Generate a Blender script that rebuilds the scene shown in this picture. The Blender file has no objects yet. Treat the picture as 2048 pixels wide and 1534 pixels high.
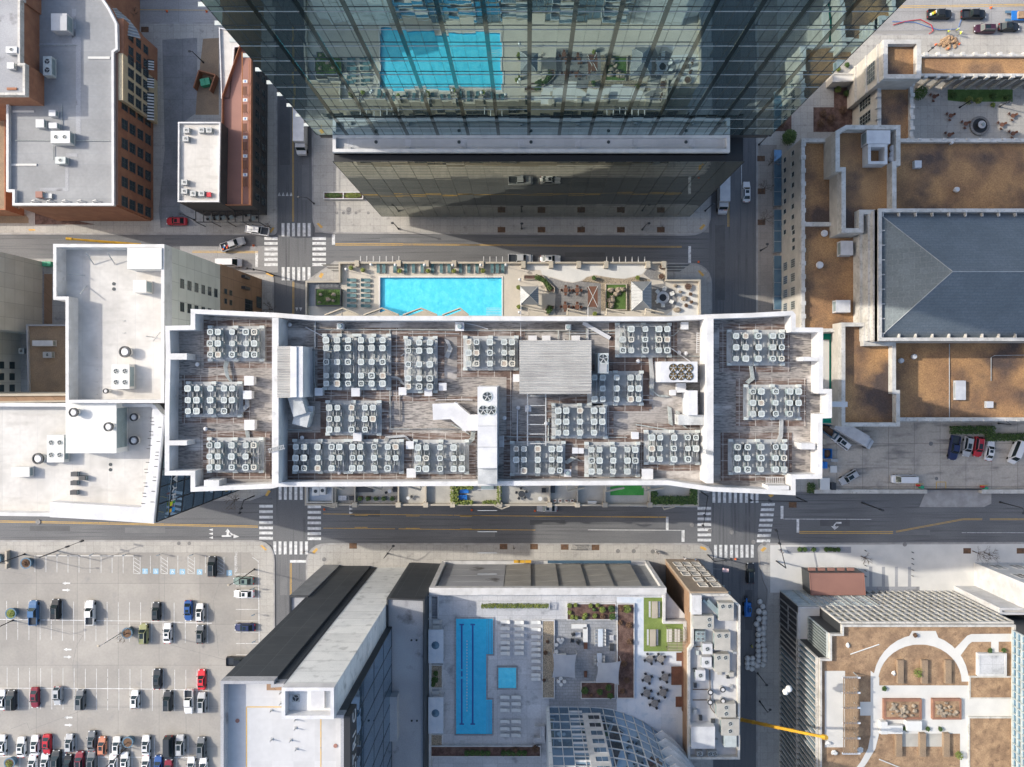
import bpy, math, random
from math import radians, sin, cos, pi, sqrt, atan2
random.seed(7)
sc = bpy.context.scene
# ------------------------------------------------------------ camera, sky, sun, exposure
CAMH = 165.0; G0 = 8.6; NX, NY = 1054.0, 758.0
cd = bpy.data.cameras.new('camera'); cam = bpy.data.objects.new('camera', cd)
sc.collection.objects.link(cam); sc.camera = cam
cam.location = (0, 0, CAMH); cam.rotation_euler = (0, 0, 0)
cd.sensor_width = 36; cd.lens = 1419/2048*36
cd.shift_x = -(NX-1024)/2048; cd.shift_y = -(767-NY)/2048
cd.clip_start = 1; cd.clip_end = 6000
SUN_EL = radians(31); TR = (0.972, -0.235)            # direction the light travels over the ground
w = bpy.data.worlds.new('World'); sc.world = w; w.use_nodes = True
nt = w.node_tree; nt.nodes.clear()
sky = nt.nodes.new('ShaderNodeTexSky'); sky.sky_type = 'NISHITA'; sky.sun_disc = False
sky.sun_elevation = SUN_EL; sky.sun_rotation = atan2(-TR[0], -TR[1])
sky.air_density = 1.0; sky.dust_density = 3.0; sky.ozone_density = 1.0
bg = nt.nodes.new('ShaderNodeBackground'); bg.inputs[1].default_value = 0.15
wo = nt.nodes.new('ShaderNodeOutputWorld')
nt.links.new(sky.outputs[0], bg.inputs[0]); nt.links.new(bg.outputs[0], wo.inputs[0])
ld = bpy.data.lights.new('sun', 'SUN'); ld.energy = 2.15; ld.angle = radians(0.55); ld.color = (1, .94, .84)
sun = bpy.data.objects.new('sun', ld); sc.collection.objects.link(sun)
from mathutils import Vector, Matrix
sun.rotation_euler = Vector((-TR[0]*cos(SUN_EL), -TR[1]*cos(SUN_EL), sin(SUN_EL))).to_track_quat('Z', 'Y').to_euler()
sc.view_settings.view_transform = 'Standard'; sc.view_settings.look = 'None'
sc.view_settings.gamma = 1; sc.view_settings.exposure = 1.0
sc.render.engine = 'CYCLES'
sc.cycles.max_bounces = 6; sc.cycles.glossy_bounces = 4; sc.cycles.diffuse_bounces = 3
C = sc.collection

# ------------------------------------------------------------ helpers
def S(z): return G0*CAMH/(CAMH-z)
def W(px, py, z=0.0):
    s = S(z); return ((px-NX)/s, (NY-py)/s)
ORG = {'A': 0, 'B': 370, 'C': 740, 'D': 1114}; OX = {'1': 0, '2': 400, '3': 920, '4': 1488}
def K(c, x, y):                       # enlarged view coordinates -> photo pixel
    return (OX[c[1]]+x/3.652, ORG[c[0]]+y/3.652)
def WK(c, x, y, z=0.0):
    p = K(c, x, y); return W(p[0], p[1], z)

class MB:
    def __init__(s): s.v = []; s.f = []; s.m = []
    def face(s, pts, m=0):
        n = len(s.v); s.v += [tuple(p) for p in pts]; s.f.append(tuple(range(n, n+len(pts)))); s.m.append(m); return s
    def box(s, x0, x1, y0, y1, z0, z1, m=0, bottom=False):
        if x0 > x1: x0, x1 = x1, x0
        if y0 > y1: y0, y1 = y1, y0
        return s.prism([(x0, y0), (x1, y0), (x1, y1), (x0, y1)], z0, z1, m, bottom)
    def prism(s, poly, z0, z1, m=0, bottom=False, top=True, mtop=None):
        if area(poly) < 0: poly = poly[::-1]
        n = len(s.v); k = len(poly)
        s.v += [(p[0], p[1], z0) for p in poly]+[(p[0], p[1], z1) for p in poly]
        for i in range(k):
            j = (i+1) % k; s.f.append((n+i, n+j, n+k+j, n+k+i)); s.m.append(m)
        if top: s.f.append(tuple(range(n+k, n+2*k))); s.m.append(m if mtop is None else mtop)
        if bottom: s.f.append(tuple(range(n+k-1, n-1, -1))); s.m.append(m)
        return s
    def obox(s, cx, cy, L, Wd, a, z0, z1, m=0, bottom=False):
        c, q = cos(a), sin(a); P = [(-L/2, -Wd/2), (L/2, -Wd/2), (L/2, Wd/2), (-L/2, Wd/2)]
        return s.prism([(cx+x*c-y*q, cy+x*q+y*c) for x, y in P], z0, z1, m, bottom)
    def cyl(s, x, y, z0, z1, r, r1=None, n=12, m=0, mt=None):
        r1 = r if r1 is None else r1; b = len(s.v)
        s.v += [(x+r*cos(2*pi*i/n), y+r*sin(2*pi*i/n), z0) for i in range(n)]
        s.v += [(x+r1*cos(2*pi*i/n), y+r1*sin(2*pi*i/n), z1) for i in range(n)]
        for i in range(n):
            j = (i+1) % n; s.f.append((b+i, b+j, b+n+j, b+n+i)); s.m.append(m)
        s.f.append(tuple(range(b+n, b+2*n))); s.m.append(m if mt is None else mt); return s
    def ring(s, x, y, z, r0, r1, h, n=20, m=0):
        b = len(s.v)
        for (r, zz) in ((r0, z+h), (r1, z+h), (r1, z), (r0, z)):
            s.v += [(x+r*cos(2*pi*i/n), y+r*sin(2*pi*i/n), zz) for i in range(n)]
        for q in range(4):
            p = (q+1) % 4
            for i in range(n):
                j = (i+1) % n; s.f.append((b+q*n+i, b+p*n+i, b+p*n+j, b+q*n+j)); s.m.append(m)
        return s
    def tube(s, pts, r, n=6, m=0, r1=None):
        pts = [Vector(p) for p in pts]; k = len(pts); b = len(s.v)
        for i, p in enumerate(pts):
            d = (pts[min(i+1, k-1)]-pts[max(i-1, 0)]).normalized()
            u = d.cross(Vector((0, 0, 1)) if abs(d.z) < .95 else Vector((1, 0, 0))).normalized(); v = d.cross(u)
            rr = r if r1 is None else r+(r1-r)*i/max(1, k-1)
            for t in range(n):
                a = 2*pi*t/n; q = p+u*rr*cos(a)+v*rr*sin(a); s.v.append(tuple(q))
        for i in range(k-1):
            for t in range(n):
                t2 = (t+1) % n; s.f.append((b+i*n+t, b+i*n+t2, b+(i+1)*n+t2, b+(i+1)*n+t)); s.m.append(m)
        s.f.append(tuple(b+t for t in range(n-1, -1, -1))); s.m.append(m)
        s.f.append(tuple(b+(k-1)*n+t for t in range(n))); s.m.append(m); return s
    def blob(s, x, y, z, rx, ry, rz, m=0, n=8, k=5, jit=.15):
        b = len(s.v); 
        for i in range(1, k):
            t = pi*i/k
            for j in range(n):
                a = 2*pi*j/n; q = 1+random.uniform(-jit, jit)
                s.v.append((x+rx*q*sin(t)*cos(a), y+ry*q*sin(t)*sin(a), z+rz*q*cos(t)))
        s.v += [(x, y, z+rz), (x, y, z-rz)]; T = b+(k-1)*n
        for j in range(n):
            j2 = (j+1) % n
            s.f.append((T, b+j, b+j2)); s.m.append(m); s.f.append((T+1, b+(k-2)*n+j2, b+(k-2)*n+j)); s.m.append(m)
            for i in range(k-2):
                s.f.append((b+i*n+j, b+(i+1)*n+j, b+(i+1)*n+j2, b+i*n+j2)); s.m.append(m)
        return s
    def leaves(s, x, y, z, rx, ry, rz, n, size, m=0, fill=.45):
        for _ in range(n):
            while True:
                p = [random.uniform(-1, 1) for _ in range(3)]; d = sqrt(sum(q*q for q in p))
                if fill < d < 1: break
            c = Vector((x+p[0]*rx, y+p[1]*ry, z+p[2]*rz)); a = random.uniform(0, 2*pi); t = random.uniform(-.8, .8)
            u = Vector((cos(a), sin(a), t*.5)).normalized()*size*random.uniform(.6, 1.2)
            v = Vector((-sin(a), cos(a), random.uniform(-.8, .8))).normalized()*size*random.uniform(.4, .8)
            s.face([c-u, c-v, c+u, c+v], m)
        return s
    def mesh(s, name, mats, smooth=False):
        me = bpy.data.meshes.new(name); me.from_pydata(s.v, [], s.f)
        if not isinstance(mats, (list, tuple)): mats = [mats]
        for q in mats: me.materials.append(q)
        me.polygons.foreach_set('material_index', s.m)
        if smooth: me.polygons.foreach_set('use_smooth', [True]*len(s.f))
        me.update(); return me
    def build(s, name, mats, parent=None, smooth=False):
        o = bpy.data.objects.new(name, s.mesh(name, mats, smooth)); C.objects.link(o)
        if parent: o.parent = parent
        return o

def area(p): return sum(p[i][0]*p[(i+1) % len(p)][1]-p[(i+1) % len(p)][0]*p[i][1] for i in range(len(p)))/2
def inset(poly, d):
    if area(poly) < 0: poly = poly[::-1]
    n = len(poly); out = []
    for i in range(n):
        a, b, c = Vector(poly[i-1]), Vector(poly[i]), Vector(poly[(i+1) % n])
        e1 = (b-a).normalized(); e2 = (c-b).normalized()
        n1 = Vector((-e1.y, e1.x)); n2 = Vector((-e2.y, e2.x)); q = (n1+n2)
        q = q/max(.3, q.length_squared)*2*d if q.length > .01 else n1*d
        out.append((b.x+q.x, b.y+q.y))
    return out
def ringmesh(mb, poly, t, z0, z1, m=0):
    if area(poly) < 0: poly = poly[::-1]
    inn = inset(poly, t); n = len(poly); b = len(mb.v)
    for P, z in ((poly, z0), (poly, z1), (inn, z1), (inn, z0)): mb.v += [(p[0], p[1], z) for p in P]
    for q in range(3):
        for i in range(n):
            j = (i+1) % n; mb.f.append((b+q*n+i, b+q*n+j, b+(q+1)*n+j, b+(q+1)*n+i)); mb.m.append(m)
    return inn
def tag(o, label, cat=None, group=None, kind=None):
    if label: o['label'] = label
    if cat: o['category'] = cat
    if group: o['group'] = group
    if kind: o['kind'] = kind
    return o
def thing(name, label, cat, loc=(0, 0, 0), rz=0, group=None):
    o = bpy.data.objects.new(name, None); C.objects.link(o); o.empty_display_size = .3
    o.location = loc; o.rotation_euler = (0, 0, rz); return tag(o, label, cat, group)
def struct(o): o['kind'] = 'structure'; return o
kids = {}
def tree_of(root):
    k = kids.get(root.name)
    if k is None:
        k = [(c, [g for g in C.objects if g.parent == c]) for c in C.objects if c.parent == root]; kids[root.name] = k
    return k
def dup(root, loc, rz=0, label=None, group=None, sc_=None, mats=None):
    r = root.copy(); C.objects.link(r); r.location = loc; r.rotation_euler = (0, 0, rz)
    if label: r['label'] = label
    if group: r['group'] = group
    if sc_: r.scale = sc_
    def sub(c, p):
        d = c.copy(); C.objects.link(d); d.parent = p
        if mats:
            for i, sl in enumerate(d.material_slots):
                if sl.material and sl.material.name in mats:
                    sl.link = 'OBJECT'; sl.material = mats[c.material_slots[i].material.name]
        return d
    for c, gs in tree_of(root):
        d = sub(c, r)
        for g in gs: sub(g, d)
    return r

# ------------------------------------------------------------ materials
MT = {}
def mat(name, col, col2=None, ns=.3, rough=.85, metal=0., v=.12, fine=8., bump=.0, grid=None, streak=None, spots=None, wave=None, emit=None, spec=None, detail=6, lo=.38, hi=.62):
    """col/col2 blend on a large noise, v = fine value variation, grid=(w,h,line,colour), streak=(sx,sy,scale,colour,lo,hi), wave=(axis,scale,depth)"""
    m = bpy.data.materials.new(name); m.use_nodes = True; t = m.node_tree; N = t.nodes; L = t.links
    b = N['Principled BSDF']; tc = N.new('ShaderNodeTexCoord'); co = tc.outputs['Object']
    b.inputs['Roughness'].default_value = rough; b.inputs['Metallic'].default_value = metal
    if spec is not None: b.inputs['Specular IOR Level'].default_value = spec
    def noise(scale, vec=co, d=detail):
        n = N.new('ShaderNodeTexNoise'); n.inputs['Scale'].default_value = scale; n.inputs['Detail'].default_value = d
        L.new(vec, n.inputs['Vector']); return n.outputs['Fac']
    def ramp(f, a, c):
        r = N.new('ShaderNodeMapRange'); r.inputs[1].default_value = a; r.inputs[2].default_value = c; L.new(f, r.inputs[0]); return r.outputs[0]
    def mix(f, a, c, bt='MIX'):
        x = N.new('ShaderNodeMix'); x.data_type = 'RGBA'; x.blend_type = bt
        for sock, q in ((x.inputs[0], f), (x.inputs[6], a), (x.inputs[7], c)):
            if hasattr(q, 'is_linked') or hasattr(q, 'links'): L.new(q, sock)
            else: sock.default_value = q if not isinstance(q, tuple) else (q+(1,) if len(q) == 3 else q)
        return x.outputs[2]
    cur = col
    if col2: cur = mix(ramp(noise(ns), lo, hi), tuple(col), tuple(col2))
    if streak:
        for st in (streak if isinstance(streak[0], tuple) else (streak,)):
            mp = N.new('ShaderNodeMapping'); mp.inputs['Scale'].default_value = (st[0], st[1], 1); L.new(co, mp.inputs[0])
            f = ramp(noise(st[2], mp.outputs[0], 9), st[4], st[5])
            big = ramp(noise(.12), .36, .5)
            mm = N.new('ShaderNodeMath'); mm.operation = 'MULTIPLY'; L.new(f, mm.inputs[0]); L.new(big, mm.inputs[1])
            cur = mix(mm.outputs[0] if len(st) < 7 else f, cur, st[3])
    if spots:
        cur = mix(ramp(noise(spots[0]), spots[2], spots[3]), cur, spots[1])
    if grid:
        g = N.new('ShaderNodeTexBrick'); g.inputs['Scale'].default_value = 1; g.inputs['Brick Width'].default_value = grid[0]
        g.inputs['Row Height'].default_value = grid[1]; g.inputs['Mortar Size'].default_value = grid[2]; g.inputs['Mortar Smooth'].default_value = .1
        g.offset = grid[4] if len(grid) > 4 else 0; g.inputs['Color1'].default_value = (.92, .92, .92, 1); g.inputs['Color2'].default_value = (1.06, 1.06, 1.06, 1)
        g.inputs['Mortar'].default_value = (1, 1, 1, 1)
        if len(grid) > 5:      # vertical wall: swap so rows follow z
            sp = N.new('ShaderNodeSeparateXYZ'); cb = N.new('ShaderNodeCombineXYZ'); L.new(co, sp.inputs[0])
            ad = N.new('ShaderNodeMath'); ad.operation = 'ADD'; L.new(sp.outputs[0], ad.inputs[0]); L.new(sp.outputs[1], ad.inputs[1])
            L.new(ad.outputs[0], cb.inputs[0]); L.new(sp.outputs[2], cb.inputs[1]); L.new(cb.outputs[0], g.inputs['Vector'])
        else: L.new(co, g.inputs['Vector'])
        cur = mix(.8, cur, g.outputs['Color'], 'MULTIPLY'); cur = mix(g.outputs['Fac'], cur, grid[3])
    if v:
        r = N.new('ShaderNodeMapRange'); r.inputs[1].default_value = .3; r.inputs[2].default_value = .7
        r.inputs[3].default_value = 1-v; r.inputs[4].default_value = 1+v; L.new(noise(fine), r.inputs[0])
        cb = N.new('ShaderNodeCombineColor')
        for i in range(3): L.new(r.outputs[0], cb.inputs[i])
        cur = mix(1., cur, cb.outputs[0], 'MULTIPLY')
    if hasattr(cur, 'links'): L.new(cur, b.inputs['Base Color'])
    else: b.inputs['Base Color'].default_value = tuple(cur)+(1,)
    if wave:
        wv = N.new('ShaderNodeTexWave'); wv.bands_direction = wave[0]; wv.inputs['Scale'].default_value = wave[1]; L.new(co, wv.inputs['Vector'])
        bp = N.new('ShaderNodeBump'); bp.inputs['Strength'].default_value = wave[2]; bp.inputs['Distance'].default_value = .1
        L.new(wv.outputs['Fac'], bp.inputs['Height']); L.new(bp.outputs[0], b.inputs['Normal'])
    elif bump:
        bp = N.new('ShaderNodeBump'); bp.inputs['Strength'].default_value = bump; bp.inputs['Distance'].default_value = .05
        L.new(noise(fine*1.3), bp.inputs['Height']); L.new(bp.outputs[0], b.inputs['Normal'])
    if emit: b.inputs['Emission Color'].default_value = tuple(emit)+(1,); b.inputs['Emission Strength'].default_value = 1
    MT[name] = m; return m

J = (.16, .155, .15)
M = {}
M['asphalt'] = mat('asphalt', (.125, .127, .132), (.165, .167, .17), .06, .9, v=.16, fine=5, bump=.3, streak=(.04, 1.6, 1.2, (.09, .092, .098), .5, .7))
M['asphaltv'] = mat('asphalt_crossing_street', (.125, .127, .132), (.16, .162, .165), .06, .9, v=.16, fine=5, bump=.3, streak=(1.6, .04, 1.2, (.09, .092, .098), .5, .7))
M['conc_road'] = mat('concrete_road', (.36, .35, .34), (.27, .265, .26), .05, .9, v=.10, fine=3, streak=(.05, 1, 1., (.22, .215, .21), .5, .75), grid=(9, 4.5, .035, (.2, .195, .19)))
M['lot'] = mat('parking_concrete', (.35, .33, .30), (.29, .275, .253), .12, .9, v=.05, fine=2.2, spots=(.35, (.25, .245, .24), .6, .85), grid=(9.5, 9.5, .03, (.17, .165, .16)))
M['court'] = mat('court_concrete', (.50, .445, .375), (.42, .375, .32), .1, .9, v=.1, fine=2.5, spots=(.25, (.24, .22, .2), .55, .8), streak=(.25, 1.6, .5, (.22, .2, .18), .52, .68), grid=(6, 5, .035, (.14, .13, .12)))
M['walk'] = mat('pavement_concrete', (.42, .40, .365), (.37, .355, .325), .12, .9, v=.10, fine=4, spots=(.6, (.22, .21, .2), .6, .8), grid=(1.55, 1.55, .02, (.22, .21, .2)))
M['walk2'] = mat('pavement_brown', (.34, .30, .26), (.26, .235, .21), .12, .9, v=.10, fine=4, grid=(1.55, 1.55, .02, (.18, .17, .16)))
M['alley'] = mat('alley_concrete', (.27, .265, .265), (.2, .2, .2), .2, .9, v=.12, fine=3, grid=(5, 5, .03, (.13, .13, .13)))
M['kerb'] = mat('kerb_stone', (.36, .35, .34), (.28, .27, .26), .5)
M['white_paint'] = mat('road_white', (.72, .72, .71), (.5, .5, .49), 1.2, .7, v=.1, spots=(2.2, (.2, .2, .2), .62, .7))
M['yellow_paint'] = mat('road_yellow', (.62, .38, .07), (.5, .32, .1), 1.2, .7, v=.1, spots=(2.2, (.2, .17, .12), .62, .7))
M['ramp_yellow'] = mat('tactile_yellow', (.68, .40, .09), (.55, .33, .1), 2, .8)
M['blue_paint'] = mat('road_blue', (.2, .42, .62), (.3, .48, .6), 2, .8, spots=(4, (.35, .4, .42), .55, .7))
M['ground'] = mat('ground_far', (.22, .21, .2), (.3, .29, .27), .02, .95)
M['white_roof'] = mat('white_roof', (.56, .54, .505), (.46, .44, .41), .12, .7, v=.06, fine=1.2, spots=(.3, (.36, .345, .32), .56, .85), streak=(.4, 1.6, .5, (.42, .40, .37), .54, .72), grid=(3.1, 60, .025, (.42, .41, .40)))
M['white_wall'] = mat('white_wall', (.60, .595, .59), (.50, .495, .485), .5, .75, v=.05, spots=(1.1, (.38, .375, .36), .6, .8))
M['white_metal'] = mat('white_metal', (.60, .60, .60), (.5, .5, .51), .6, .5, v=.04)
M['gray_roof'] = mat('gray_membrane', (.29, .295, .30), (.235, .24, .245), .12, .8, v=.06, fine=1.5, grid=(60, 2.4, .02, (.22, .235, .255)))
M['gray_roof2'] = mat('grey_gravel_roof', (.36, .365, .38), (.29, .295, .31), .12, .9, v=.14, fine=6, spots=(.25, (.12, .115, .115), .6, .72))
M['lt_roof'] = mat('pale_grey_roof', (.50, .50, .50), (.43, .43, .435), .12, .75, v=.04, fine=1.2, grid=(3.1, 3.1, .012, (.5, .5, .5)))
M['gravel'] = mat('brown_gravel', (.40, .225, .10), (.27, .15, .075), .16, .95, v=.3, fine=5, spots=(.11, (.085, .06, .05), .47, .66), bump=.4)
M['gravel2'] = mat('fine_brown_gravel', (.30, .215, .14), (.24, .175, .12), .3, .95, v=.22, fine=9, bump=.5)
M['membrane'] = mat('stained_membrane', (.345, .315, .285), (.25, .23, .215), .16, .85, v=.1, fine=3, streak=((.6, 4, 2.2, (.12, .112, .105), .46, .62), (.6, 1.4, .35, (.5, .47, .44), .54, .66)), grid=(40, 2.1, .02, (.12, .115, .11)))
M['pad'] = mat('walkway_pad', (.10, .064, .052), (.16, .115, .095), .5, .85, v=.22, fine=3, streak=(.3, 3, 1.5, (.28, .25, .23), .46, .6), grid=(2.0, 2.0, .035, (.42, .4, .37)))
M['plat'] = mat('platform_pale', (.50, .51, .50), (.33, .34, .34), .5, .8, v=.1, spots=(.8, (.2, .2, .2), .6, .75))
M['corr'] = mat('corrugated_grey', (.43, .42, .395), (.34, .33, .31), .3, .6, v=.08, wave=('Y', 1.6, .7), streak=(.2, 4, 1, (.25, .24, .23), .5, .7))
M['ac'] = mat('condenser_paint', (.50, .54, .525), (.42, .455, .44), .8, .5, v=.06)
M['ac_side'] = mat('condenser_coil', (.24, .30, .31), (.2, .25, .26), 1, .6, v=.1)
M['ac_dark'] = mat('fan_dark', (.035, .045, .05), None, v=.1, rough=.6)
M['fan_pale'] = mat('fan_grille_pale', (.40, .43, .41), (.3, .32, .31), 3, .5)
M['steel'] = mat('galvanised_steel', (.42, .43, .43), (.34, .35, .35), 1, .5, v=.05, metal=.2)
M['dark_metal'] = mat('dark_metal', (.04, .043, .047), None, rough=.5, v=.1)
M['black'] = mat('black_paint', (.02, .021, .023), None, rough=.5, v=.1)
M['brick'] = mat('red_brick', (.36, .165, .09), (.29, .125, .07), .5, .9, v=.12, grid=(.5, .16, .012, (.2, .12, .09), .5, 1))
M['brick_y'] = mat('cream_brick', (.60, .50, .33), (.52, .43, .28), .5, .9, v=.1, grid=(.5, .16, .012, (.35, .3, .2), .5, 1))
M['brick_d'] = mat('dark_brick', (.06, .06, .063), (.045, .045, .05), .5, .9, v=.15, grid=(.5, .16, .012, (.09, .09, .09), .5, 1))
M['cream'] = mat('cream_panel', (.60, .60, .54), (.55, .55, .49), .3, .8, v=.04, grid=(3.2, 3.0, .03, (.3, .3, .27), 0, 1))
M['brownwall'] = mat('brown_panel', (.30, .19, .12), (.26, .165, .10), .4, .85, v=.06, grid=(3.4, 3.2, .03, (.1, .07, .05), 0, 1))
M['lime'] = mat('limestone', (.52, .485, .43), (.45, .42, .37), .4, .85, v=.06, grid=(1.2, .6, .012, (.4, .37, .33), .5, 1))
M['limecap'] = mat('limestone_cap', (.58, .56, .52), (.45, .43, .39), .5, .85, v=.08, streak=(1, 1, 2, (.3, .28, .25), .55, .75))
M['beige'] = mat('beige_stone', (.44, .39, .31), (.37, .33, .27), .4, .85, v=.07)
M['deck'] = mat('pool_deck', (.54, .49, .415), (.49, .445, .38), .3, .8, v=.05, fine=3)
M['deck_w'] = mat('white_deck', (.63, .615, .58), (.57, .56, .53), .3, .8, v=.05)
M['deck_g'] = mat('grey_stamped_deck', (.25, .24, .23), (.19, .185, .18), .5, .85, v=.18, fine=5, grid=(.6, .6, .02, (.14, .14, .14), .5))
M['terr'] = mat('terrace_concrete', (.44, .42, .375), (.36, .345, .31), .4, .85, v=.08)
M['deck2'] = mat('grey_pool_deck', (.52, .525, .54), (.44, .445, .46), .2, .85, v=.10, fine=3, spots=(.5, (.26, .265, .275), .58, .75), grid=(3, 3, .02, (.28, .28, .29)))
M['deck2d'] = mat('dark_lounge_deck', (.31, .32, .335), (.25, .26, .275), .3, .85, v=.12, fine=3, grid=(1.2, .6, .02, (.15, .155, .16), .5))
M['bluewhite'] = mat('pale_deck', (.50, .56, .63), (.60, .63, .67), .3, .7, v=.06, spots=(.7, (.42, .5, .58), .56, .72), grid=(3.4, 3.4, .015, (.5, .55, .6)))
M['pooltile'] = mat('pool_basin', (.10, .62, .80), None, rough=.5, v=.05)
M['pooltile2'] = mat('pool_basin_deep', (.03, .42, .66), None, rough=.5, v=.05)
M['pool_line'] = mat('pool_line', (.01, .08, .3), None, rough=.5, v=0)
M['wood'] = mat('wood_deck', (.17, .075, .045), (.13, .06, .04), .8, .8, v=.12, streak=(4, .3, 2, (.1, .05, .03), .5, .7))
M['dirt'] = mat('bare_soil', (.37, .245, .145), (.24, .155, .095), .5, .95, v=.22, fine=4, bump=.8, spots=(.9, (.16, .1, .065), .56, .75))
M['mulch'] = mat('mulch', (.16, .10, .08), (.09, .05, .04), 1, .95, v=.35, fine=9, bump=1)
M['grass'] = mat('grass_turf', (.07, .13, .03), (.1, .17, .045), .8, .95, v=.3, fine=10, bump=.8)
M['astro'] = mat('artificial_turf', (.15, .21, .055), (.19, .25, .07), .6, .95, v=.15, fine=6)
M['green_t'] = mat('bright_green_turf', (.05, .27, .05), (.07, .3, .06), .6, .95, v=.15, fine=6)
M['leaf'] = mat('leaf', (.045, .09, .022), (.08, .13, .03), 2, .8, v=.3, fine=4)
M['leaf_y'] = mat('leaf_light', (.14, .19, .04), (.2, .22, .05), 2, .8, v=.3, fine=4)
M['leaf_b'] = mat('leaf_brown', (.16, .09, .05), (.1, .06, .04), 2, .9, v=.3, fine=4)
M['bark'] = mat('bark', (.14, .105, .08), (.1, .075, .06), 3, .95, v=.2)
M['rust'] = mat('rusty_steel', (.30, .155, .10), (.24, .12, .08), .8, .85, v=.1)
M['rock'] = mat('rock', (.34, .28, .21), (.22, .18, .14), 1.5, .95, v=.25, fine=3, bump=.6)
M['pebble'] = mat('pebbles', (.40, .33, .24), (.22, .18, .13), 6, .9, v=.5, fine=8, bump=1)
M['shingle'] = mat('slate_shingle', (.135, .16, .18), (.115, .138, .155), .15, .7, v=.14, fine=3, grid=(1.6, .55, .03, (.085, .115, .14), .5))
M['shingle2'] = mat('slate_shingle_end', (.16, .19, .2), (.13, .155, .165), .15, .7, v=.14, fine=3, grid=(1.5, 1.1, .03, (.19, .215, .225), .5))
M['tinroof'] = mat('seamed_metal_roof', (.25, .26, .27), (.2, .21, .22), .5, .5, v=.08, metal=.2)
M['teal_roof'] = mat('green_sheet', (.0, .36, .25), (.0, .30, .21), .5, .6, v=.08)
M['panel'] = mat('mesh_panel', (.30, .29, .265), (.25, .24, .22), .3, .7, v=.12, streak=(.15, 2, 1, (.3, .29, .27), .6, .72))
M['panel_d'] = mat('dark_mesh_panel', (.035, .042, .05), (.045, .052, .06), .3, .7, v=.15, grid=(3.6, 4.1, .03, (.09, .1, .11), 0, 1))
M['concwall'] = mat('board_concrete', (.70, .71, .70), (.62, .635, .63), .3, .85, v=.08, grid=(30, 3.9, .04, (.25, .26, .26), 0, 1), streak=(1, 1, .6, (.3, .31, .31), .55, .8))
M['canvas'] = mat('canvas_grey', (.36, .38, .41), (.32, .34, .37), .5, .9, v=.04)
M['lounge_g'] = mat('lounger_teal', (.10, .19, .2), (.08, .16, .17), 2, .7)
M['lounge_w'] = mat('lounger_white', (.62, .62, .6), None, rough=.7, v=.05)
M['terracotta'] = mat('terracotta_panel', (.31, .16, .125), (.28, .145, .115), .3, .8, v=.05)
M['winframe'] = mat('window_frame', (.5, .49, .44), None, rough=.6, v=.05)
M['winframe_d'] = mat('window_frame_dark', (.07, .07, .07), None, rough=.6, v=.05)
M['rope_o'] = mat('safety_orange', (.75, .14, .03), None, rough=.6, v=.05)
M['hivis'] = mat('hi_vis', (.6, .7, .08), None, rough=.7, v=.1)
M['crane_y'] = mat('crane_yellow', (.62, .36, .03), (.55, .3, .03), 1, .5, v=.08)
M['blue_m'] = mat('machine_blue', (.02, .16, .5), None, rough=.4, v=.1)
M['planter_b'] = mat('planter_blue', (.075, .145, .215), (.1, .18, .25), 2, .7, v=.1)
M['red_p'] = mat('red_paint', (.5, .02, .03), None, rough=.4, v=.1)
M['green_p'] = mat('green_paint', (.03, .3, .16), None, rough=.5, v=.1)
M['tyre'] = mat('tyre_rubber', (.02, .02, .02), None, rough=.8, v=0)
M['skin'] = mat('skin', (.5, .32, .24), None, rough=.6, v=0)
def glassmat(name, col, metal=.85, rough=.02, bump=.0, base=None):
    m = mat(name, col, None, rough=rough, metal=metal, v=0)
    if bump:
        t = m.node_tree; N = t.nodes; L = t.links; n = N.new('ShaderNodeTexNoise'); n.inputs['Scale'].default_value = .55; n.inputs['Detail'].default_value = 1
        L.new(N['Texture Coordinate'].outputs['Object'], n.inputs['Vector'])
        b = N.new('ShaderNodeBump'); b.inputs['Strength'].default_value = bump; b.inputs['Distance'].default_value = .05
        L.new(n.outputs['Fac'], b.inputs['Height']); L.new(b.outputs[0], N['Principled BSDF'].inputs['Normal'])
    return m
M['mirror'] = glassmat('reflective_glass_tower', (.35, .49, .51), .93, .0, .05)
M['mirror2'] = glassmat('reflective_glass_podium', (.38, .41, .34), .93, .0, .03)
M['mirror3'] = glassmat('blue_curtain_glass', (.28, .43, .56), .9, .01, .12)
M['glass'] = glassmat('window_glass', (.06, .09, .10), .5, .05)
M['glass_b'] = glassmat('blue_glass', (.16, .28, .40), .7, .03)
M['cglass'] = glassmat('car_glass', (.03, .045, .05), .4, .05)
# water
def water(name, col, depthcol):
    m = mat(name, col, depthcol, .8, .03, v=.06, fine=3.5); t = m.node_tree; N = t.nodes; L = t.links
    vo = N.new('ShaderNodeTexVoronoi'); vo.inputs['Scale'].default_value = 1.6; vo.feature = 'SMOOTH_F1'
    L.new(N['Texture Coordinate'].outputs['Object'], vo.inputs['Vector'])
    b = N.new('ShaderNodeBump'); b.inputs['Strength'].default_value = .5; b.inputs['Distance'].default_value = .1
    L.new(vo.outputs['Distance'], b.inputs['Height']); L.new(b.outputs[0], N['Principled BSDF'].inputs['Normal'])
    return m
M['water'] = water('pool_water', (.08, .60, .80), (.12, .68, .86))
M['water2'] = water('lap_pool_water', (.02, .42, .68), (.03, .46, .72))

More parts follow.
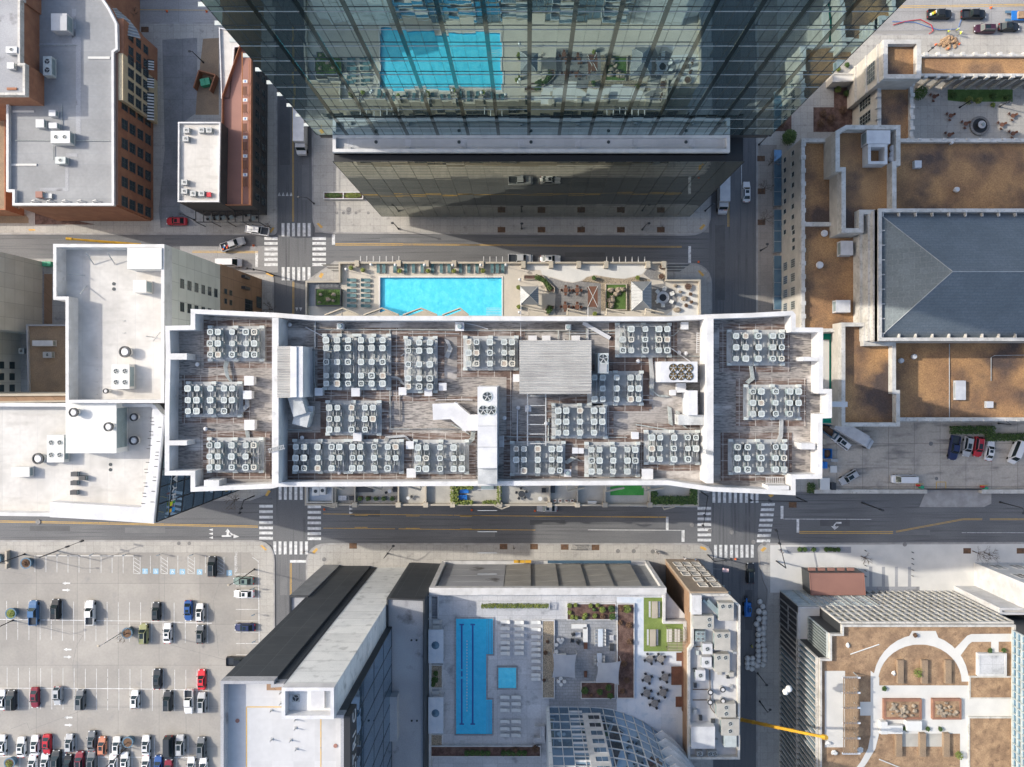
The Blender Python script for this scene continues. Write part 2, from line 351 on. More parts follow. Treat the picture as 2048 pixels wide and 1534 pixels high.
# ------------------------------------------------------------ generic builders
def bld(name, label, cat, px, z, z0=0, wall='white_wall', roof='white_roof', ph=.9, pt=.4, cap=None, parent=None, world=None, wmesh=True, reuse=None):
    poly = world or [W(x, y, z) for x, y in px]
    if area(poly) < 0: poly = poly[::-1]
    t = reuse or parent or thing(name, label, cat, (0, 0, 0))
    if wmesh: MB().prism(poly, z0, z-max(ph, .35)-.002, top=False).build('wall', M[wall], t)
    rf = MB(); inn = inset(poly, pt*.6); rf.face([(p[0], p[1], z-ph) for p in inn]); rf.build('roof', M[roof], t)
    pm = MB(); ringmesh(pm, poly, pt, z-.35 if ph < .35 else z-ph, z); pm.build('parapet', M[cap or 'white_metal'], t)
    return t, poly
def sheet(name, pts, z, m, parent=None, thick=0.0):
    mb = MB()
    if area(pts) < 0: pts = pts[::-1]
    if thick: mb.prism(pts, z-thick, z)
    else: mb.face([(p[0], p[1], z) for p in pts])
    return mb.build(name, M[m], parent)
wincache = {}
def windows(parent, p0, p1, zs, us, w_, h_, frame='winframe', glass='glass', nx=2, nz=2, proud=.07, sill=True, name='window'):
    """windows on the wall p0->p1 (outside on its right hand); us = metres along, zs = centre heights"""
    d = Vector((p1[0]-p0[0], p1[1]-p0[1])); a = atan2(d.y, d.x); d.normalize()
    key = (w_, h_, frame, glass, nx, nz, proud, sill)
    if key not in wincache:
        f = MB(); t = .07; x0, x1, z0, z1 = -w_/2, w_/2, -h_/2, h_/2
        for a0, a1, b0, b1 in ((x0, x1, z0, z0+t), (x0, x1, z1-t, z1), (x0, x0+t, z0+t, z1-t), (x1-t, x1, z0+t, z1-t)):
            f.box(a0, a1, -proud, 0, b0, b1, bottom=True)
        for i in range(1, nx): q = x0+w_*i/nx; f.box(q-.03, q+.03, -proud+.01, 0, z0+t, z1-t)
        for i in range(1, nz): q = z0+h_*i/nz; f.box(x0+t, x1-t, -proud+.012, 0, q-.03, q+.03, bottom=True)
        if sill: f.box(x0-.1, x1+.1, -proud-.12, 0, z0-.12, z0-.003, bottom=True)
        g = MB().box(x0+t, x1-t, -.035, -.002, z0+t, z1-t)
        wincache[key] = (f.mesh('window', M[frame]), g.mesh('pane', M[glass]))
    fm, gm = wincache[key]; n = 0
    for z in zs:
        for u in us:
            o = bpy.data.objects.new(name, fm); C.objects.link(o); o.parent = parent
            o.location = (p0[0]+d.x*u, p0[1]+d.y*u, z); o.rotation_euler = (0, 0, a)
            g = bpy.data.objects.new('pane', gm); C.objects.link(g); g.parent = o; n += 1
    return n
def curtain(parent, p0, p1, z0, z1, du, dz, glass='mirror', mull='dark_metal', tilt=.0012, mw=.07, md=.10, hband=None, major=0, gname='glass_wall', mname='mullion_grid', hz=None):
    d = Vector((p1[0]-p0[0], p1[1]-p0[1])); L = d.length; d.normalize(); nrm = Vector((d.y, -d.x))
    nu = max(1, round(L/du)); du = L/nu; nz = max(1, round((z1-z0)/dz)); dz = (z1-z0)/nz
    g = MB(); q = MB()
    def P(u, o, z): return (p0[0]+d.x*u+nrm.x*o, p0[1]+d.y*u+nrm.y*o, z)
    for i in range(nu):
        for j in range(nz):
            a, b = random.gauss(0, tilt)*du, random.gauss(0, tilt)*dz
            g.face([P(i*du, -a-b, z0+j*dz), P((i+1)*du, a-b, z0+j*dz), P((i+1)*du, a+b, z0+(j+1)*dz), P(i*du, -a+b, z0+(j+1)*dz)])
    def bar(u0, u1, za, zb, o):
        pts = [P(u0, -.03, za), P(u1, -.03, za), P(u1, o, za), P(u0, o, za)]; pt2 = [P(u0, -.03, zb), P(u1, -.03, zb), P(u1, o, zb), P(u0, o, zb)]
        b = len(q.v); q.v += pts+pt2
        for f in ((3, 2, 6, 7), (0, 3, 7, 4), (2, 1, 5, 6), (4, 7, 6, 5), (0, 1, 2, 3)): q.f.append(tuple(b+k for k in f)); q.m.append(0)
    for i in range(nu+1):
        wd = mw*(2.4 if major and i % major == 0 else 1)
        bar(i*du-wd/2, i*du+wd/2, z0, z1, md)
    for j in range(nz+1):
        hb = hband or mw
        bar(0, L, z0+j*dz-hb/2, z0+j*dz+hb/2, md*.8)
    g.build(gname, M[glass], parent); q.build(mname, M[mull], parent)
# ------------------------------------------------------------ ground, streets, pavements
def rpoly(pts, z=0):
    """photo-pixel polygon with optional corner radius (third value)"""
    out = []; n = len(pts)
    for i, p in enumerate(pts):
        if len(p) < 3: out.append(W(p[0], p[1], z)); continue
        a, b, c = Vector(W(*pts[i-1][:2], z)), Vector(W(p[0], p[1], z)), Vector(W(*pts[(i+1) % n][:2], z))
        r = p[2]/G0; u = (a-b).normalized()*r; v = (c-b).normalized()*r
        for k in range(7):
            t = k/6; q = (b+u)*(1-t)**2+b*2*t*(1-t)+(b+v)*t*t; out.append((q.x, q.y))
    return out
g = MB().face([(-2500, -2500, -.02), (2500, -2500, -.02), (2500, 2500, -.02), (-2500, 2500, -.02)])
struct(g.build('ground', M['ground']))
def rd(name, x0, y0, x1, y1, z, m):
    a, b = W(x0, y0), W(x1, y1); return struct(sheet(name, [(a[0], a[1]), (b[0], a[1]), (b[0], b[1]), (a[0], b[1])], z, m))
rd('middle_street', -900, 465, 1600, 565, 0, 'asphalt')
rd('south_street', -900, 975, 3000, 1092, .004, 'asphalt')
rd('west_street', 545, -300, 630, 2200, .008, 'asphaltv')
rd('east_street', 1418, -300, 1516, 2200, .008, 'asphaltv')
rd('north_street', -900, -120, 3000, 62, .012, 'conc_road')
rd('concrete_approach', 360, 492, 556, 545, .012, 'conc_road')
KZ = .13
def block(pts, wm='walk', kw=.35, name='pavement'):
    po = rpoly(pts)
    if area(po) < 0: po = po[::-1]
    k = MB(); inn = ringmesh(k, po, kw, -.01, KZ); struct(k.build('kerb', M['kerb']))
    return struct(sheet(name, inn, KZ-.004, wm))
block([(-700, 45), (555, 45), (555, 471, 12), (330, 470), (-700, 468)])
block([(622, 45), (1422, 45), (1422, 472, 46), (625, 467, 34)])
block([(1512, 68), (2900, 68), (2900, 984), (1512, 984, 10)])
block([(-700, 516), (380, 518), (430, 545), (548, 548, 12), (548, 985, 30), (500, 1001), (-700, 1010)])
block([(670, 522), (1424, 526, 46), (1425, 986, 12), (622, 982), (612, 972), (612, 562)])
block([(-700, 1080), (550, 1080, 42), (550, 2100), (-700, 2100)])
block([(612, 1086, 44), (1426, 1086, 34), (1426, 2100), (612, 2100)])
block([(1512, 1086, 20), (2900, 1080), (2900, 2100), (1512, 2100), (1512, 1345), (1506, 1335), (1520, 1300), (1535, 1180), (1526, 1160)])
# alleys, courts, parking lot, plaza (sheets lying on the blocks)
def flat(name, pts, m, z=KZ+.002): return struct(sheet(name, [W(*p) for p in pts], z, m))
flat('alley', [(325, 80), (395, 76), (395, 225), (360, 250), (360, 420), (395, 452), (322, 456), (318, 420), (330, 300)], 'alley')
flat('service_court', [(1640, 845), (2900, 845), (2900, 978), (1640, 978)], 'court')
flat('driveway', [(1852, 980), (1838, 1014), (1967, 1014), (1982, 1007), (1982, 980)], 'kerb', KZ+.005)
flat('parking_lot', [(-700, 1105), (500, 1105), (517, 1122), (518, 2100), (-700, 2100)], 'lot')
flat('entrance_plaza', [(1540, 1090), (2900, 1084), (2900, 1185), (1540, 1185)], 'deck_w', KZ+.002)
flat('brown_pavement', [(1516, 290), (1553, 290), (1553, 840), (1516, 840)], 'walk2')
flat('paved_strip', [(550, 1114), (550, 1107), (-700, 1081), (-700, 1104)], 'walk') if 0 else None
# ---- painted markings: each on its own layer
Z1 = .018
def mark(name, rects, m, z=Z1, label=None, cat=None):
    mb = MB()
    for r in rects:
        if len(r) == 4 and not isinstance(r[0], (tuple, list)):
            a, b = W(r[0], r[1]), W(r[2], r[3]); mb.face([(a[0], b[1], z), (b[0], b[1], z), (b[0], a[1], z), (a[0], a[1], z)])
        else:
            P = [W(*p) for p in r]
            if area(P) < 0: P = P[::-1]
            mb.face([(p[0], p[1], z) for p in P])
    return struct(mb.build(name, M[m]))
def kr(c, rects): return [K(c, r[0], r[1])+K(c, r[2], r[3]) for r in rects]
hb = [(380, 402), (416, 437), (456, 478), (494, 516), (532, 554), (570, 592)]
mark('crosswalk', kr('B2', [(x, 278, x+21, 375) for x in (596, 635, 672, 711, 750, 787)]), 'white_paint')
mark('crosswalk', kr('B2', [(x, 600, x+21, 697) for x in (597, 635, 673, 711, 748, 786)]), 'white_paint')
mark('crosswalk', kr('B2', [(470, a, 567, b) for a, b in hb]), 'white_paint')
mark('crosswalk', kr('B2', [(821, a, 920, b) for a, b in hb]), 'white_paint')
hb = [(985, 1005), (1025, 1045), (1065, 1085), (1103, 1122), (1143, 1163), (1180, 1200), (1218, 1238)]
mark('crosswalk', kr('C2', [(x, 850, x+21, 948) for x in (575, 613, 651, 690, 729)]), 'white_paint')
mark('crosswalk', kr('C2', [(x, 1252, x+21, 1347) for x in (536, 574, 612, 652, 689, 728, 767)]), 'white_paint')
mark('crosswalk', kr('C2', [(433, a, 532, b) for a, b in hb]), 'white_paint')
mark('crosswalk', kr('C2', [(786, a+4, 884, b+4) for a, b in hb]), 'white_paint')
hb = [(1000, 1020), (1040, 1059), (1078, 1098), (1118, 1138), (1156, 1176), (1194, 1214), (1232, 1252)]
mark('crosswalk', kr('C3', [(1735, a, 1834, b) for a, b in hb]), 'white_paint')
mark('crosswalk', kr('C3', [(x, 880, x+21, 970) for x in (1844, 1883, 1922, 1962, 2001, 2042, 2082, 2122, 2159)]), 'white_paint')
mark('crosswalk', kr('C3', [(x, 1277, x+21, 1370) for x in (1856, 1894, 1932, 1972, 2010, 2048, 2086, 2124)]), 'white_paint')
mark('crosswalk', [[K('C4', x, y), K('C4', x+98, y), K('C4', x+96, y+20), K('C4', x-2, y+20)] for x, y in ((128, 972), (123, 1010), (119, 1048), (114, 1086), (109, 1124), (104, 1160), (99, 1198), (94, 1238))], 'white_paint')
mark('stop_line', kr('B2', [(964, 362, 986, 437)]), 'white_paint')
mark('stop_line', kr('B2', [(404, 486, 424, 600)]), 'white_paint')
mark('stop_line', kr('B3', [(1667, 446, 1687, 577)]), 'white_paint')
mark('stop_line', kr('C3', [(1504, 1072, 1523, 1172)]), 'white_paint')
mark('stop_line', kr('C3', [(1618, 1172, 1640, 1255)]), 'white_paint')
mark('stop_line', kr('C4', [(267, 993, 288, 1087)]), 'white_paint')
mark('stop_line', kr('C4', [(384, 1090, 403, 1188)]), 'white_paint')
mark('stop_line', kr('C2', [(657, 1388, 775, 1407)]), 'white_paint')
def tri(c, L): return [[K(c, *p) for p in t] for t in L]
mark('yield_teeth', tri('B2', [[(568+29*i, 80), (590+29*i, 80), (579+29*i, 52)] for i in range(4)]), 'white_paint')
mark('yield_teeth', tri('B2', [[(696+29*i, 895), (718+29*i, 895), (707+29*i, 922)] for i in range(2)]), 'white_paint')
mark('yield_teeth', tri('C1', [[(1555, 1157+29*i), (1555, 1176+29*i), (1525, 1166+29*i)] for i in range(3)]), 'white_paint')
mark('yield_teeth', tri('C2', [[(1090, 975+29*i), (1090, 996+29*i), (1118, 986+29*i)] for i in range(3)]), 'white_paint')
def line(name, c, pts, wd, m, z=Z1+.004, dbl=0):
    mb = MB()
    for off in ((-dbl, dbl) if dbl else (0,)):
        for i in range(len(pts)-1):
            a, b = (Vector(WK(c, *pts[i])) if c else Vector(W(*pts[i]))), (Vector(WK(c, *pts[i+1])) if c else Vector(W(*pts[i+1])))
            d = (b-a).normalized(); n = Vector((-d.y, d.x)); a = a+n*off; b = b+n*off; h = n*wd/2
            mb.face([(p.x, p.y, z) for p in (a-h, b-h, b+h, a+h)])
    return struct(mb.build(name, M[m]))
Y = 'yellow_paint'
line('centre_line', 'B2', [(680, -700), (680, 268)], .12, Y, dbl=.13)
line('centre_line', 'B2', [(682, 705), (682, 1400)], .12, Y, dbl=.13)
line('centre_line', 'C2', [(663, 1410), (663, 2600)], .12, Y, dbl=.13)
line('centre_line', 'B2', [(988, 434), (1480, 434)], .14, Y, dbl=.16)
line('centre_line', 'B2', [(1480, 434), (2045, 438)], .1, Y, dbl=.12)
line('centre_line', 'B3', [(0, 436), (1620, 452)], .1, Y, dbl=.12)
line('centre_line', 'B1', [(1405, 488), (1885, 490)], .14, Y, dbl=.16)
line('centre_line', 'B3', [(1960, -600), (1960, 305)], .12, Y, dbl=.14)
line('centre_line', 'C1', [(-400, 1100), (420, 1113), (1885, 1144)], .13, Y, dbl=.15)
line('centre_line', 'C2', [(900, 1051), (2045, 1062)], .13, Y)
line('centre_line', 'C2', [(900, 1155), (1425, 1160)], .13, Y)
line('centre_line', 'C2', [(1450, 1160), (2045, 1167)], .13, Y)
for a in ((1130, 1061, 1225), (1505, 1066, 1605), (1900, 1070, 1985)): line('dashed_line', 'C2', [(a[0], a[1]), (a[2], a[1])], .13, Y)
for a in ((1130, 1149, 1225), (1505, 1156, 1605), (1900, 1160, 1985)): line('dashed_line', 'C2', [(a[0], a[1]), (a[2], a[1])], .13, Y)
line('centre_line', 'C3', [(0, 1062), (1505, 1076)], .15, Y)
line('centre_line', 'C3', [(550, 1070), (1505, 1072)], .1, Y, z=Z1+.008)
line('centre_line', 'C3', [(0, 1163), (550, 1169)], .15, Y)
line('lane_line', 'C3', [(935, 1167), (1640, 1171)], .12, 'white_paint')
line('lane_line', 'C4', [(288, 1088), (930, 1091)], .12, 'white_paint')
line('centre_line', 'C4', [(403, 1185), (1088, 1187)], .16, Y, dbl=.2)
line('centre_line', 'C4', [(1110, 1181), (1600, 1090), (1740, 1090)], .1, Y, dbl=.12)
line('centre_line', 'C4', [(1795, 1090), (2600, 1090)], .1, Y, dbl=.12)
line('lane_line', 'C4', [(1590, 1188), (2600, 1190)], .1, 'white_paint')
line('centre_line', 'A1', [(810, 70), (1600, 75)], .12, Y)
line('centre_line', None, [(1780, 14), (2048, 10), (2400, 8)], .14, Y, dbl=.18)
line('lane_line', None, [(1483, 300), (1483, 398)], .15, 'white_paint')
line('road_edge_line', 'C3', [(250, 985), (1740, 1000)], .1, 'white_paint')
def arrow(name, c, pts): 
    return mark(name, [[K(c, *p) for p in pts]], 'white_paint', Z1+.002)
mark('turn_arrow', tri('C1', [[(1645, 1182), (1662, 1158), (1682, 1158+25)], [(1655, 1183), (1672, 1183), (1672, 1207), (1655, 1207)], [(1620, 1207), (1690, 1207), (1690, 1219), (1620, 1219)], [(1706, 1198), (1748, 1217), (1706, 1228)], [(1672, 1183), (1690, 1190), (1712, 1207), (1690, 1207)]]), 'white_paint', Z1+.003)
mark('turn_arrow', tri('C4', [[(652, 1135), (672, 1112), (672, 1122), (660, 1142)], [(672, 1110), (712, 1110), (712, 1122), (672, 1122)], [(636, 1140), (692, 1143), (662, 1167)]]), 'white_paint', Z1+.003)
for c, p in (('B2', [(852, 283), (868, 278), (900, 308), (885, 318)]), ('B2', [(868, 668), (885, 640), (905, 650), (886, 684)]), ('B3', [(1745, 318), (1778, 285), (1792, 296), (1762, 330)]), ('B3', [(1735, 628), (1748, 622), (1784, 658), (1770, 670)]), ('C2', [(475, 915), (500, 875), (518, 885), (492, 922)]), ('C2', [(440, 1280), (456, 1278), (492, 1312), (478, 1318)]), ('C2', [(820, 1330), (850, 1298), (864, 1310), (836, 1342)]), ('C3', [(1756, 1285), (1790, 1295), (1803, 1310), (1790, 1318), (1752, 1300)]), ('C4', [(118, 1315), (145, 1290), (165, 1302), (135, 1328)]), ('C4', [(175, 912), (205, 905), (215, 918), (192, 930)]), ('B1', [(210, 322), (256, 322), (262, 334), (215, 336)]), ('B2', [(508, 340), (535, 308), (545, 318), (520, 352)]), ('B2', [(490, 640), (540, 662), (530, 672), (482, 650)])):
    o = mark('tactile_ramp', [[K(c, *q) for q in p]], 'ramp_yellow', KZ+.008)
# crack filler and manholes
def crk(c, pts, z=KZ+.006, wd=.07): line('crack_seal', c, pts, wd, 'deck_g', z)
crk('D1', [(80, 1255), (200, 1208), (220, 1262), (640, 1105), (700, 1095), (1600, 1105)])
crk('D1', [(345, 505), (610, 570), (560, 650), (535, 780), (545, 1000)]); crk('D1', [(1205, 60), (1200, 470)]); crk('D1', [(1250, 640), (1650, 750)])
crk('D1', [(1610, 170), (1560, 320), (1600, 720)]); crk('D1', [(1360, 1130), (1365, 1534)]); crk('C1', [(0, 1460), (230, 1500)])
mm = MB()
for c, x, y, r in (('C1', 1308, 1265, .42), ('C1', 1385, 1265, .42), ('C2', 908, 1382, .5), ('C3', 1153, 1322, .5), ('C3', 1268, 1322, .5), ('C3', 1407, 1325, .5), ('C4', 70, 1257, .5), ('C4', 148, 1267, .5), ('C4', 1172, 1273, .5), ('C4', 1363, 538, .5), ('C4', 1404, 792, .4), ('B2', 1000, 205, .35), ('B2', 1048, 205, .35), ('B2', 1140, 205, .35), ('B2', 1230, 205, .35), ('B2', 1315, 205, .35), ('A1', 1240, 742, .35), ('A1', 1240, 792, .35), ('C1', 280, 1108, .6), ('C3', 1985, 1185, .5), ('C3', 1695, 1132, .5), ('C3', 1825, 1175, .5), ('B2', 1088, 180, .6)):
    p = WK(c, x, y); mm.cyl(p[0], p[1], 0.02, KZ+.02, r)
struct(mm.build('manhole_covers', M['deck_g']))
# ---- parking stall lines
pm = MB()
def sl(x0, y0, x1, y1, wd=.10, z=KZ+.01, c='D1', mb=None):
    a, b = Vector(WK(c, x0, y0)), Vector(WK(c, x1, y1)); d = (b-a).normalized(); n = Vector((-d.y, d.x))*wd/2
    (mb or pm).face([(p.x, p.y, z) for p in (a-n, b-n, b+n, a+n)])
for i in range(9): sl(258+80.5*i, -12, 258+80.5*i, 108+i*1.2)
for x in (1101, 1301, 1502): sl(x, -10, x, 115)
for x in (978, 1178, 1375, 1590):
    w1 = 48; sl(x, -6, x, 118); sl(x+w1, 0, x+w1, 122); sl(x, 118, x+w1, 122)
    for k in range(4): sl(x, 2+k*28, x+w1, 34+k*28)
for i in range(21):
    x = -30+81.5*i
    if x < 1540: sl(x, 318+i*.9, x, 600+i*1.5)
    if x < 1540: sl(x+4, 805+i, x+4, 1105+i*1.2)
for i in range(19): sl(-15+81.8*i, 1310, -15+81.8*i, 1640)
sl(-200, 452, 1000, 466, .14, KZ+.014); sl(1000, 466, 1550, 482, .14, KZ+.014); sl(-200, 955, 950, 960, .14, KZ+.014); sl(950, 960, 1515, 972, .14, KZ+.014); sl(-200, 1455, 1515, 1462, .14, KZ+.014)
for y in (210, 298, 381, 465, 548, 630, 712): sl(1725, y, 1888, y)
sl(1718, -10, 1718, 130); sl(1718, 130, 1860, 134); sl(1888, 30, 1895, 620, .15, KZ+.014); sl(1845, 0, 1888, 30, .15, KZ+.014)
struct(pm.build('stall_lines', M['white_paint']))
mark('loading_box', [K('C4', 1400, 815)+K('C4', 1475, 820), K('C4', 1400, 820.5)+K('C4', 1406, 868), K('C4', 1468, 820.5)+K('C4', 1475, 868)], Y, KZ+.012)
# accessible bays: blue square with the white wheelchair symbol
for x, y in ((1062, 103), (1140, 103), (1262, 106), (1334, 106), (1460, 108), (1676, 115)):
    a = WK('D1', x, y); s_ = .62; z = KZ+.012
    struct(MB().face([(a[0]-s_, a[1]-s_, z), (a[0]+s_, a[1]-s_, z), (a[0]+s_, a[1]+s_, z), (a[0]-s_, a[1]+s_, z)]).build('blue_bay_square', M['blue_paint']))
    q = MB(); z += .004
    q.ring(a[0], a[1]-.15, z, .2, .3, .002, 16); q.cyl(a[0]-.05, a[1]+.42, z, z+.003, .09, n=8)
    q.face([(a[0]-.1, a[1]-.05, z+.004), (a[0]+.0, a[1]-.05, z+.004), (a[0]+.0, a[1]+.33, z+.004), (a[0]-.1, a[1]+.33, z+.004)])
    q.face([(a[0]+.0, a[1]-.02, z+.004), (a[0]+.25, a[1]-.02, z+.004), (a[0]+.25, a[1]+.06, z+.004), (a[0], a[1]+.06, z+.004)])
    q.face([(a[0]+.22, a[1]-.3, z+.005), (a[0]+.36, a[1]-.3, z+.005), (a[0]+.30, a[1]+.04, z+.005), (a[0]+.22, a[1]+.04, z+.005)])
    struct(q.build('wheelchair_symbol', M['white_paint']))
for y, s_ in ((190, -1), (240, 1), (674, -1), (728, 1), (1170, -1), (1225, 1)):
    x = 487 if y < 300 else (497 if y < 900 else 503)
    mark('lane_arrow', tri('D1', [[(x-s_*28, y-5), (x+s_*5, y-5), (x+s_*5, y+5), (x-s_*28, y+5)], [(x+s_*5, y-12), (x+s_*30, y), (x+s_*5, y+12)]]), 'white_paint', KZ+.012)
def text(body, size, m, name, parent=None, loc=(0, 0, 0), rot=(0, 0, 0), ext=.03, align='LEFT'):
    cu = bpy.data.curves.new(name, 'FONT'); cu.body = body; cu.size = size; cu.extrude = ext; cu.align_x = align
    o = bpy.data.objects.new(name, cu); C.objects.link(o); dg = bpy.context.evaluated_depsgraph_get()
    me = bpy.data.meshes.new_from_object(o.evaluated_get(dg)); bpy.data.objects.remove(o); me.materials.clear(); me.materials.append(M[m])
    o = bpy.data.objects.new(name, me); C.objects.link(o); o.location = loc; o.rotation_euler = rot
    if parent: o.parent = parent
    return o
a = WK('D1', 1735, 105); struct(text('NO PARKING', .78, 'white_paint', 'painted_words', None, (a[0], a[1]-.1, KZ+.014), (0, 0, pi/2), .001))
a = WK('D1', 1728, 128); struct(text('NO PARKING', .55, 'white_paint', 'painted_words', None, (a[0], a[1], KZ+.014), (0, 0, 0), .001))
# ------------------------------------------------------------ central residential tower on its podium
T = thing('residential_tower', 'tall white-parapeted residential slab tower crossing the middle of the picture', 'apartment tower')
RZ, PZ = 78.0, 80.2
top = [K('B1', 1392, 905), K('B1', 2012, 933), K('B2', 835, 955), (1331, 633), K('B3', 1845, 943), (1500, 626), K('B4', 355, 918), K('B4', 378, 945), K('B4', 378, 1040), K('B4', 578, 1042), (1646, 778), (1664, 778), (1664, 836), (1645, 837), K('C4', 572, 795), K('C4', 377, 797), K('C4', 377, 915), K('C3', 1845, 888), (1335, 970), K('C2', 575, 853), K('C1', 1992, 865), K('C1', 1392, 890), K('C1', 1392, 770), K('C1', 1203, 770), K('C1', 1203, 335), K('B1', 1212, 1240), K('B1', 1205, 1028), K('B1', 1392, 1025)]
poly = [W(x, y, PZ) for x, y in top]
if area(poly) < 0: poly = poly[::-1]
MB().prism(poly, 17, RZ-.012, top=False).build('wall', M['concwall'], T)
inn = inset(poly, .2); sheet('roof', inn, RZ, 'membrane', T)
pm_ = MB(); ringmesh(pm_, poly, .55, RZ-.01, PZ); pm_.build('parapet', M['white_wall'], T)
yt, yb = W(0, 636, 81)[1], W(0, 966, 81)[1]
for x0, x1 in ((544, 557), (1413, 1427)):
    a, b = W(x0, 0, 81.3)[0], W(x1, 0, 81.3)[0]
    MB().box(a, b, yb, yt, RZ, 81.3).build('dividing_wall', M['white_wall'], T)
# inner ribs of the parapet on the left and right wings
for c, x0, y0, x1, y1 in (('B1', 1215, 1230, 1365, 1275), ('C1', 1205, 515, 1365, 550), ('C4', 415, 535, 520, 580), ('B4', 430, 1255, 580, 1285), ('C1', 1490, 805, 1600, 850), ('C4', 175, 845, 330, 875)):
    p, q = WK(c, x0, y0, PZ), WK(c, x1, y1, PZ); MB().box(p[0], q[0], p[1], q[1], RZ, PZ+.01).build('parapet_rib', M['white_wall'], T)
p, q = WK('C4', 610, 232, 76), WK('C4', 757, 270, 76); MB().box(p[0], q[0], p[1], q[1], 74, 76, bottom=True).build('gantry_arm', M['white_wall'], T)
# facades seen mirrored in the glass tower
X0, X1 = W(557, 0, PZ)[0], W(1413, 0, PZ)[0]; yn = W(0, 634, PZ)[1]; ys = W(0, 970, PZ)[1]
curtain(T, (X1, yn+.25), (X0, yn+.25), 18, 78, 1.6, 3.0, 'glass_b', 'beige', .003, .08, .12, .35, gname='north_glazing', mname='north_frame')
curtain(T, (X0, ys-.25), (X1, ys-.25), 18, 78, 3.2, 3.0, 'glass_b', 'white_wall', .003, .1, .12, .5, gname='south_glazing', mname='south_frame')
bm = MB()
bal = bm.box(0, 5.4, .1, 1.35, 0, .22, bottom=True).mesh('balcony', M['white_wall'])
rl = MB().box(.05, 5.35, 1.27, 1.31, .22, 1.25, bottom=True).box(.05, .09, .2, 1.27, .22, 1.25).box(5.31, 5.35, .2, 1.27, .22, 1.25).mesh('balcony_rail', M['glass_b'])
nb = 0
for i in range(5):
    for j in range(13):
        if nb >= 95: break
        o = bpy.data.objects.new('balcony', bal); C.objects.link(o); o.parent = T; o.location = (X0+4+i*10.2, yn+.1, 20.5+3*j); nb += 1
        r = bpy.data.objects.new('balcony_rail', rl); C.objects.link(r); r.parent = o
# penthouse and plant on the roof ------------------------------------------------
def rbox(name, label, cat, c, x0, y0, x1, y1, z1, m, z0=RZ, parts=(), group=None):
    p, q = WK(c, x0, y0, z1), WK(c, x1, y1, z1); t = thing(name, label, cat, ((p[0]+q[0])/2, (p[1]+q[1])/2, z0), 0, group)
    hx, hy = abs(q[0]-p[0])/2, abs(q[1]-p[1])/2; h = z1-z0
    MB().box(-hx, hx, -hy, hy, .12, h).build('casing', M[m], t)
    MB().box(-hx-.1, hx+.1, -hy-.1, hy+.1, 0, .12).build('base', M['steel'], t)
    return t, hx, hy, h
t, hx, hy, h = rbox('lift_penthouse', 'large flat penthouse with pale corrugated metal roof near the tower centre', 'penthouse', 'B3', 445, 1145, 948, 1515, 81.6, 'corr')
MB().box(-hx-.18, hx+.18, -hy-.18, hy+.18, h+.002, h+.1).build('roof', M['corr'], t)
t, hx, hy, h = rbox('ridged_plant_house', 'long white ridged plant housing beside the left dividing wall', 'plant housing', 'B2', 570, 1180, 760, 1540+10, 81.4, 'white_metal')
MB().box(-hx-.05, .1, -hy-.05, hy+.05, h+.002, h+.1).build('flat_cover', M['corr'], t)
MB().prism([(.11, -hy), (hx, -hy), (hx, hy), (.11, hy)], h, h+.45).prism([(.11, -hy+.02), (hx*.55, -hy+.02), (hx*.55, hy-.02), (.11, hy-.02)], h+.45, h+.6).build('raised_cover', M['white_metal'], t)
for i in range(4): MB().box(.2+i*.0, hx, -hy+1.2+i*1.3, -hy+1.3+i*1.3, h-.02+.0, h+.05).build('seam', M['steel'], t) if 0 else None
def fan(parent, x, y, z, r, dark=True, m='ac_dark', blades=5, ringm='ac'):
    f = MB(); f.ring(x, y, z, r*.93, r*1.08, .06, 20); fo = f.build('fan_guard', M[ringm], parent)
    k = MB(); k.cyl(x, y, z-.3, z+.005, r*.93, n=20, m=0); k.build('fan_well', M[m], parent)
    b = MB(); b.cyl(x, y, z+.005, z+.05, r*.2, n=10)
    for i in range(blades):
        a = 2*pi*i/blades+.3; b.face([(x+r*.15*cos(a), y+r*.15*sin(a), z+.02), (x+r*.88*cos(a-.12), y+r*.88*sin(a-.12), z+.015), (x+r*.88*cos(a+.2), y+r*.88*sin(a+.2), z+.04), (x+r*.18*cos(a+.5), y+r*.18*sin(a+.5), z+.035)])
    b.build('fan_blades', M['steel'], parent)
t, hx, hy, h = rbox('air_handler', 'long white air handling unit with three black fans at its upper end', 'air handler', 'C3', 128, 122, 270, 718, 81.8, 'white_metal')
for x, y in ((0, hy-1.15), (-hx*.42, hy-2.75), (hx*.42, hy-2.75)): fan(t, x, y, h+.01, .56)
for i in range(9):
    y = hy-4.6-i*3.1*.8; MB().box(-hx, hx, y-.03, y+.03, h, h+.04).build('casing_seam', M['steel'], t)
MB().box(-hx, hx, -hy-1.9, -hy-.02, .1, h-.4).build('intake_hood', M['plat'], t)
p = WK('C2', 1715, 310, 80.5); q = WK('C2', 2040, 385, 80.5)
d = MB(); zz = 80.3
def strip(mb, c, pts, wd, z0, z1, m=0):
    P = [Vector(WK(c, x, y, z1)) for x, y in pts]
    for i in range(len(P)-1):
        a, b = P[i], P[i+1]; L = (b-a).length+wd*.6; mb.obox((a.x+b.x)/2, (a.y+b.y)/2, L, wd, atan2(b.y-a.y, b.x-a.x), z0, z1+i*.004, m)
strip(d, 'C2', [(1735, 305), (1850, 300), (1950, 385), (2045, 385)], 1.9, RZ+.5, zz)
tag(d.build('air_duct', M['white_metal']), 'kinked white duct joining the long air handler from the left', 'duct')
d = MB(); strip(d, 'C2', [(690, 200), (720, 300)], 1.6, RZ+.3, 80.4); strip(d, 'C2', [(720, 345), (760, 355)], 1.9, RZ+.2, 80)
tag(d.build('air_duct', M['plat']), 'short angled duct below the ridged plant housing', 'duct')
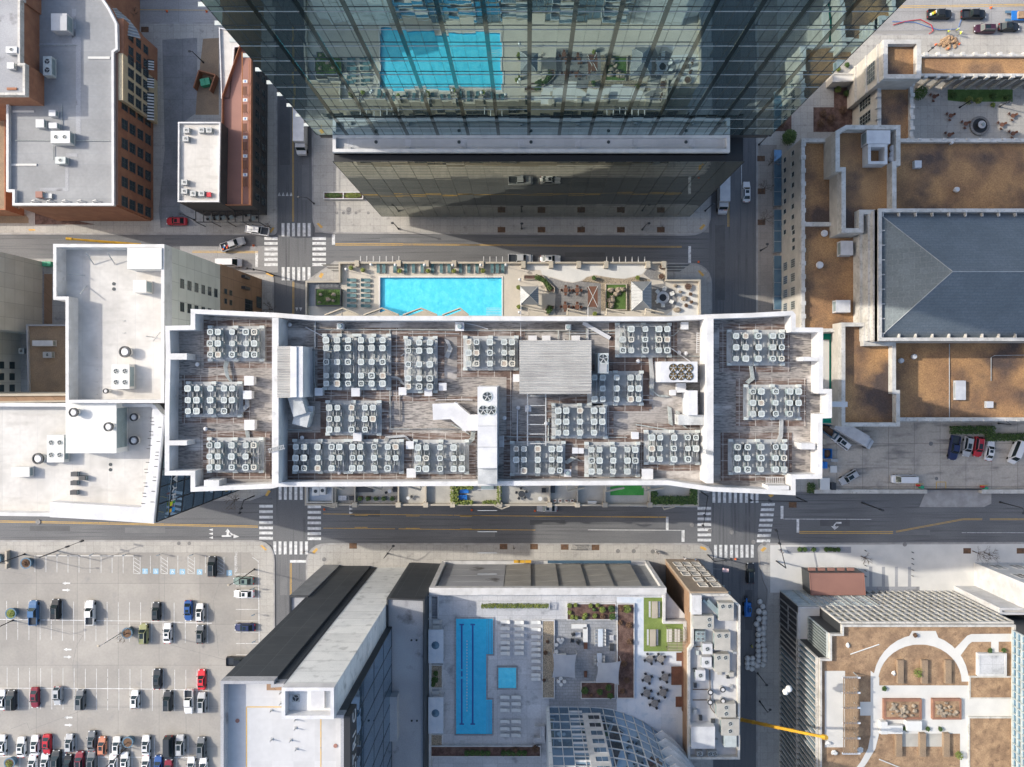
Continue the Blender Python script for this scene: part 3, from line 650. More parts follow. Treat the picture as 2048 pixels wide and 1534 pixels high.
t, hx, hy, h = rbox('chiller', 'white chiller with six bronze fans near the right dividing wall', 'chiller', 'B3', 1462, 1290, 1735, 1440, 81.3, 'white_metal')
MT['bronze'] = mat('fan_bronze', (.2, .13, .05), None, rough=.4, metal=.5, v=.2); M['bronze'] = MT['bronze']
for i in range(3):
    for j in range(2): fan(t, -hx*.3+i*hx*.42, hy*.38-j*hy*.78, h+.01, .47, m='bronze', ringm='ac_dark')
t, hx, hy, h = rbox('air_handler', 'small square unit with one fan beside the penthouse', 'air handler', 'B3', 1008, 1228, 1085, 1375, 81, 'ac')
fan(t, 0, hy*.45, h+.01, .55); MB().box(-hx*.7, hx*.7, -hy*.9, -hy*.1, h+.002, h+.1).build('louvre', M['steel'], t)
t, hx, hy, h = rbox('air_handler', 'narrow white unit with bulging duct below the chiller', 'air handler', 'C3', 1665, 150, 1735, 330, 80.8, 'white_metal')
MB().obox(0, -hy-.6, 3.2, 1.2, 0, .2, h-.6).build('duct', M['plat'], t)
for c, x, y, s_, lb in (('C2', 862, 160, 50, 'left of three under the first double rack'), ('C2', 1132, 162, 55, 'middle of three under the first double rack'), ('C2', 1476, 155, 50, 'under the five-row rack, left corner'), ('C2', 1665, 162, 50, 'under the five-row rack, right corner'), ('C2', 1145, 490, 55, 'between two racks in the lower left'), ('C2', 1530, 550, 50, 'between the two lower racks left of the air handler'), ('C2', 1540, 755, 60, 'at the bottom parapet left of the air handler'), ('C1', 1812, 78, 62, 'top of the left wing middle rack'), ('C1', 1800, 182, 55, 'right of the left wing middle rack'), ('C1', 1815, 402, 68, 'above the left wing bottom rack'), ('B3', 1645, 1026, 48, 'near the top right corner of the main roof'), ('C3', 842, 590, 36, 'between two lower racks right of the air handler'), ('C3', 886, 592, 32, 'beside the small junction box by the lower racks'), ('C3', 498, 282, 38, 'left of the gantry below the penthouse'), ('C3', 1282, 480, 45, 'above the lower right rack'), ('C3', 1620, 130, 62, 'just below the chiller'), ('C3', 1560, 165, 35, 'small one left below the chiller'), ('B3', 415, 1410, 50, 'at the left edge of the penthouse'), ('B3', 530, 1130, 55, 'left one above the penthouse'), ('B3', 630, 1130, 55, 'middle one above the penthouse'), ('B3', 846, 1130, 55, 'right one above the penthouse'), ('B2', 1018, 1030, 38, 'with dark centre near the upper left parapet'), ('B2', 1895, 1032, 58, 'with dark centre near the upper parapet'), ('B3', 792, 1036, 36, 'with round cap above the penthouse'), ('C3', 787, 755, 46, 'with round cap near the bottom parapet'), ('C3', 1372, 765, 75, 'wide one near the bottom right corner'), ('C2', 798, 285, 36, 'beside the angled duct'), ('C2', 1770, 122, 50, 'skylight frame right of the five-row rack')):
    p = WK(c, x, y, 79.4); s2 = s_/3.652/16.6
    t = thing('roof_box', 'white metal roof box '+lb, 'roof vent', (p[0], p[1], RZ+.12)); MB().box(-s2/2, s2/2, -s2/2, s2/2, 0, .95).build('casing', M['white_metal'], t)
    MB().box(-s2/2-.06, s2/2+.06, -s2/2-.06, s2/2+.06, .951, 1.03).build('lid', M['white_metal'], t)
    if 'cent' in lb or 'cap' in lb: MB().cyl(0, 0, 1.03, 1.3, .3, .26, 12).build('cap', M['ac_side'], t)
# condenser prototype, then every condenser as its own thing
ac = thing('condenser_unit', 'x', 'condenser', (0, 0, -500))
b = MB(); r_ = .34
oc = [(-.34, -.22), (-.22, -.34), (.22, -.34), (.34, -.22), (.34, .22), (.22, .34), (-.22, .34), (-.34, .22)]
b.prism(oc, 0, .8, m=1, mtop=0); ringmesh(b, [(x*1.04, y*1.04) for x, y in oc], .12, .78, .84, 0); b.build('casing', [M['ac'], M['ac_side']], ac)
g_ = MB().cyl(0, 0, .70, .815, .245, n=18); g_.ring(0, 0, .815, .09, .14, .01, 14); g_.build('fan_grille', M['fan_pale'], ac)
ac2 = thing('condenser_unit', 'x', 'condenser', (0, 0, -500))
b = MB(); b.prism(oc, 0, .8, m=1, mtop=0); ringmesh(b, [(x*1.04, y*1.04) for x, y in oc], .12, .78, .84, 0); b.build('casing', [M['ac'], M['ac_side']], ac2)
MB().cyl(0, 0, .70, .815, .245, n=18).build('fan_well', M['ac_dark'], ac2)
q = MB().cyl(0, 0, .816, .84, .06, n=8)
for i in range(5):
    a = 2*pi*i/5; q.face([(.04*cos(a), .04*sin(a), .825), (.23*cos(a-.1), .23*sin(a-.1), .82), (.23*cos(a+.12), .23*sin(a+.12), .835), (.05*cos(a+.5), .05*sin(a+.5), .83)])
q.build('fan_blades', M['ac'], ac2)
ACM = [None, None, {'condenser_paint': mat('condenser_paint_dull', (.44, .47, .45), (.36, .38, .36), .8, .6)}, {'condenser_paint': mat('condenser_paint_warm', (.55, .54, .48), (.45, .43, .37), .8, .6), 'fan_grille_pale': mat('fan_grille_rusty', (.33, .27, .21), (.4, .35, .3), 3)}, {'condenser_coil': M['dark_metal']}]
cbox = MB().box(-.28, .28, -.06, .3, 0, .36).mesh('connection_box', M['ac'])
protos = [ac, ac2]; ORD = ['first', 'second', 'third', 'fourth', 'fifth']
RK = 79.0; ZA = RK+.82; used_proto = [0, 0]
racks = [('B1', [1533, 1590, 1692, 1795, 1855], [1073, 1157, 1238], (), {(0, 0), (0, 3), (0, 4), (1, 0), (2, 0), (2, 2), (2, 4)}, 'left wing top rack'),
 ('C1', [1370, 1435, 1535, 1635, 1692], [135, 220, 300], {(2, 4)}, {(2, 3)}, 'left wing middle rack'),
 ('C1', [1527, 1588, 1690, 1792, 1850], [550, 632, 712], {(1, 4)}, {(0, 0), (0, 4), (2, 2), (2, 3), (2, 4)}, 'left wing bottom rack'),
 ('B2', [920, 1000, 1080], [1133, 1190, 1292, 1392, 1450], (), {(1, 2), (2, 0), (2, 2), (4, 2)}, 'first tall five-row rack'),
 ('B2', [1175, 1253, 1333], [1133, 1190, 1292, 1392, 1450], (), {(2, 2), (3, 1), (4, 0)}, 'second tall five-row rack'),
 ('B2', [1520, 1600, 1678], [1150, 1210, 1310, 1412, 1472], (), {(1, 0), (2, 0), (3, 2), (4, 1), (4, 2)}, 'third tall five-row rack'),
 ('B3', [62, 120, 218, 322, 380], [1147, 1225, 1304], (), {(0, 1), (1, 2), (2, 1), (2, 4)}, 'rack left of the penthouse'),
 ('B3', [1190, 1252, 1355, 1455, 1515], [1052, 1128, 1207], {(0, 0)}, {(1, 1), (1, 2), (1, 3), (2, 0), (2, 2), (2, 4)}, 'rack above the chiller'),
 ('C3', [983, 1043, 1145, 1248, 1306], [55, 135, 213], {(1, 0)}, set(), 'rack right of the penthouse'),
 ('C2', [943, 1002, 1105, 1203, 1262], [275, 357, 435], {(2, 4)}, {(1, 0), (2, 2), (2, 3)}, 'rack near the angled duct'),
 ('C2', [698, 758, 858, 960, 1017], [562, 642, 718], {(2, 4)}, {(0, 3), (2, 1)}, 'leftmost bottom rack'),
 ('C2', [1112, 1168, 1270, 1370, 1428], [562, 642, 718], {(2, 4)}, {(0, 2), (1, 0), (2, 3)}, 'second bottom rack'),
 ('C2', [1592, 1650, 1752, 1852, 1912], [566, 645, 722], {(0, 4)}, {(1, 1), (1, 2), (2, 0), (2, 2)}, 'bottom rack left of air handler'),
 ('C3', [410, 467, 568, 670, 728], [577, 656, 735], {(2, 0)}, {(2, 4)}, 'bottom rack right of air handler'),
 ('C3', [962, 1020, 1120, 1225, 1281], [583, 662, 742], {(2, 4)}, {(1, 0), (1, 4)}, 'second last bottom rack'),
 ('C3', [718, 776, 877, 980, 1040], [297, 378, 458], {(2, 4)}, set(), 'rack below the penthouse'),
 ('C3', [1403, 1463, 1565, 1667, 1725], [494, 574, 652], {(2, 4)}, {(0, 3), (0, 4), (1, 2), (2, 3)}, 'rightmost bottom rack'),
 ('B4', [-55, 15, 108, 215, 278], [1102, 1185, 1268], (), {(0, 2), (0, 4), (1, 4), (2, 3), (2, 4)}, 'right wing top rack'),
 ('C4', [68, 128, 235, 338, 400], [157, 240, 320], {(2, 4)}, {(0, 0), (0, 2), (2, 2), (2, 3)}, 'right wing middle rack'),
 ('C4', [-45, 28, 127, 235, 295], [563, 643, 727], (), {(0, 0), (0, 1), (0, 3), (1, 2), (1, 4), (2, 1)}, 'right wing bottom rack')]
padz = 0
rackbox = []; pz_ = [0]
def pzn(): pz_[0] += .004; return pz_[0]
for c, xs, ys, miss, dark, nm in racks:
    a = WK(c, min(xs), min(ys), ZA); e = WK(c, max(xs), max(ys), ZA)
    x0, x1, y1, y0 = a[0], e[0], a[1], e[1]
    rackbox.append((x0, x1, y0, y1))
    tag(MB().box(x0-1.55, x1+1.55, y0-1.6, y1+1.6, RZ+.001, RZ+.015+pzn()).build('walkway_pads', M['pad']), 'brown walkway pads laid round the '+nm, 'walkway pads')
    t = thing('equipment_rack', 'pale steel platform and rails of the '+nm, 'equipment rack', ((x0+x1)/2, (y0+y1)/2, RZ+.16))
    hx, hy = (x1-x0)/2, (y1-y0)/2
    MB().box(-hx-.75, hx+.75, -hy-.8, hy+.8, 0, .14).build('platform', M['plat'], t)
    k = MB()
    if len(xs) == 5:
        for x in xs:
            xx = WK(c, x, ys[0], ZA)[0]-(x0+x1)/2
            for o in (-.28, .28): k.box(xx+o-.04, xx+o+.04, -hy-.5, hy+.5, .72, .90, bottom=True)
        for y in (-hy-.5, -.3, hy+.35): k.box(-hx-.5, hx+.5, y, y+.12, .60, .715, bottom=True)
    else:
        for y in ys:
            yy = WK(c, xs[0], y, ZA)[1]-(y0+y1)/2
            for o in (-.28, .28): k.box(-hx-.5, hx+.5, yy+o-.04, yy+o+.04, .72, .90, bottom=True)
        for x in (-hx-.5, -.1, hx+.4): k.box(x, x+.1, -hy-.5, hy+.5, .60, .715, bottom=True)
    k.build('rail', M['steel'], t)
    l = MB()
    for x in (-hx-.45, 0, hx+.45):
        for y in (-hy-.45, hy+.45): l.box(x-.05, x+.05, y-.05, y+.05, .14, .72)
    l.build('rack_legs', M['steel'], t)
    for x in (-hx-.5, 0, hx+.5):
        for y in (-hy-.75, hy+.55):
            o = bpy.data.objects.new('connection_box', cbox); C.objects.link(o); o.parent = t; o.location = (x, y, .14)
    pp = MB()
    for i, x in enumerate(xs):
        for j in range(len(ys)-1):
            u = WK(c, x, ys[j], ZA); v2 = WK(c, x, ys[j+1], ZA); uy = (u[1]+v2[1])/2-(y0+y1)/2; ux = u[0]-(x0+x1)/2
            pp.box(ux-.2, ux+.12, uy-.35, uy+.3, .15, .2+random.random()*.35); pp.tube([(ux+.3, uy+.5, .3), (ux+.45, uy, .35), (ux+.35, uy-.6, .3)], .05, 5)
    pp.build('pipework', M['fan_pale'], t)
    for j, y in enumerate(ys):
        for i, x in enumerate(xs):
            if (j, i) in miss: continue
            p = WK(c, x, y, ZA); k = 1 if (j, i) in dark else 0
            lab = '%s condenser in %s row of %s, %s fan' % (ORD[i], ORD[j], nm, 'dark' if k else 'pale')
            loc = (p[0], p[1], RZ+.94)
            if not used_proto[k]: protos[k].location = loc; protos[k]['label'] = lab; protos[k]['group'] = 'condensers on the central tower roof'; used_proto[k] = 1; tree_of(protos[k])
            else: dup(protos[k], loc, random.uniform(-.06, .06), lab, 'condensers on the central tower roof', sc_=(random.uniform(.92, 1.1),)*3, mats=random.choice(ACM+ACM[:3]))
# extra pad runs, pipe bundles, conduits
for c, x0, y0, x1, y1 in (('C2', 830, 193, 2040, 228), ('C2', 690, 470, 2030, 512), ('C2', 630, 505, 690, 790), ('C3', 340, 0, 378, 790), ('C3', 340, 490, 1300, 525), ('B2', 870, 1068, 2045, 1108), ('B3', 0, 1068, 400, 1105), ('B3', 1115, 1000, 1150, 1390), ('C3', 1060, 250, 1400, 285), ('C3', 1315, 400, 1760, 440), ('C1', 1925, 460, 1975, 790), ('C2', 1310, 240, 1345, 470)):
    a, e = WK(c, x0, y0, RZ), WK(c, x1, y1, RZ)
    tag(MB().box(a[0], e[0], a[1], e[1], RZ+.001, RZ+.015+pzn()).build('walkway_pads', M['pad']), 'long run of brown walkway pads between racks', 'walkway pads', 'walkway pad runs on the tower roof')
for n_, (c, pts) in enumerate((('B1', [(1660, 1270), (1650, 1330), (1665, 1400), (1690, 1440)]), ('C2', [(1355, 530), (1370, 490), (1500, 480), (1540, 530)]), ('C2', [(2000, 420), (1990, 500), (1940, 550)]), ('C2', [(1370, 50), (1450, 55), (1490, 110)]), ('C2', [(340, 440), (350, 500)]), ('C1', [(1800, 200), (1810, 260), (1760, 300)]), ('C3', [(1395, 90), (1400, 150), (1450, 190), (1520, 190)]), ('C3', [(1170, 100), (1200, 150), (1190, 220)]), ('C3', [(1590, 300), (1600, 380), (1650, 420)]), ('B2', [(1800, 1130), (1830, 1190), (1800, 1260)]), ('C4', [(50, -40), (60, 60), (20, 95)]), ('C4', [(275, 360), (265, 480), (240, 560)]), ('C3', [(1530, 270), (1540, 400)]), ('B3', [(1390, 1240), (1400, 1400), (1400, 1534)]), ('C3', [(770, 680), (830, 640), (870, 660)]))):
    k = MB()
    for o in range(6):
        k.tube([WK(c, x+o*5-12, y+o*2.5-6, RZ+.3)+(RZ+.22+(.25 if 0 < i < len(pts)-1 else 0),) for i, (x, y) in enumerate(pts)], .05, 5)
    tag(k.build('pipe_bundle', M['steel' if n_ % 2 else 'fan_pale']), 'bundle of refrigerant pipes crossing the stained tower roof near a rack', 'pipes', 'pipe bundles on the tower roof')
k = MB()
for c, pts in (('B2', [(835, 1010), (835, 1400), (850, 1534)]), ('B2', [(835, 1053), (2040, 1060)]), ('B2', [(1388, 1055), (1388, 1600)]), ('C2', [(1388, 0), (1392, 430), (1960, 432)]), ('B3', [(0, 1062), (1130, 1066)]), ('B3', [(925, 1000), (925, 1150)]), ('B3', [(800, 1050), (800, 1140)]), ('C2', [(635, 435), (820, 440)]), ('B3', [(1545, 1250), (1760, 1250), (1760, 1090)]), ('C3', [(340, 488), (1220, 492)]), ('B3', [(1490, 1100), (1560, 1100), (1600, 1060)])):
    k.tube([WK(c, x, y, RZ+.2)+(RZ+.2,) for x, y in pts], .06, 5)
tag(k.build('conduit_runs', M['fan_pale']), 'thin grey conduits running on blocks across the tower roof', 'conduit')
for n_, (c, x0, y0, x1, y1) in enumerate((('B3', 905, 1010, 1090, 1115), )):
    k = MB(); strip(k, c, [(x0, y0), (x1, y1)], .45, RZ+.1, RZ+.5); tag(k.build('covered_tray', M['white_metal']), 'diagonal white cable tray above the penthouse', 'cable tray')
for i in range(34):
    x, y = random.uniform(585, 1395), random.choice((652, 668, 800, 858, 872, 700, 962)); a = W(x, y, RZ); L = random.uniform(.8, 3.5); an = random.choice((0, 0, pi/2, random.uniform(-.6, .6))); k = MB().tube([(-L, 0, .22), (0, .12*random.random(), .22), (L, 0, .22)], random.uniform(.04, .09), 5); o = tag(k.build('loose_pipe', M[random.choice(('fan_pale', 'steel', 'deck_g', 'white_metal'))]), 'short pipe lying on the stained central tower roof', 'pipe', 'loose pipes on the tower roof'); o.location = (a[0], a[1], RZ); o.rotation_euler = (0, 0, an)
def ladder(label, c, p, q, z, wd=.55, m='white_metal', n=10):
    a, b = Vector(WK(c, *p, z)), Vector(WK(c, *q, z)); d = (b-a); L = d.length; t = thing('ladder', label, 'ladder', (a.x, a.y, z), atan2(d.y, d.x))
    r = MB().box(0, L, -wd/2, -wd/2+.06, 0, .08, bottom=True).box(0, L, wd/2-.06, wd/2, 0, .08, bottom=True); r.build('rails', M[m], t)
    s2 = MB()
    for i in range(n): s2.box((i+.5)*L/n-.03, (i+.5)*L/n+.03, -wd/2, wd/2, .02, .07, bottom=True)
    s2.build('rungs', M[m], t)
ladder('white ladder lying by the right dividing wall near the top', 'B3', (1745, 1075), (1742, 1228), RZ+.4)
ladder('ladder beside the long air handler', 'C3', (305, 480), (305, 565), RZ+.6)
ladder('wooden-toned ladder in the lower corner of the right wing', 'C4', (155, 805), (290, 805), RZ+.5, .8)
ladder('steel ladder hooked over the left dividing wall', 'C2', (500, 590), (618, 560), 81.35, .5, 'steel')
ladder('steel ladder hooked over the right dividing wall', 'C3', (1770, 590), (1850, 610), 81.35, .5, 'steel')
t = thing('duct_gantry', 'pale rail gantry standing below the penthouse', 'gantry', WK('C3', 560, 300, 80)+(RZ,)); k = MB()
for x in (-1.1, 1.1): k.box(x-.07, x+.07, -4.2, 4.2, 1.4, 1.55, bottom=True)
k.build('beams', M['plat'], t); k = MB()
for y in range(8): k.box(-1.1, 1.1, -4+y*1.15, -3.9+y*1.15, 1.3, 1.4, bottom=True)
k.build('cross_bars', M['plat'], t); k = MB()
for x in (-1.1, 1.1):
    for y in (-4, 0, 4): k.box(x-.06, x+.06, y-.06, y+.06, 0, 1.4)
k.build('posts', M['plat'], t)
for n_, (c, x, y) in enumerate((('C3', 425, 275), ('C2', 745, 495), ('B2', 655, 1020), ('C3', 1600, 1150), ('B3', 1600, 1225), ('B3', 1650, 1230), ('B3', 1302, 1288), ('C3', 325, 350), ('C2', 1015, 748), ('C1', 1500, 430), ('B1', 1440, 1310), ('C3', 630, 390))):
    if c == 'C3' and y > 1000: continue
    p = WK(c, x, y, RZ+.5); t = thing('roof_vent', 'small round pale vent pipe on the stained tower roof', 'vent pipe', (p[0], p[1], RZ), 0, 'vent pipes on the tower roof')
    MB().cyl(0, 0, 0, .5, .14, n=10).build('pipe', M['steel'], t); MB().cyl(0, 0, .5, .62, .26, .1, n=10).build('cowl', M['white_metal'], t)
# ------------------------------------------------------------ mirrored glass tower (north)
M['tower_dark'] = glassmat('dark_column_glass', (.09, .13, .13), .85, .05)
GT = thing('glass_tower', 'mirrored teal glass tower reflecting the pool deck at the top of the picture', 'office tower')
px0 = lambda q: q/G0
YL, YU = px0(318), px0(352); ZL = 46.0
LX0, LX1 = px0(-284), px0(318); UX0, UX1 = px0(-303), px0(352)
curtain(GT, (LX1, YL), (LX0, YL), 3.6, ZL-1.6, 3.2, .98, 'mirror2', 'dark_metal', .0012, .06, .06, .03, gname='lower_glass_wall', mname='lower_mullion_grid')
curtain(GT, (LX1-3, YL+2.2), (LX0+2, YL+2.2), .1, 3.6, 3.2, 3.5, 'glass', 'dark_metal', .001, .08, .08, gname='lobby_glass', mname='lobby_frame')
MB().box(LX0+2, LX1-3, YL+2.3, YL+40, 0, 3.6).box(LX0+.1, LX1-.1, YL+.1, YL+40, 3.6, ZL-2, bottom=True).build('lower_wall', M['black'], GT)
MB().box(UX0+.15, UX1-.15, YU+.2, YU+34, ZL-2.0, 112, bottom=True).build('upper_wall', M['dark_metal'], GT)
curtain(GT, (UX1, YU), (UX0, YU), ZL, ZL+4.1*15, 1.62, 4.1, 'mirror', 'dark_metal', .0017, .07, .07, .10, 0, gname='upper_glass_wall', mname='upper_mullion_grid')
for j in range(1, 14):                     # second transom of each storey, balcony slab ends on the left corner
    z = ZL+4.1*j; MB().box(UX0, UX1, YU-.05, YU+.02, z-1.02, z-.96, bottom=True).build('transom', M['steel'], GT)
    MB().box(UX0-.9, UX0+.1, YU+.0, YU+.5, z-.08, z+.08, bottom=True).build('slab_edge', M['ac'], GT)
for i in range(1, 15):
    x = UX0+i*(UX1-UX0)/15.0; MB().box(x-.27, x+.27, YU-.06, YU+.02, ZL, ZL+61, bottom=True).build('dark_column', M['tower_dark'], GT)
# the projecting white roof ledge
lx0, lx1 = (665-NX)/S(ZL), (1460-NX)/S(ZL); ly0, ly1 = (NY-304)/S(ZL), (NY-268)/S(ZL)
MB().box(lx0, lx1, ly0, YU+.15, ZL-1.6, ZL-.75, bottom=True).build('ledge_roof', M['lt_roof'], GT)
rm = MB(); ringmesh(rm, [(lx0, ly0), (lx1, ly0), (lx1, YU+.1), (lx0, YU+.1)], .55, ZL-1.62, ZL); rm.build('ledge_parapet', M['white_metal'], GT)
MB().box(lx0+.6, lx1-.6, ly1-.35, ly1-.05, ZL-.74, ZL-.2).build('ledge_kerb', M['white_metal'], GT)
for k, x in enumerate((752, 918, 1062, 1217, 1372)):
    p = W(x, 284, ZL-.7); MB().cyl(p[0], p[1], ZL-.74, ZL-.66, .28, n=12).build('roof_drain', M['ac_dark'], GT)
for k, x in enumerate((700, 816, 928, 1042, 1156, 1270, 1384, 1452)):
    p = W(x, 284, ZL-.7); MB().box(p[0]-.5, p[0]+.5, ly0+.6, ly1-.4, ZL-.745, ZL-.735).build('roof_seam_strip', M['deck2'], GT)
    MB().box(p[0]-.25, p[0]+.25, ly0+.62, ly0+1.0, ZL-.74, ZL-.3).build('davit_base', M['steel'], GT)
# canopy strip and planter at the foot of the glass tower
t = thing('planter_box', 'long white planter with dark hedge and grass west of glass tower', 'planter', WK('B2', 1048, 78, .6)+(KZ,)); 
for x0, x1, y0, y1 in ((-4.6, 4.6, -.85, -.62), (-4.6, 4.6, .62, .85), (-4.6, -4.38, -.62, .62), (4.38, 4.6, -.62, .62), (-.1, .1, -.62, .62)): pass
k = MB(); ringmesh(k, [(-4.6, -.85), (4.6, -.85), (4.6, .85), (-4.6, .85)], .2, 0, .7); k.box(-.12, .12, -.65, .65, 0, .7); k.build('box', M['white_wall'], t)
MB().box(-4.4, 4.4, -.65, .65, 0, .5).build('soil', M['mulch'], t)
MB().leaves(-2.2, 0, .75, 2.1, .6, .35, 600, .12).build('dark_hedge', M['leaf'], t); MB().leaves(2.2, 0, .75, 2.1, .6, .35, 500, .14).build('grasses', M['leaf_y'], t)

# ------------------------------------------------------------ podium of the residential tower: north pool deck
PD = 17.0
pd = [K('B2', 770, 700), K('B2', 1012, 700), K('B2', 1012, 562), K('B3', 1512, 560), K('B3', 1512, 690), K('B3', 1758, 690), K('B3', 1760, 1100), K('C3', 1745, 995), K('C2', 765, 990), K('C2', 765, 0)]
PT, ppoly = bld('podium', 'beige parking podium with pool deck, under the central tower', 'podium', pd, PD+1, 0, 'beige', 'deck', .95, .35, 'beige')
for o in list(PT.children):
    if o.name.startswith('roof'): bpy.data.objects.remove(o)
_a, _b = WK('B2', 1316, 676, PD+.1), WK('B2', 2203, 1080, PD+.1); _x0, _x1 = min(p[0] for p in ppoly)+.2, max(p[0] for p in ppoly)-.2
_nw, _sy = WK('B2', 1012, 690, PD+1), WK('C2', 765, 990, PD+1)[1]+.2
rk = MB()
for x0_, x1_, y0_, y1_ in ((_x0, _nw[0]+.2, _b[1], _nw[1]-.4), (_nw[0]+.2, _a[0], _b[1], WK('B2', 0, 570, PD+1)[1]), (_a[0], _b[0], _a[1], WK('B2', 0, 570, PD+1)[1]), (_b[0], WK('B3', 1508, 0, PD+1)[0], _b[1], WK('B2', 0, 570, PD+1)[1]), (WK('B3', 1508, 0, PD+1)[0], _x1, _b[1], WK('B3', 0, 698, PD+1)[1]), (_x0, _x1, _sy, _b[1])): rk.face([(x0_, y0_, PD+.05), (x1_, y0_, PD+.05), (x1_, y1_, PD+.05), (x0_, y1_, PD+.05)])
rk.build('roof', M['deck'], PT)
a = W(674, 0, PD)[0]; b = W(1395, 0, PD)[0]; yN = W(0, 523, PD)[1]
zs = [4, 8, 12]
windows(PT, (b, yN+.02), (a, yN+.02), zs, [3+6.2*i for i in range(13)], 4.6, 1.9, 'winframe_d', 'cglass', 3, 1, .05, False, 'parking_opening')
for n_, x in enumerate((1145, 1450, 1655, 1855)):
    p = WK('B2', x, 570, PD+1.2); MB().box(p[0]-.45, p[0]+.45, p[1]-.7, p[1]+.55, PD-1, PD+1.25, bottom=True).build('pier', M['beige'], PT)
for n_, x in enumerate((157, 462, 665, 868, 1068, 1375, 1490)):
    p = WK('B3', x, 575, PD+1.2); MB().box(p[0]-.45, p[0]+.45, p[1]-.85, p[1]+.55, PD-1, PD+1.25, bottom=True).build('pier', M['beige'], PT)
def fins(c, xs, y0, y1, z=PD-2):
    for x in xs:
        p, q = WK(c, x, y0, z), WK(c, x, y1, z); MB().box(p[0]-.06, p[0]+.06, p[1], q[1]-.4, z-.5, z, bottom=True).build('trellis_fin', M['white_metal'], PT)
fins('B2', [1172, 1218, 1265, 1312, 1360, 1405, 1452], 518, 560); fins('B3', [172, 218, 265, 310], 522, 560); fins('B3', [1072, 1118, 1165, 1210, 1258, 1304, 1350], 522, 560)
def deck(name, c, pts, m, z=PD+.055, parent=PT, cc=True): return sheet(name, [WK(c, x, y, z) for x, y in pts], z, m, parent)
zt = PD+.06
wv = [(600, 655), (640, 665), (700, 680), (760, 700), (825, 710), (880, 700), (925, 670), (985, 655), (1060, 668), (1120, 680), (1200, 682), (1280, 665), (1330, 650), (1365, 610), (1375, 575), (490, 575), (490, 620), (590, 622)]
deck('white_paving', 'B3', wv, 'deck_w', zt)
deck('stamped_paving', 'B3', [(700, 950), (690, 920), (700, 780), (640, 690), (660, 675), (760, 705), (825, 715), (890, 700), (1030, 720), (1030, 950)], 'deck_g', zt+.004)
deck('pebble_bed', 'B3', [(890, 705), (925, 675), (985, 660), (1060, 672), (1200, 688), (1290, 668), (1390, 690), (1390, 720), (1245, 735), (1245, 920), (1030, 920), (1030, 720)], 'pebble', zt+.004)
deck('rock_garden_grass', 'B3', [(1068, 728), (1210, 728), (1210, 905), (1068, 905)], 'grass', PD+.25)
deck('stamped_paving', 'B3', [(1395, 690), (1480, 700), (1490, 720), (1395, 730), (1395, 950), (1420, 950), (1440, 900), (1500, 915), (1560, 900), (1590, 840), (1570, 770), (1500, 735), (1500, 700), (1470, 640), (1375, 600), (1340, 650)], 'deck_g', zt+.008)
deck('white_paving', 'B3', [(1590, 735), (1755, 735), (1755, 955), (1500, 955), (1560, 905), (1600, 840), (1585, 780)], 'deck_w', zt+.004)
def ringp(name, c, pts, z0, z1, tk, m, parent=PT):
    k = MB(); ringmesh(k, [WK(c, x, y, z1) for x, y in pts], tk, z0, z1); return k.build(name, M[m], parent)
ringp('planter_wall', 'B3', [(1062, 720), (1220, 720), (1220, 915), (1062, 915)], PD, PD+.45, .2, 'beige')
def pool(name, label, c, pts, z, depth, wm, tm, coping='deck_w', dw=.02):
    P = [WK(c, x, y, z) for x, y in pts]
    if area(P) < 0: P = P[::-1]
    t = thing(name, label, 'swimming pool')
    k = MB(); o = inset(P, -.3); ringmesh(k, o, .3, z-.12, z+.06); k.build('coping', M[coping], t)
    k = MB(); n = len(P)
    for i in range(n): a, b = P[i], P[(i+1) % n]; k.face([(b[0], b[1], z+.03), (a[0], a[1], z+.03), (a[0], a[1], z-depth), (b[0], b[1], z-depth)])
    k.face([(p[0], p[1], z-dw-.2) for p in P]); k.build('basin', M[tm], t)
    MB().face([(p[0], p[1], z-dw) for p in P]).build('water', M[wm], t); return t
N1 = pool('swimming_pool', 'long bright turquoise pool on the beige podium deck', 'B2', [(1314, 676), (2496, 676), (2200, 1010)], PD+.08, .6, 'water', 'pooltile') if 0 else None
P0 = (760.5, 555); P1 = (1002.5, 640)
pts = [(1316, 676), (2203, 676), (2203, 1080), (1316, 1080)]
POOL = pool('swimming_pool', 'long bright turquoise pool on the beige podium deck', 'B2', pts, PD+.10, .9, 'water', 'pooltile2', dw=.5)
k = MB()
for i in range(5):
    p, q = WK('B3', 190, 897+i*12, PD+.12), WK('B3', 300, 897+i*12, PD+.12); k.box(p[0], q[0], p[1]-.03, p[1]+.03, PD-.5, PD-.37)
k.build('step_markings', M['lounge_w'], POOL)
for c, x, y in (('B2', 1382, 662), ('B3', 190, 668)):
    p = WK(c, x, y, PD+.6); t = thing('pool_ladder', 'steel grab-rail ladder at the %s end of the turquoise pool' % ('left' if c == 'B2' else 'right'), 'pool ladder', (p[0], p[1], PD+.12))
    for s_ in (-.28, .28): MB().tube([(s_, .5, 0), (s_, .4, .7), (s_, -.2, .7), (s_, -.45, -.1)], .03).build('rail', M['steel'], t)
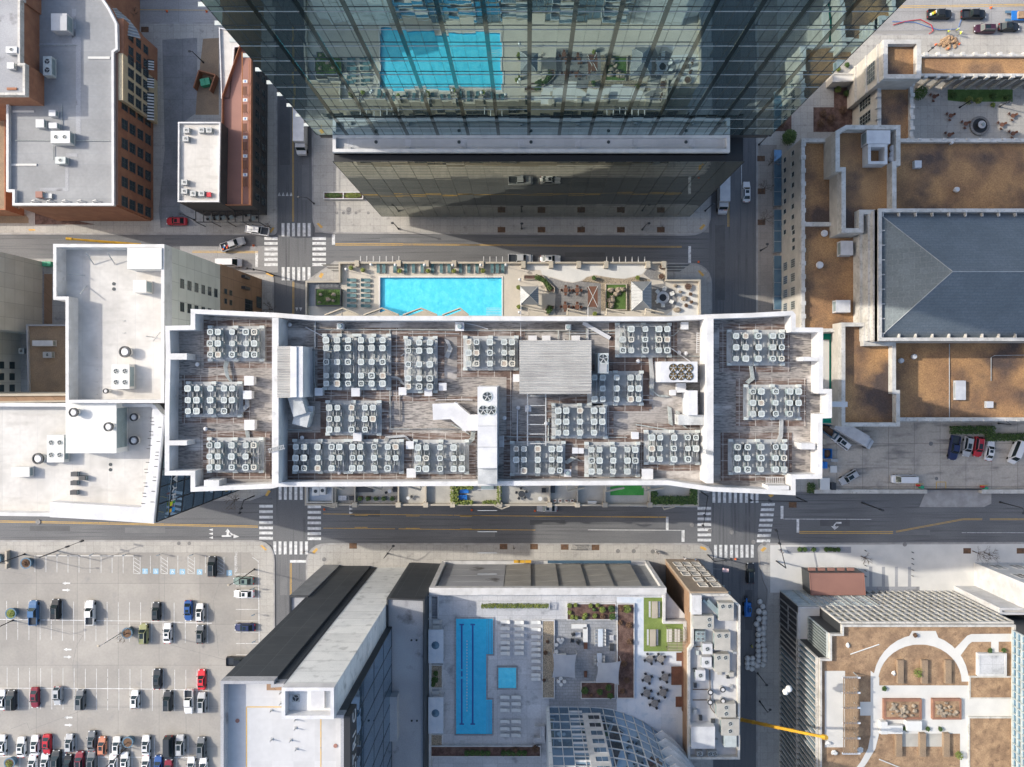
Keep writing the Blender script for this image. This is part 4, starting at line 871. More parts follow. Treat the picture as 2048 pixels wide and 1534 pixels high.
# loungers
LG = thing('sun_lounger', 'x', 'sun lounger', (0, 0, -500))
k = MB(); k.box(-.32, .32, -.95, .35, .28, .36, bottom=True); k.build('seat', M['lounge_g'], LG)
k = MB().face([(-.32, .35, .36), (.32, .35, .36), (.32, .95, .62), (-.32, .95, .62)]).face([(-.32, .95, .56), (.32, .95, .56), (.32, .35, .30), (-.32, .35, .30)]).face([(-.32, .95, .62), (.32, .95, .62), (.32, .95, .56), (-.32, .95, .56)]); k.build('backrest', M['lounge_g'], LG)
k = MB()
for x in (-.35, .33): k.box(x, x+.03, -.97, .9, .25, .39, bottom=True)
k.build('frame', M['steel'], LG); k = MB()
for x in (-.3, .3):
    for y in (-.85, .3): k.cyl(x, y, 0, .28, .025, n=6)
k.build('legs', M['steel'], LG)
LGW = None
usedL = []
def lounger(c, x, y, rz, label, z=PD+.1, group='teal loungers on the podium deck', mats=None, flag=usedL):
    p = WK(c, x, y, z+.4)
    if not flag: LG.location = (p[0], p[1], z); LG.rotation_euler = (0, 0, rz); LG['label'] = label; LG['group'] = group; flag.append(1); tree_of(LG); return LG
    return dup(LG, (p[0], p[1], z), rz, label, group, mats=mats)
ords = ['first', 'second', 'third', 'fourth', 'fifth', 'sixth', 'seventh', 'eighth', 'ninth', 'tenth', 'eleventh', 'twelfth', 'thirteenth', 'fourteenth', 'fifteenth', 'sixteenth', 'seventeenth', 'eighteenth']
for i, y in enumerate((694, 730, 770, 806, 842, 882)):
    for j, x in enumerate((1108, 1210)): lounger('B2', x, y, pi/2, 'teal lounger, %s row from top, %s column left of the turquoise pool' % (ords[i], ['left', 'right'][j]))
for i, x in enumerate((1302, 1342, 1422, 1502, 1558, 1622, 1698, 1762, 1818, 1902, 1963, 2022, 2130, 2240-2)):
    lounger('B2', x, 608, 0, 'teal lounger, %s from the left above the turquoise pool' % ords[i]) if i < 12 else None
for i, x in enumerate((62, 122, 232, 270, 310)): lounger('B3', x+2, 608, 0, 'teal lounger, %s from the right above the turquoise pool' % ords[4-i])
def pot(x, y, z, r, h, label, m='deck_g', plant='leaf', nl=120, sz=.14, cat='planter', group=None, spread=1.1):
    t = thing('plant_pot', label, cat, (x, y, z), 0, group)
    k = MB(); k.cyl(0, 0, 0, h, r*.75, r, 14); k.ring(0, 0, h-.05, r*.85, r*1.05, .1, 16); k.build('pot', M[m], t)
    MB().cyl(0, 0, h, h+.02, r*.84, n=12).build('soil', M['mulch'], t)
    if plant: MB().leaves(0, 0, h+.3, r*spread, r*spread, .35, nl, sz, fill=.1).build('foliage', M[plant], t)
    return t
for n_, (c, x, y, lb) in enumerate((('B2', 1104, 606, 'beside the upper left corner of the pool deck'), ('B2', 1190, 622, 'small, between corner pot and loungers'), ('B2', 1460, 628, 'between the third and fourth lounger'), ('B2', 1665, 628, 'between middle loungers'), ('B2', 1855, 628, 'right of the middle loungers'), ('B3', 168, 628, 'between the right loungers'), ('B3', 427, 748, 'at the upper corner of the square pavilion'), ('B3', 430, 890, 'at the lower corner of the square pavilion'), ('B3', 978, 680, 'dark round one in the pebble bed'), ('B3', 1297, 677, 'bright green one in the pebble bed'), ('B3', 985, 942, 'at the tower edge of the pebble bed'))):
    p = WK(c, x, y, PD+.8); pot(p[0], p[1], PD+.1, .42, .6, 'round pot plant '+lb, 'beige' if n_ < 8 else 'deck_g', 'leaf_y' if n_ not in (8,) else 'leaf')
for n_, (c, x, y) in enumerate((('B2', 1250, 582), ('B2', 1427, 584), ('B2', 1640, 584), ('B2', 1846, 584), ('B2', 1068, 615), ('B3', 152, 584), ('B3', 336, 584), ('B3', 437, 690), ('B3', 434, 930))):
    p = WK(c, x, y, PD+3); t = thing('globe_lamp', 'white globe lamp post, %s from the left round the turquoise pool' % ['second', 'third', 'fourth', 'fifth', 'first', 'sixth', 'seventh', 'eighth', 'ninth'][n_], 'lamp post', (p[0], p[1], PD+.1), 0, 'globe lamps on the podium deck')
    MB().cyl(0, 0, 0, 2.7, .05, n=8).build('pole', M['steel'], t); MB().blob(0, 0, 2.95, .32, .32, .3, n=12, k=7, jit=0).build('globe', M['white_metal'], t, True)
def hiproof(name, label, c, pts, z0, z1, ridge, m, posts=True, cat='pavilion'):
    P = [WK(c, x, y, z0) for x, y in pts]                     # NW NE SE SW eave corners
    cx = sum(p[0] for p in P)/4; cy = sum(p[1] for p in P)/4; t = thing(name, label, cat, (cx, cy, PD+.08)); o = PD+.08
    Q = [(p[0]-cx, p[1]-cy, z0-o) for p in P]; R = [WK(c, x, y, z1) for x, y in ridge]; R = [(p[0]-cx, p[1]-cy, z1-o) for p in R]
    k = MB()
    if len(R) == 1: [k.face([Q[(i+1) % 4], Q[i], R[0]]) for i in range(4)]
    else: k.face([Q[1], Q[0], R[0]]).face([Q[3], Q[2], R[1]]).face([Q[0], Q[3], R[1], R[0]]).face([Q[2], Q[1], R[0], R[1]])
    k.build('roof', M[m], t)
    s2 = MB(); rr = R*4 if len(R) == 1 else [R[0], R[0], R[1], R[1]]
    idx = [0, 1, 2, 3]
    for i in idx: s2.tube([Q[i], rr[i] if len(R) == 1 else (R[0] if i < 2 else R[1])], .07, 5)
    if len(R) == 2: s2.tube(R, .08, 5)
    for i in range(4):
        a, b = Vector(Q[i]), Vector(Q[(i+1) % 4]); e = (Vector(rr[i % 2]) if len(R) == 1 else None)
    n = 9
    for i in range(1, n):       # standing seams on the two long faces
        f = i/n; a = Vector(Q[0]).lerp(Vector(Q[3]), f); b = Vector(Q[1]).lerp(Vector(Q[2]), f)
        top_ = (Vector(R[0]) if len(R) == 1 else None)
        if len(R) == 1:
            g2 = 1-abs(2*f-1); ta = a.lerp(Vector((top_.x, a.y, top_.z)), g2); tb = b.lerp(Vector((top_.x, b.y, top_.z)), g2)
        else:
            f0 = (Q[0][1]-R[0][1])/(Q[0][1]-Q[3][1]); f1 = (Q[0][1]-R[1][1])/(Q[0][1]-Q[3][1]); g2 = min(1, f/f0 if f < f0 else (1-f)/(1-f1) if f > f1 else 1)
            ta = a.lerp(Vector((R[0][0], a.y, R[0][2])), g2); tb = b.lerp(Vector((R[0][0], b.y, R[0][2])), g2)
        s2.tube([a+Vector((0, 0, .02)), ta+Vector((0, 0, .02))], .03, 4); s2.tube([b+Vector((0, 0, .02)), tb+Vector((0, 0, .02))], .03, 4)
    s2.build('roof_seams', M['steel'], t)
    MB().prism([(q[0], q[1]) for q in Q], z0-o-.18, z0-o-.02, bottom=True).build('eave', M['dark_metal'], t)
    for q in Q: MB().box(q[0]*.86-.1, q[0]*.86+.1, q[1]*.86-.1, q[1]*.86+.1, 0, z0-o-.18).build('post', M['beige'], t)
    return t
hiproof('pavilion', 'square pavilion with grey hipped metal roof right of the turquoise pool', 'B3', [(440, 740), (572, 740), (575, 875), (440, 872)], PD+3, PD+4.1, [(508, 806)], 'tinroof')
hiproof('pavilion', 'larger rectangular pavilion with grey hipped roof beside the fire pit', 'B3', [(1250, 705), (1398, 703), (1398, 912), (1252, 915)], PD+3, PD+4.2, [(1333, 775), (1333, 842)], 'tinroof')
# L shaped planters around the square pavilion
for pts, pl in (([(465, 655), (600, 655), (693, 750), (693, 785), (640, 785), (590, 690), (465, 690)], 'leaf'), ([(640, 870), (693, 880), (690, 905), (640, 950), (610, 930)], 'leaf')):
    P = [WK('B3', x, y, PD+.6) for x, y in pts]; t = thing('hedge_planter', 'kinked stone planter with green hedge %s the square pavilion' % ('above' if pts[0][1] < 700 else 'below'), 'planter')
    k = MB(); inn = ringmesh(k, P, .15, PD, PD+.6); k.build('kerb', M['beige'], t); sheet('soil', inn, PD+.45, 'mulch', t)
    h = MB()
    P2 = [Vector(WK('B3', x, y, PD+.8)) for x, y in ([(560, 670), (620, 700), (665, 770)] if pts[0][1] < 700 else [(660, 900), (640, 930)])]
    for i in range(len(P2)-1):
        for s_ in range(6): q = P2[i].lerp(P2[i+1], s_/6); h.leaves(q.x, q.y, PD+.75, .55, .55, .35, 60, .13, fill=.1)
    h.build('foliage', M[pl], t)
def table(c, x, y, z, r, label, chairs=4, m='mulch', cm='dark_metal', sq=False, cat='table', group=None, rot=.4, chair_label=True, cr=.75):
    p = WK(c, x, y, z+.7); t = thing('patio_table', label, cat, (p[0], p[1], z), rot, group)
    if sq: MB().box(-r, r, -r, r, .7, .75, bottom=True).build('tabletop', M[m], t)
    else: MB().cyl(0, 0, .7, .75, r, n=16).build('tabletop', M[m], t)
    MB().cyl(0, 0, 0, .7, .06, n=8).build('leg', M[cm], t)
    for i in range(chairs):
        a = rot+2*pi*i/chairs; cx, cy = p[0]+(r+cr*.5)*cos(a), p[1]+(r+cr*.5)*sin(a)
        chair(cx, cy, z, a, cm, 'chair drawn up to the '+label[:60] if chair_label else label, 'chairs at the '+label[:50])
chcache = {}
def chair(x, y, z, a, m, label, group=None, s_=1.):
    if m not in chcache:
        t = thing('patio_chair', label, 'chair', (x, y, z), a, group)
        MB().box(-.24, .22, -.23, .23, .40, .46, bottom=True).build('seat', M[m], t); MB().box(.2, .26, -.23, .23, .46, .85, bottom=True).build('backrest', M[m], t)
        k = MB()
        for u in (-.2, .2):
            for v in (-.2, .2): k.cyl(u, v, 0, .4, .02, n=5)
        k.build('legs', M[m], t); k = MB()
        for v in (-.26, .22): k.box(-.2, .24, v, v+.04, .6, .64, bottom=True)
        k.build('armrests', M[m], t); chcache[m] = t; tree_of(t); t.scale = (s_,)*3; return t
    return dup(chcache[m], (x, y, z), a, label[:100], group, sc_=(s_,)*3)
for n_, (x, y) in enumerate(((772, 768), (856, 768), (768, 888), (856, 890))):
    table('B3', x, y, PD+.08, .42, 'square brown table, %s of four on the stamped paving' % ['upper left', 'upper right', 'lower left', 'lower right'][n_], 4, 'wood', 'wood', True, rot=0)
t = thing('dining_pergola', 'brown square dining shelter with crossed braces beside the pebble bed', 'shelter', WK('B3', 970, 815, PD+2.6)+(PD+.08,)); MB().box(-1.0, 1.0, -2.1, 2.1, 2.4, 2.5, bottom=True).build('top', M['wood'], t)
MB().tube([(-1, -2.1, 2.55), (1, 2.1, 2.55)], .05).tube([(1, -2.1, 2.55), (-1, 2.1, 2.55)], .05).build('brace', M['lounge_w'], t)
for x in (-.95, .95):
    for y in (-2, 2): MB().cyl(x, y, 0, 2.4, .06, n=6).build('post', M['wood'], t)
# fire pit with armchairs, boulders and planters
p = WK('B3', 1482, 822, PD+.5); t = thing('fire_pit', 'round stone fire pit with dark centre on the podium terrace', 'fire pit', (p[0], p[1], PD+.08))
MB().ring(0, 0, 0, .75, 1.3, .5, 24).build('stone_ring', M['deck2'], t); MB().cyl(0, 0, 0, .42, .76, n=20).build('bowl', M['black'], t)
for i, (x, y) in enumerate(((1490, 760), (1545, 795), (1540, 853), (1480, 880), (1440, 780), (1440, 850))):
    q = WK('B3', x, y, PD+.5); chair(q[0], q[1], PD+.08, atan2(q[1]-p[1], q[0]-p[0]), 'lounge_w', 'pale armchair number %s clockwise round the stone fire pit' % ords[i], 'armchairs round the fire pit', 1.5)
for n_, (c, x, y, r, lb) in enumerate((('B3', 1665, 742, .75, 'with orange flowers'), ('B3', 1470, 668, .65, 'tall pale one with rocks'), ('B3', 1682, 797, .35, 'small one beside the boulder'), ('B3', 1688, 855, .35, 'small lower one'), ('B3', 1652, 880, .4, 'with straw planting'), ('B3', 1475, 598, .55, 'orange square one at the corner'))):
    q = WK(c, x, y, PD+.6); pot(q[0], q[1], PD+.08, r, .6, 'round planter near the fire pit, '+lb, 'beige' if n_ != 5 else 'dark_metal', 'leaf_b', 60, .12)
for n_, (c, x, y, r) in enumerate((('B3', 1640, 828, .7), ('B3', 1590, 912, .8), ('B3', 1612, 780, .4), ('B3', 1575, 735, .45))):
    q = WK(c, x, y, PD+.4); t = tag(MB().blob(0, 0, .25, r, r*.75, .45, n=9, k=6, jit=.2).build('boulder', M['rock']), 'pale boulder on the white terrace, %s from the top' % ['third', 'lowest', 'second', 'first'][n_], 'boulder'); t.location = (q[0], q[1], PD+.08)
for i in range(16):
    x, y = 1090+random.random()*100, 760+random.random()*130; q = WK('B3', x, y, PD+.6); s_ = random.uniform(.3, .7)
    t = tag(MB().blob(0, 0, s_*.4, s_, s_*.8, s_*.7, n=8, k=5, jit=.25).build('garden_rock', M['rock']), 'brown rock heaped in the square rock garden on the podium', 'rock', 'rocks of the podium rock garden'); t.location = (q[0], q[1], PD+.3)
# green rock bed at the left corner of the podium
P = [WK('B2', x, y, PD+1.4) for x, y in ((842, 755), (1028, 755), (1028, 882), (842, 882))]; t = thing('rock_garden_box', 'raised green bed with rocks at the left end of the podium', 'planter'); k = MB(); inn = ringmesh(k, P, .2, PD, PD+1.3); k.build('box', M['dark_metal'], t); sheet('turf', inn, PD+1.25, 'grass', t)
h = MB(); q = WK('B2', 935, 818, PD+1.4); h.leaves(q[0], q[1], PD+1.35, 2.6, 1.7, .2, 900, .12); h.build('grass_tufts', M['leaf'], t)
for x, y, r in ((975, 800, .5), (880, 800, .4), (935, 835, .6), (972, 845, .35), (870, 855, .35)): q = WK('B2', x, y, PD+1.6); MB().blob(q[0], q[1], PD+1.4, r, r*.8, .35, n=8, k=5, jit=.25).build('rock', M['rock'], t)
deck('louvred_floor', 'B2', [(790, 710), (1010, 710), (1010, 752), (840, 752), (840, 885), (790, 885)], 'tinroof', zt)
k = MB()
for i in range(16):
    p, q = WK('B2', 865+i*9.5, 712, PD+.4), WK('B2', 865+i*9.5, 750, PD+.4); k.box(p[0]-.04, p[0]+.04, p[1], q[1], PD+.1, PD+.4)
k.build('louvre', M['steel'], PT)
# frames of lower balconies projecting past the parapet, both sides
for c, L, sgn in (('B2', [(912, 950, 1045, 900, 1160, 948), (1195, 950, 1330, 900, 1450, 948), (1482, 950, 1615, 900, 1730, 948), (1770, 950, 1900, 900, 1960, 948)], 1), ('B3', [(500, 950, 500, 905, 632, 925), (785, 950, 785, 905, 920, 935), (1070, 950, 1070, 905, 1205, 935), (1355, 950, 1355, 905, 1490, 935)], 1), ('C2', [(945, 842, 1050, 873, 1050, 845), (1200, 842, 1328, 877, 1328, 845), (1480, 842, 1612, 877, 1612, 845), (885, 985, 985, 1005, 985, 980)], -1), ('C3', [(785, 845, 785, 885, 912, 860), (1068, 845, 1068, 887, 1200, 860), (1355, 845, 1355, 887, 1488, 860), (250, 990, 305, 1015, 362, 995), (1480, 995, 1490, 1020, 1570, 1000)], -1)):
    for a0 in L:
        zc = 70 if a0[1] < 960 else 20
        P = [WK(c, a0[i], a0[i+1], zc) for i in (0, 2, 4)]; k = MB()
        k.tube([P[0]+(zc,), P[1]+(zc,), P[2]+(zc,)], .13, 5); k.tube([P[0]+(zc-.5,), P[1]+(zc-.5,), P[2]+(zc-.5,)], .09, 5); k.prism([P[0], P[1], P[2]], zc-3, zc-2.8, bottom=True); k.build('angled_balcony', M['beige'], T)
# ------------------------------------------------------------ south terrace of the podium (private patios)
sz = zt
def sdeck(nm, x0, x1, m='terr', c='C3'): a, b = WK(c, x0, 700, sz), WK(c, x1, 978, sz); return sheet(nm, [(a[0], a[1]), (b[0], a[1]), (b[0], b[1]), (a[0], b[1])], sz, m, PT)
A_ = WK('C2', 780, 500, sz); B_ = WK('C3', 1740, 978, sz); sheet('patio_paving', [(A_[0], A_[1]), (B_[0], A_[1]), (B_[0], B_[1]), (A_[0], B_[1])], sz, 'terr', PT)
for c, x in (('C2', 985), ('C2', 1130), ('C2', 1448), ('C2', 1648), ('C2', 1845), ('C3', 290), ('C3', 655), ('C3', 858), ('C3', 1060), ('C3', 1388)):
    p, q = WK(c, x, 700, PD+1.2), WK(c, x, 985, PD+1.2); MB().box(p[0]-.14, p[0]+.14, q[1], p[1], PD, PD+1.15).build('patio_wall', M['beige'], PT)
    MB().box(p[0]-.5, p[0]+.5, q[1]-.5, q[1]+.5, PD-1, PD+1.35, bottom=True).build('pier', M['beige'], PT)
def hedge(label, c, x0, y0, x1, y1, z, h=.8, m='leaf', n=40, sz_=.15, group=None, step=.7, name='hedge'):
    p, q = Vector(WK(c, x0, y0, z+h)), Vector(WK(c, x1, y1, z+h)); cx, cy = (p.x+q.x)/2, (p.y+q.y)/2; hx, hy = abs(q.x-p.x)/2, abs(q.y-p.y)/2
    t = thing(name, label, 'hedge', (cx, cy, z), 0, group); k = MB(); nx_, ny_ = max(1, int(2*hx/step)), max(1, int(2*hy/step))
    for i in range(nx_):
        for j in range(ny_):
            k.leaves(-hx+(i+.5)*2*hx/nx_, -hy+(j+.5)*2*hy/ny_, h*.6+random.uniform(-.15, .15), step*.75, step*.75, h*.5, n, sz_, fill=.2)
    k.build('foliage', M[m], t); s_ = MB()
    for i in range(nx_): x = -hx+(i+.5)*2*hx/nx_; s_.cyl(x, 0, 0, h*.6, .04, n=5)
    s_.build('stems', M['bark'], t); return t
hedge('yellow green hedge on the left side of the blue furniture patio', 'C2', 1830, 845, 1885, 990, PD+.1, 1.3, 'leaf_y', 60, .2)
hedge('yellow green hedge along the upper left of the blue furniture patio', 'C2', 1890, 843, 1990, 875, PD+.1, 1.2, 'leaf_y', 60, .2)
hedge('yellow green hedge along the street edge of the blue furniture patio', 'C2', 1890, 955, 1990, 988, PD+.1, 1.2, 'leaf_y', 60, .2)
hedge('yellow green hedge on the right side of the blue furniture patio', 'C3', 272, 848, 298, 985, PD+.1, 1.2, 'leaf_y', 50, .2)
hedge('yellow green hedge at the street corner right of the blue furniture', 'C3', 160, 955, 265, 985, PD+.1, 1.0, 'leaf_y', 40, .18)
hedge('broad dark green hedge on the rightmost patio by the street edge', 'C3', 1395, 925, 1735, 985, PD+.1, 1.2, 'leaf', 60, .2)
hedge('dark green hedge on the left edge of the rightmost patio', 'C3', 1392, 880, 1450, 925, PD+.1, 1.2, 'leaf', 60, .2)
hedge('dark green hedge at the right corner of the rightmost patio', 'C3', 1685, 868, 1738, 925, PD+.1, 1.2, 'leaf', 60, .2)
p, q = WK('C3', 1098, 800, PD+.1), WK('C3', 1342, 915, PD+.1); tag(MB().box(p[0], q[0], p[1], q[1], PD+.062, PD+.12).build('turf_mat', M['green_t']), 'bright green artificial lawn on a narrow patio', 'lawn')
for n_, x in enumerate((1168, 1226, 1285, 1342, 1403)):
    p = WK('C2', x, 940, PD+.9); t = thing('patio_planter', 'square planter with dark shrub, %s from left on long patio' % ords[n_], 'planter', (p[0], p[1], PD+.1)); MB().box(-.42, .42, -.42, .42, 0, .6).build('box', M['wood' if n_ < 2 else 'deck_g'], t); MB().leaves(0, 0, .85, .5, .5, .35, 110, .13, fill=.1).build('foliage', M['leaf'], t)
for n_, x in enumerate((690, 732, 778, 820)):
    p = WK('C3', x, 955, PD+.6); t = thing('patio_planter', 'low dark square planter, %s from left on small patio' % ords[n_], 'planter', (p[0], p[1], PD+.1)); MB().box(-.35, .35, -.3, .3, 0, .5).build('box', M['lounge_w'], t); MB().box(-.28, .28, -.23, .23, .501, .52).build('soil', M['mulch'], t)
def sofa(label, c, x, y, L, Wd, m, z=PD+.08, rz=0, base='dark_metal', name='sofa', cat='sofa', back=True):
    p = WK(c, x, y, z+.4); t = thing(name, label, cat, (p[0], p[1], z), rz); MB().box(-L/2, L/2, -Wd/2, Wd/2, .12, .42, bottom=True).build('seat', M[m], t)
    if back: MB().box(-L/2, L/2, Wd/2-.18, Wd/2, .42, .75).build('backrest', M[m], t)
    MB().box(-L/2+.1, L/2-.1, -Wd/2+.1, Wd/2-.1, 0, .12).build('base', M[base], t); return t
sofa('blue sofa against the hedge on the sunny patio', 'C2', 1905, 930, 2.6, 1.0, 'blue_m'); sofa('blue bench seat at the upper hedge of the sunny patio', 'C2', 1930, 885, 1.8, .8, 'blue_m')
sofa('blue sofa at the left street corner of the sunny patio', 'C3', 25, 930, 2.6, .9, 'blue_m') if 0 else None
sofa('dark wicker sofa on the long patio with planters', 'C2', 1200, 870, 3.4, 1.3, 'dark_metal'); sofa('dark armchair by the long patio right wall', 'C2', 1425, 870, .9, 1.2, 'dark_metal', name='armchair', cat='armchair')
sofa('grey storage bench on the narrow patio', 'C2', 1040, 935, 1.7, 1., 'deck2', back=False, name='storage_bench', cat='bench'); sofa('dark armchair beside the grey storage bench', 'C2', 1105, 935, .9, .9, 'dark_metal', name='armchair', cat='armchair')
table('C3', 450, 905, PD+.08, .7, 'dark round dining table on a wide patio', 5, 'dark_metal'); table('C3', 585, 940, PD+.08, .45, 'small pale table beside the dark dining set', 0, 'lounge_w')
sofa('dark grill trolley on the wide patio', 'C3', 612, 880, .9, .9, 'black', name='grill', cat='grill'); sofa('dark lounge chair by the patio wall', 'C3', 680, 870, .8, 1.6, 'dark_metal', name='armchair', cat='armchair')
table('C2', 1385, 885, PD+.08, .4, 'small table near the long patio right wall', 2, 'deck2'); table('C2', 1520, 935, PD+.08, .35, 'round pale table on the plain patio', 1, 'lounge_w')
sofa('white L-shaped patio bench', 'C3', 965, 968, 1.8, .7, 'lounge_w', name='bench', cat='bench'); sofa('grey patio sofa under the tower edge on the sunny patio', 'C3', 200, 855, 2.6, 1.0, 'ac_side')
# left end: white roof with plant
p, q = WK('C2', 790, 840, PD+.1), WK('C2', 985, 965, PD+.1); t = thing('plant_enclosure', 'white walled plant enclosure at the left end of the terrace', 'plant enclosure'); k = MB(); inn = ringmesh(k, [(p[0], q[1]), (q[0], q[1]), (q[0], p[1]), (p[0], p[1])], .3, PD, PD+1.4); k.build('wall', M['terr'], t); sheet('floor', inn, PD+.2, 'bluewhite', t)
for c, x, y, w2, h2 in (('C2', 845, 885, 1.5, 1.8), ('C2', 895, 880, 1.2, 1.8)): a = WK(c, x, y, PD+1.4); b = thing('plant_unit', 'grey plant unit in the white enclosure, %s one' % ('left' if x < 860 else 'right'), 'plant unit', (a[0], a[1], PD+.2)); MB().box(-w2/2, w2/2, -h2/2, h2/2, 0, 1.3).build('casing', M['deck_w'], b); MB().cyl(0, 0, 1.3, 1.4, .35, n=14).build('fan', M['ac_dark'], b)
# ------------------------------------------------------------ north west: brick hotel, neighbours
def uz(n, a, b): return [a+(b-a)*(i+.5)/n for i in range(n)]
HT, hp = bld('brick_hotel', 'red and cream brick hotel with a broad grey roof, upper left', 'hotel', [K('A1', 45, 735), K('A1', 45, 1400), K('A1', 90, 1400), K('A1', 90, 1500), (228, 411), K('A1', 830, 380), K('A1', 860, 360), K('A1', 855, 170), K('A1', 800, 60), K('A1', 740, -30), (202, -200), (12, -200)], 15, 0, 'brick', 'gray_roof', .8, .5)
e0, e1 = W(228, 411, 15), W(228, 103, 15); xw = e0[0]+.45
MB().box(e0[0]-.5, xw, e0[1]+.3, e1[1], 0, 14.4).build('east_wall', M['brick'], HT)
yb0 = e0[1]+.4
ycream = W(0, 197, 15)[1]; yend = e1[1]
MB().box(xw-.3, xw+1.0, ycream, yend+.0, 0, 14.2).build('cream_bay', M['brick_y'], HT)
MB().box(xw-.3, xw+1.0, yend, yend+7.5, 0, 14.0).build('corner_bay', M['brick'], HT)
windows(HT, (xw+.01, yb0), (xw+.01, ycream), [2.6, 5.8, 9.0, 12.0], [1.2+4.15*i for i in range(6)], 2.2, 2.0, 'winframe_d', 'glass', 2, 2)
windows(HT, (xw+1.01, ycream), (xw+1.01, yend), [5.4, 8.4, 11.4], [1.4+2.75*i for i in range(4)], 1.9, 1.9, 'winframe_d', 'glass', 2, 2)
windows(HT, (xw+1.01, yend), (xw+1.01, yend+7.5), [5.4, 8.4, 11.4], [1.8, 4.9], 1.8, 1.6, 'winframe_d', 'glass', 2, 1)
for i in range(5):
    p = WK('A1', 250+112*i, 1472, 14.8); t = thing('roof_davit', 'curved pale davit arm, %s from left on the hotel roof edge' % ords[i], 'davit', (p[0], p[1], 14.2)); MB().tube([(-.8, -.3, 0), (-.6, .2, .5), (.1, .35, .6), (.9, -.1, .1)], .1, 6).build('arm', M['steel'], t); MB().box(-1.0, -.6, -.5, -.1, 0, .25).build('base', M['steel'], t)
# awnings of black and white stripes
for n_, (x0, y0, x1, y1) in enumerate(((1085, 440, 1112, 515), (1070, 570, 1098, 645), (1068, 680, 1098, 880))):
    p, q = WK('A1', x0, y0, 4), WK('A1', x1, y1, 4); t = thing('striped_awning', 'black and white striped awning, %s on the cream hotel front' % ords[n_], 'awning', (xw+1, (p[1]+q[1])/2, 4)); hy = abs(p[1]-q[1])/2; n = max(4, int(hy*3.2)); kb, kw = MB(), MB()
    for i in range(n*2):
        y0_, y1_ = -hy+i*hy/n, -hy+(i+1)*hy/n; (kb if i % 2 else kw).face([(0, y0_, .6), (1.3, y0_, .1), (1.3, y1_, .1), (0, y1_, .6)])
    kb.build('dark_stripes', M['black'], t); kw.build('white_stripes', M['lounge_w'], t)
# curved metal canopy at the corner
t = thing('curved_canopy', 'curved ribbed steel canopy on the hotel corner', 'canopy', WK('A1', 850, 250, 12)+(0,)); k = MB()
C0 = [WK('A1', x, y, 12) for x, y in ((825, 95), (850, 130), (862, 190), (866, 260))]; C1 = [WK('A1', x, y, 8) for x, y in ((915, 120), (1005, 200), (1060, 270), (1085, 330))]
for i in range(3): k.face([C0[i]+(13.5,), C1[i]+(11.2,), C1[i+1]+(11.2,), C0[i+1]+(13.5,)])
t.location = (0, 0, 0); k.build('sheet', M['tinroof'], t); k = MB()
for i in range(9): f = i/8*2.999; j = int(f); g2 = f-j; a, b = Vector(C0[j]).lerp(Vector(C0[j+1]), g2), Vector(C1[j]).lerp(Vector(C1[j+1]), g2); k.tube([(a.x, a.y, 13.6), (b.x, b.y, 11.3)], .12, 5)
k.build('ribs', M['steel'], t)
# taller block behind
TB, tp = bld('brick_block', 'taller brick block with cluttered grey roof at the left top corner', 'building', [(-150, -200), (44, -200), (44, 0), (40, 0), (40, 126), (50, 126), (50, 190), (-150, 190)], 20, 0, 'brick', 'gray_roof2', 1.2, .5, 'limecap')
MB().box(W(60, 0, 15)[0]-2.0, W(60, 0, 15)[0], W(0, 195, 15)[1], 60, 10, 19.0).build('brick_step', M['brick'], TB)
def acbox(label, x, y, z, hx, hy, h, m='ac', fans=0, fr=.35, name='rooftop_unit', rz=0, cat='rooftop unit', axis=0, group=None, blades=3):
    t = thing(name, label, cat, (x, y, z), rz, group); MB().box(-hx, hx, -hy, hy, .15, h).build('casing', M[m], t); MB().box(-hx-.06, hx+.06, -hy-.06, hy+.06, 0, .149).build('base', M['steel'], t)
    n = 1 if fans < 4 else 2
    for i in range(fans):
        r_, c_ = i % n, i//n; k_ = fans//n; u = (-1+(2*c_+1)/k_); v2 = 0 if n == 1 else (-.5+r_)
        fx, fy = (u*hx*.9, v2*hy) if axis == 0 else (v2*hx, u*hy*.9)
        if axis == 2: fx, fy = hx*.55, u*hy*.9
        if axis == 3: fx, fy = u*hx*.9, hy*.6
        fan(t, fx, fy, h+.01, fr, blades=blades)
    MB().box(-hx-.012, -hx+.02, -hy*.8, hy*.8, .35, h-.15).box(hx-.02, hx+.012, -hy*.8, hy*.8, .35, h-.15).build('coil_panel', M['ac_side'], t)
    return t
def kac(label, c, x, y, z, w2, d2, h=1.2, **kw): p = WK(c, x, y, z+h); return acbox(label, p[0], p[1], z, w2/3.652/S(z+h)/2, d2/3.652/S(z+h)/2, h, **kw)
HR = 14.2
kac('square grey stair bulkhead with pale vent on the hotel roof', 'A1', 430, 160, HR, 115, 125, 2.2, m='lt_roof', name='roof_bulkhead', cat='bulkhead')
kac('pale open framed cooling unit on the upper hotel roof', 'A1', 345, 480, HR, 62, 140, 1.6, fans=2, fr=.6, axis=1)
kac('large cream unit with two fans on the hotel roof', 'A1', 440, 1000, HR, 140, 90, 1.8, m='lounge_w', fans=2, fr=.4)
kac('small pale unit with one fan lower on the hotel roof', 'A1', 440, 1170, HR, 75, 50, 1.2, fans=1, fr=.35)
kac('slanted white unit left of the cream hotel unit', 'A1', 290, 900, HR, 60, 60, 1.1, m='white_metal'); kac('small white unit above the cream hotel unit', 'A1', 380, 825, HR, 50, 45, 1.2, m='white_metal'); kac('white unit beside the cream hotel unit', 'A1', 385, 915, HR, 60, 40, 1.2, m='white_metal')
kac('small box with red top near the lower hotel parapet', 'A1', 283, 1420, HR, 50, 45, 1.1, m='terracotta'); kac('open pallet frame beside the red topped box', 'A1', 350, 1430, HR, 55, 35, .5, m='steel')
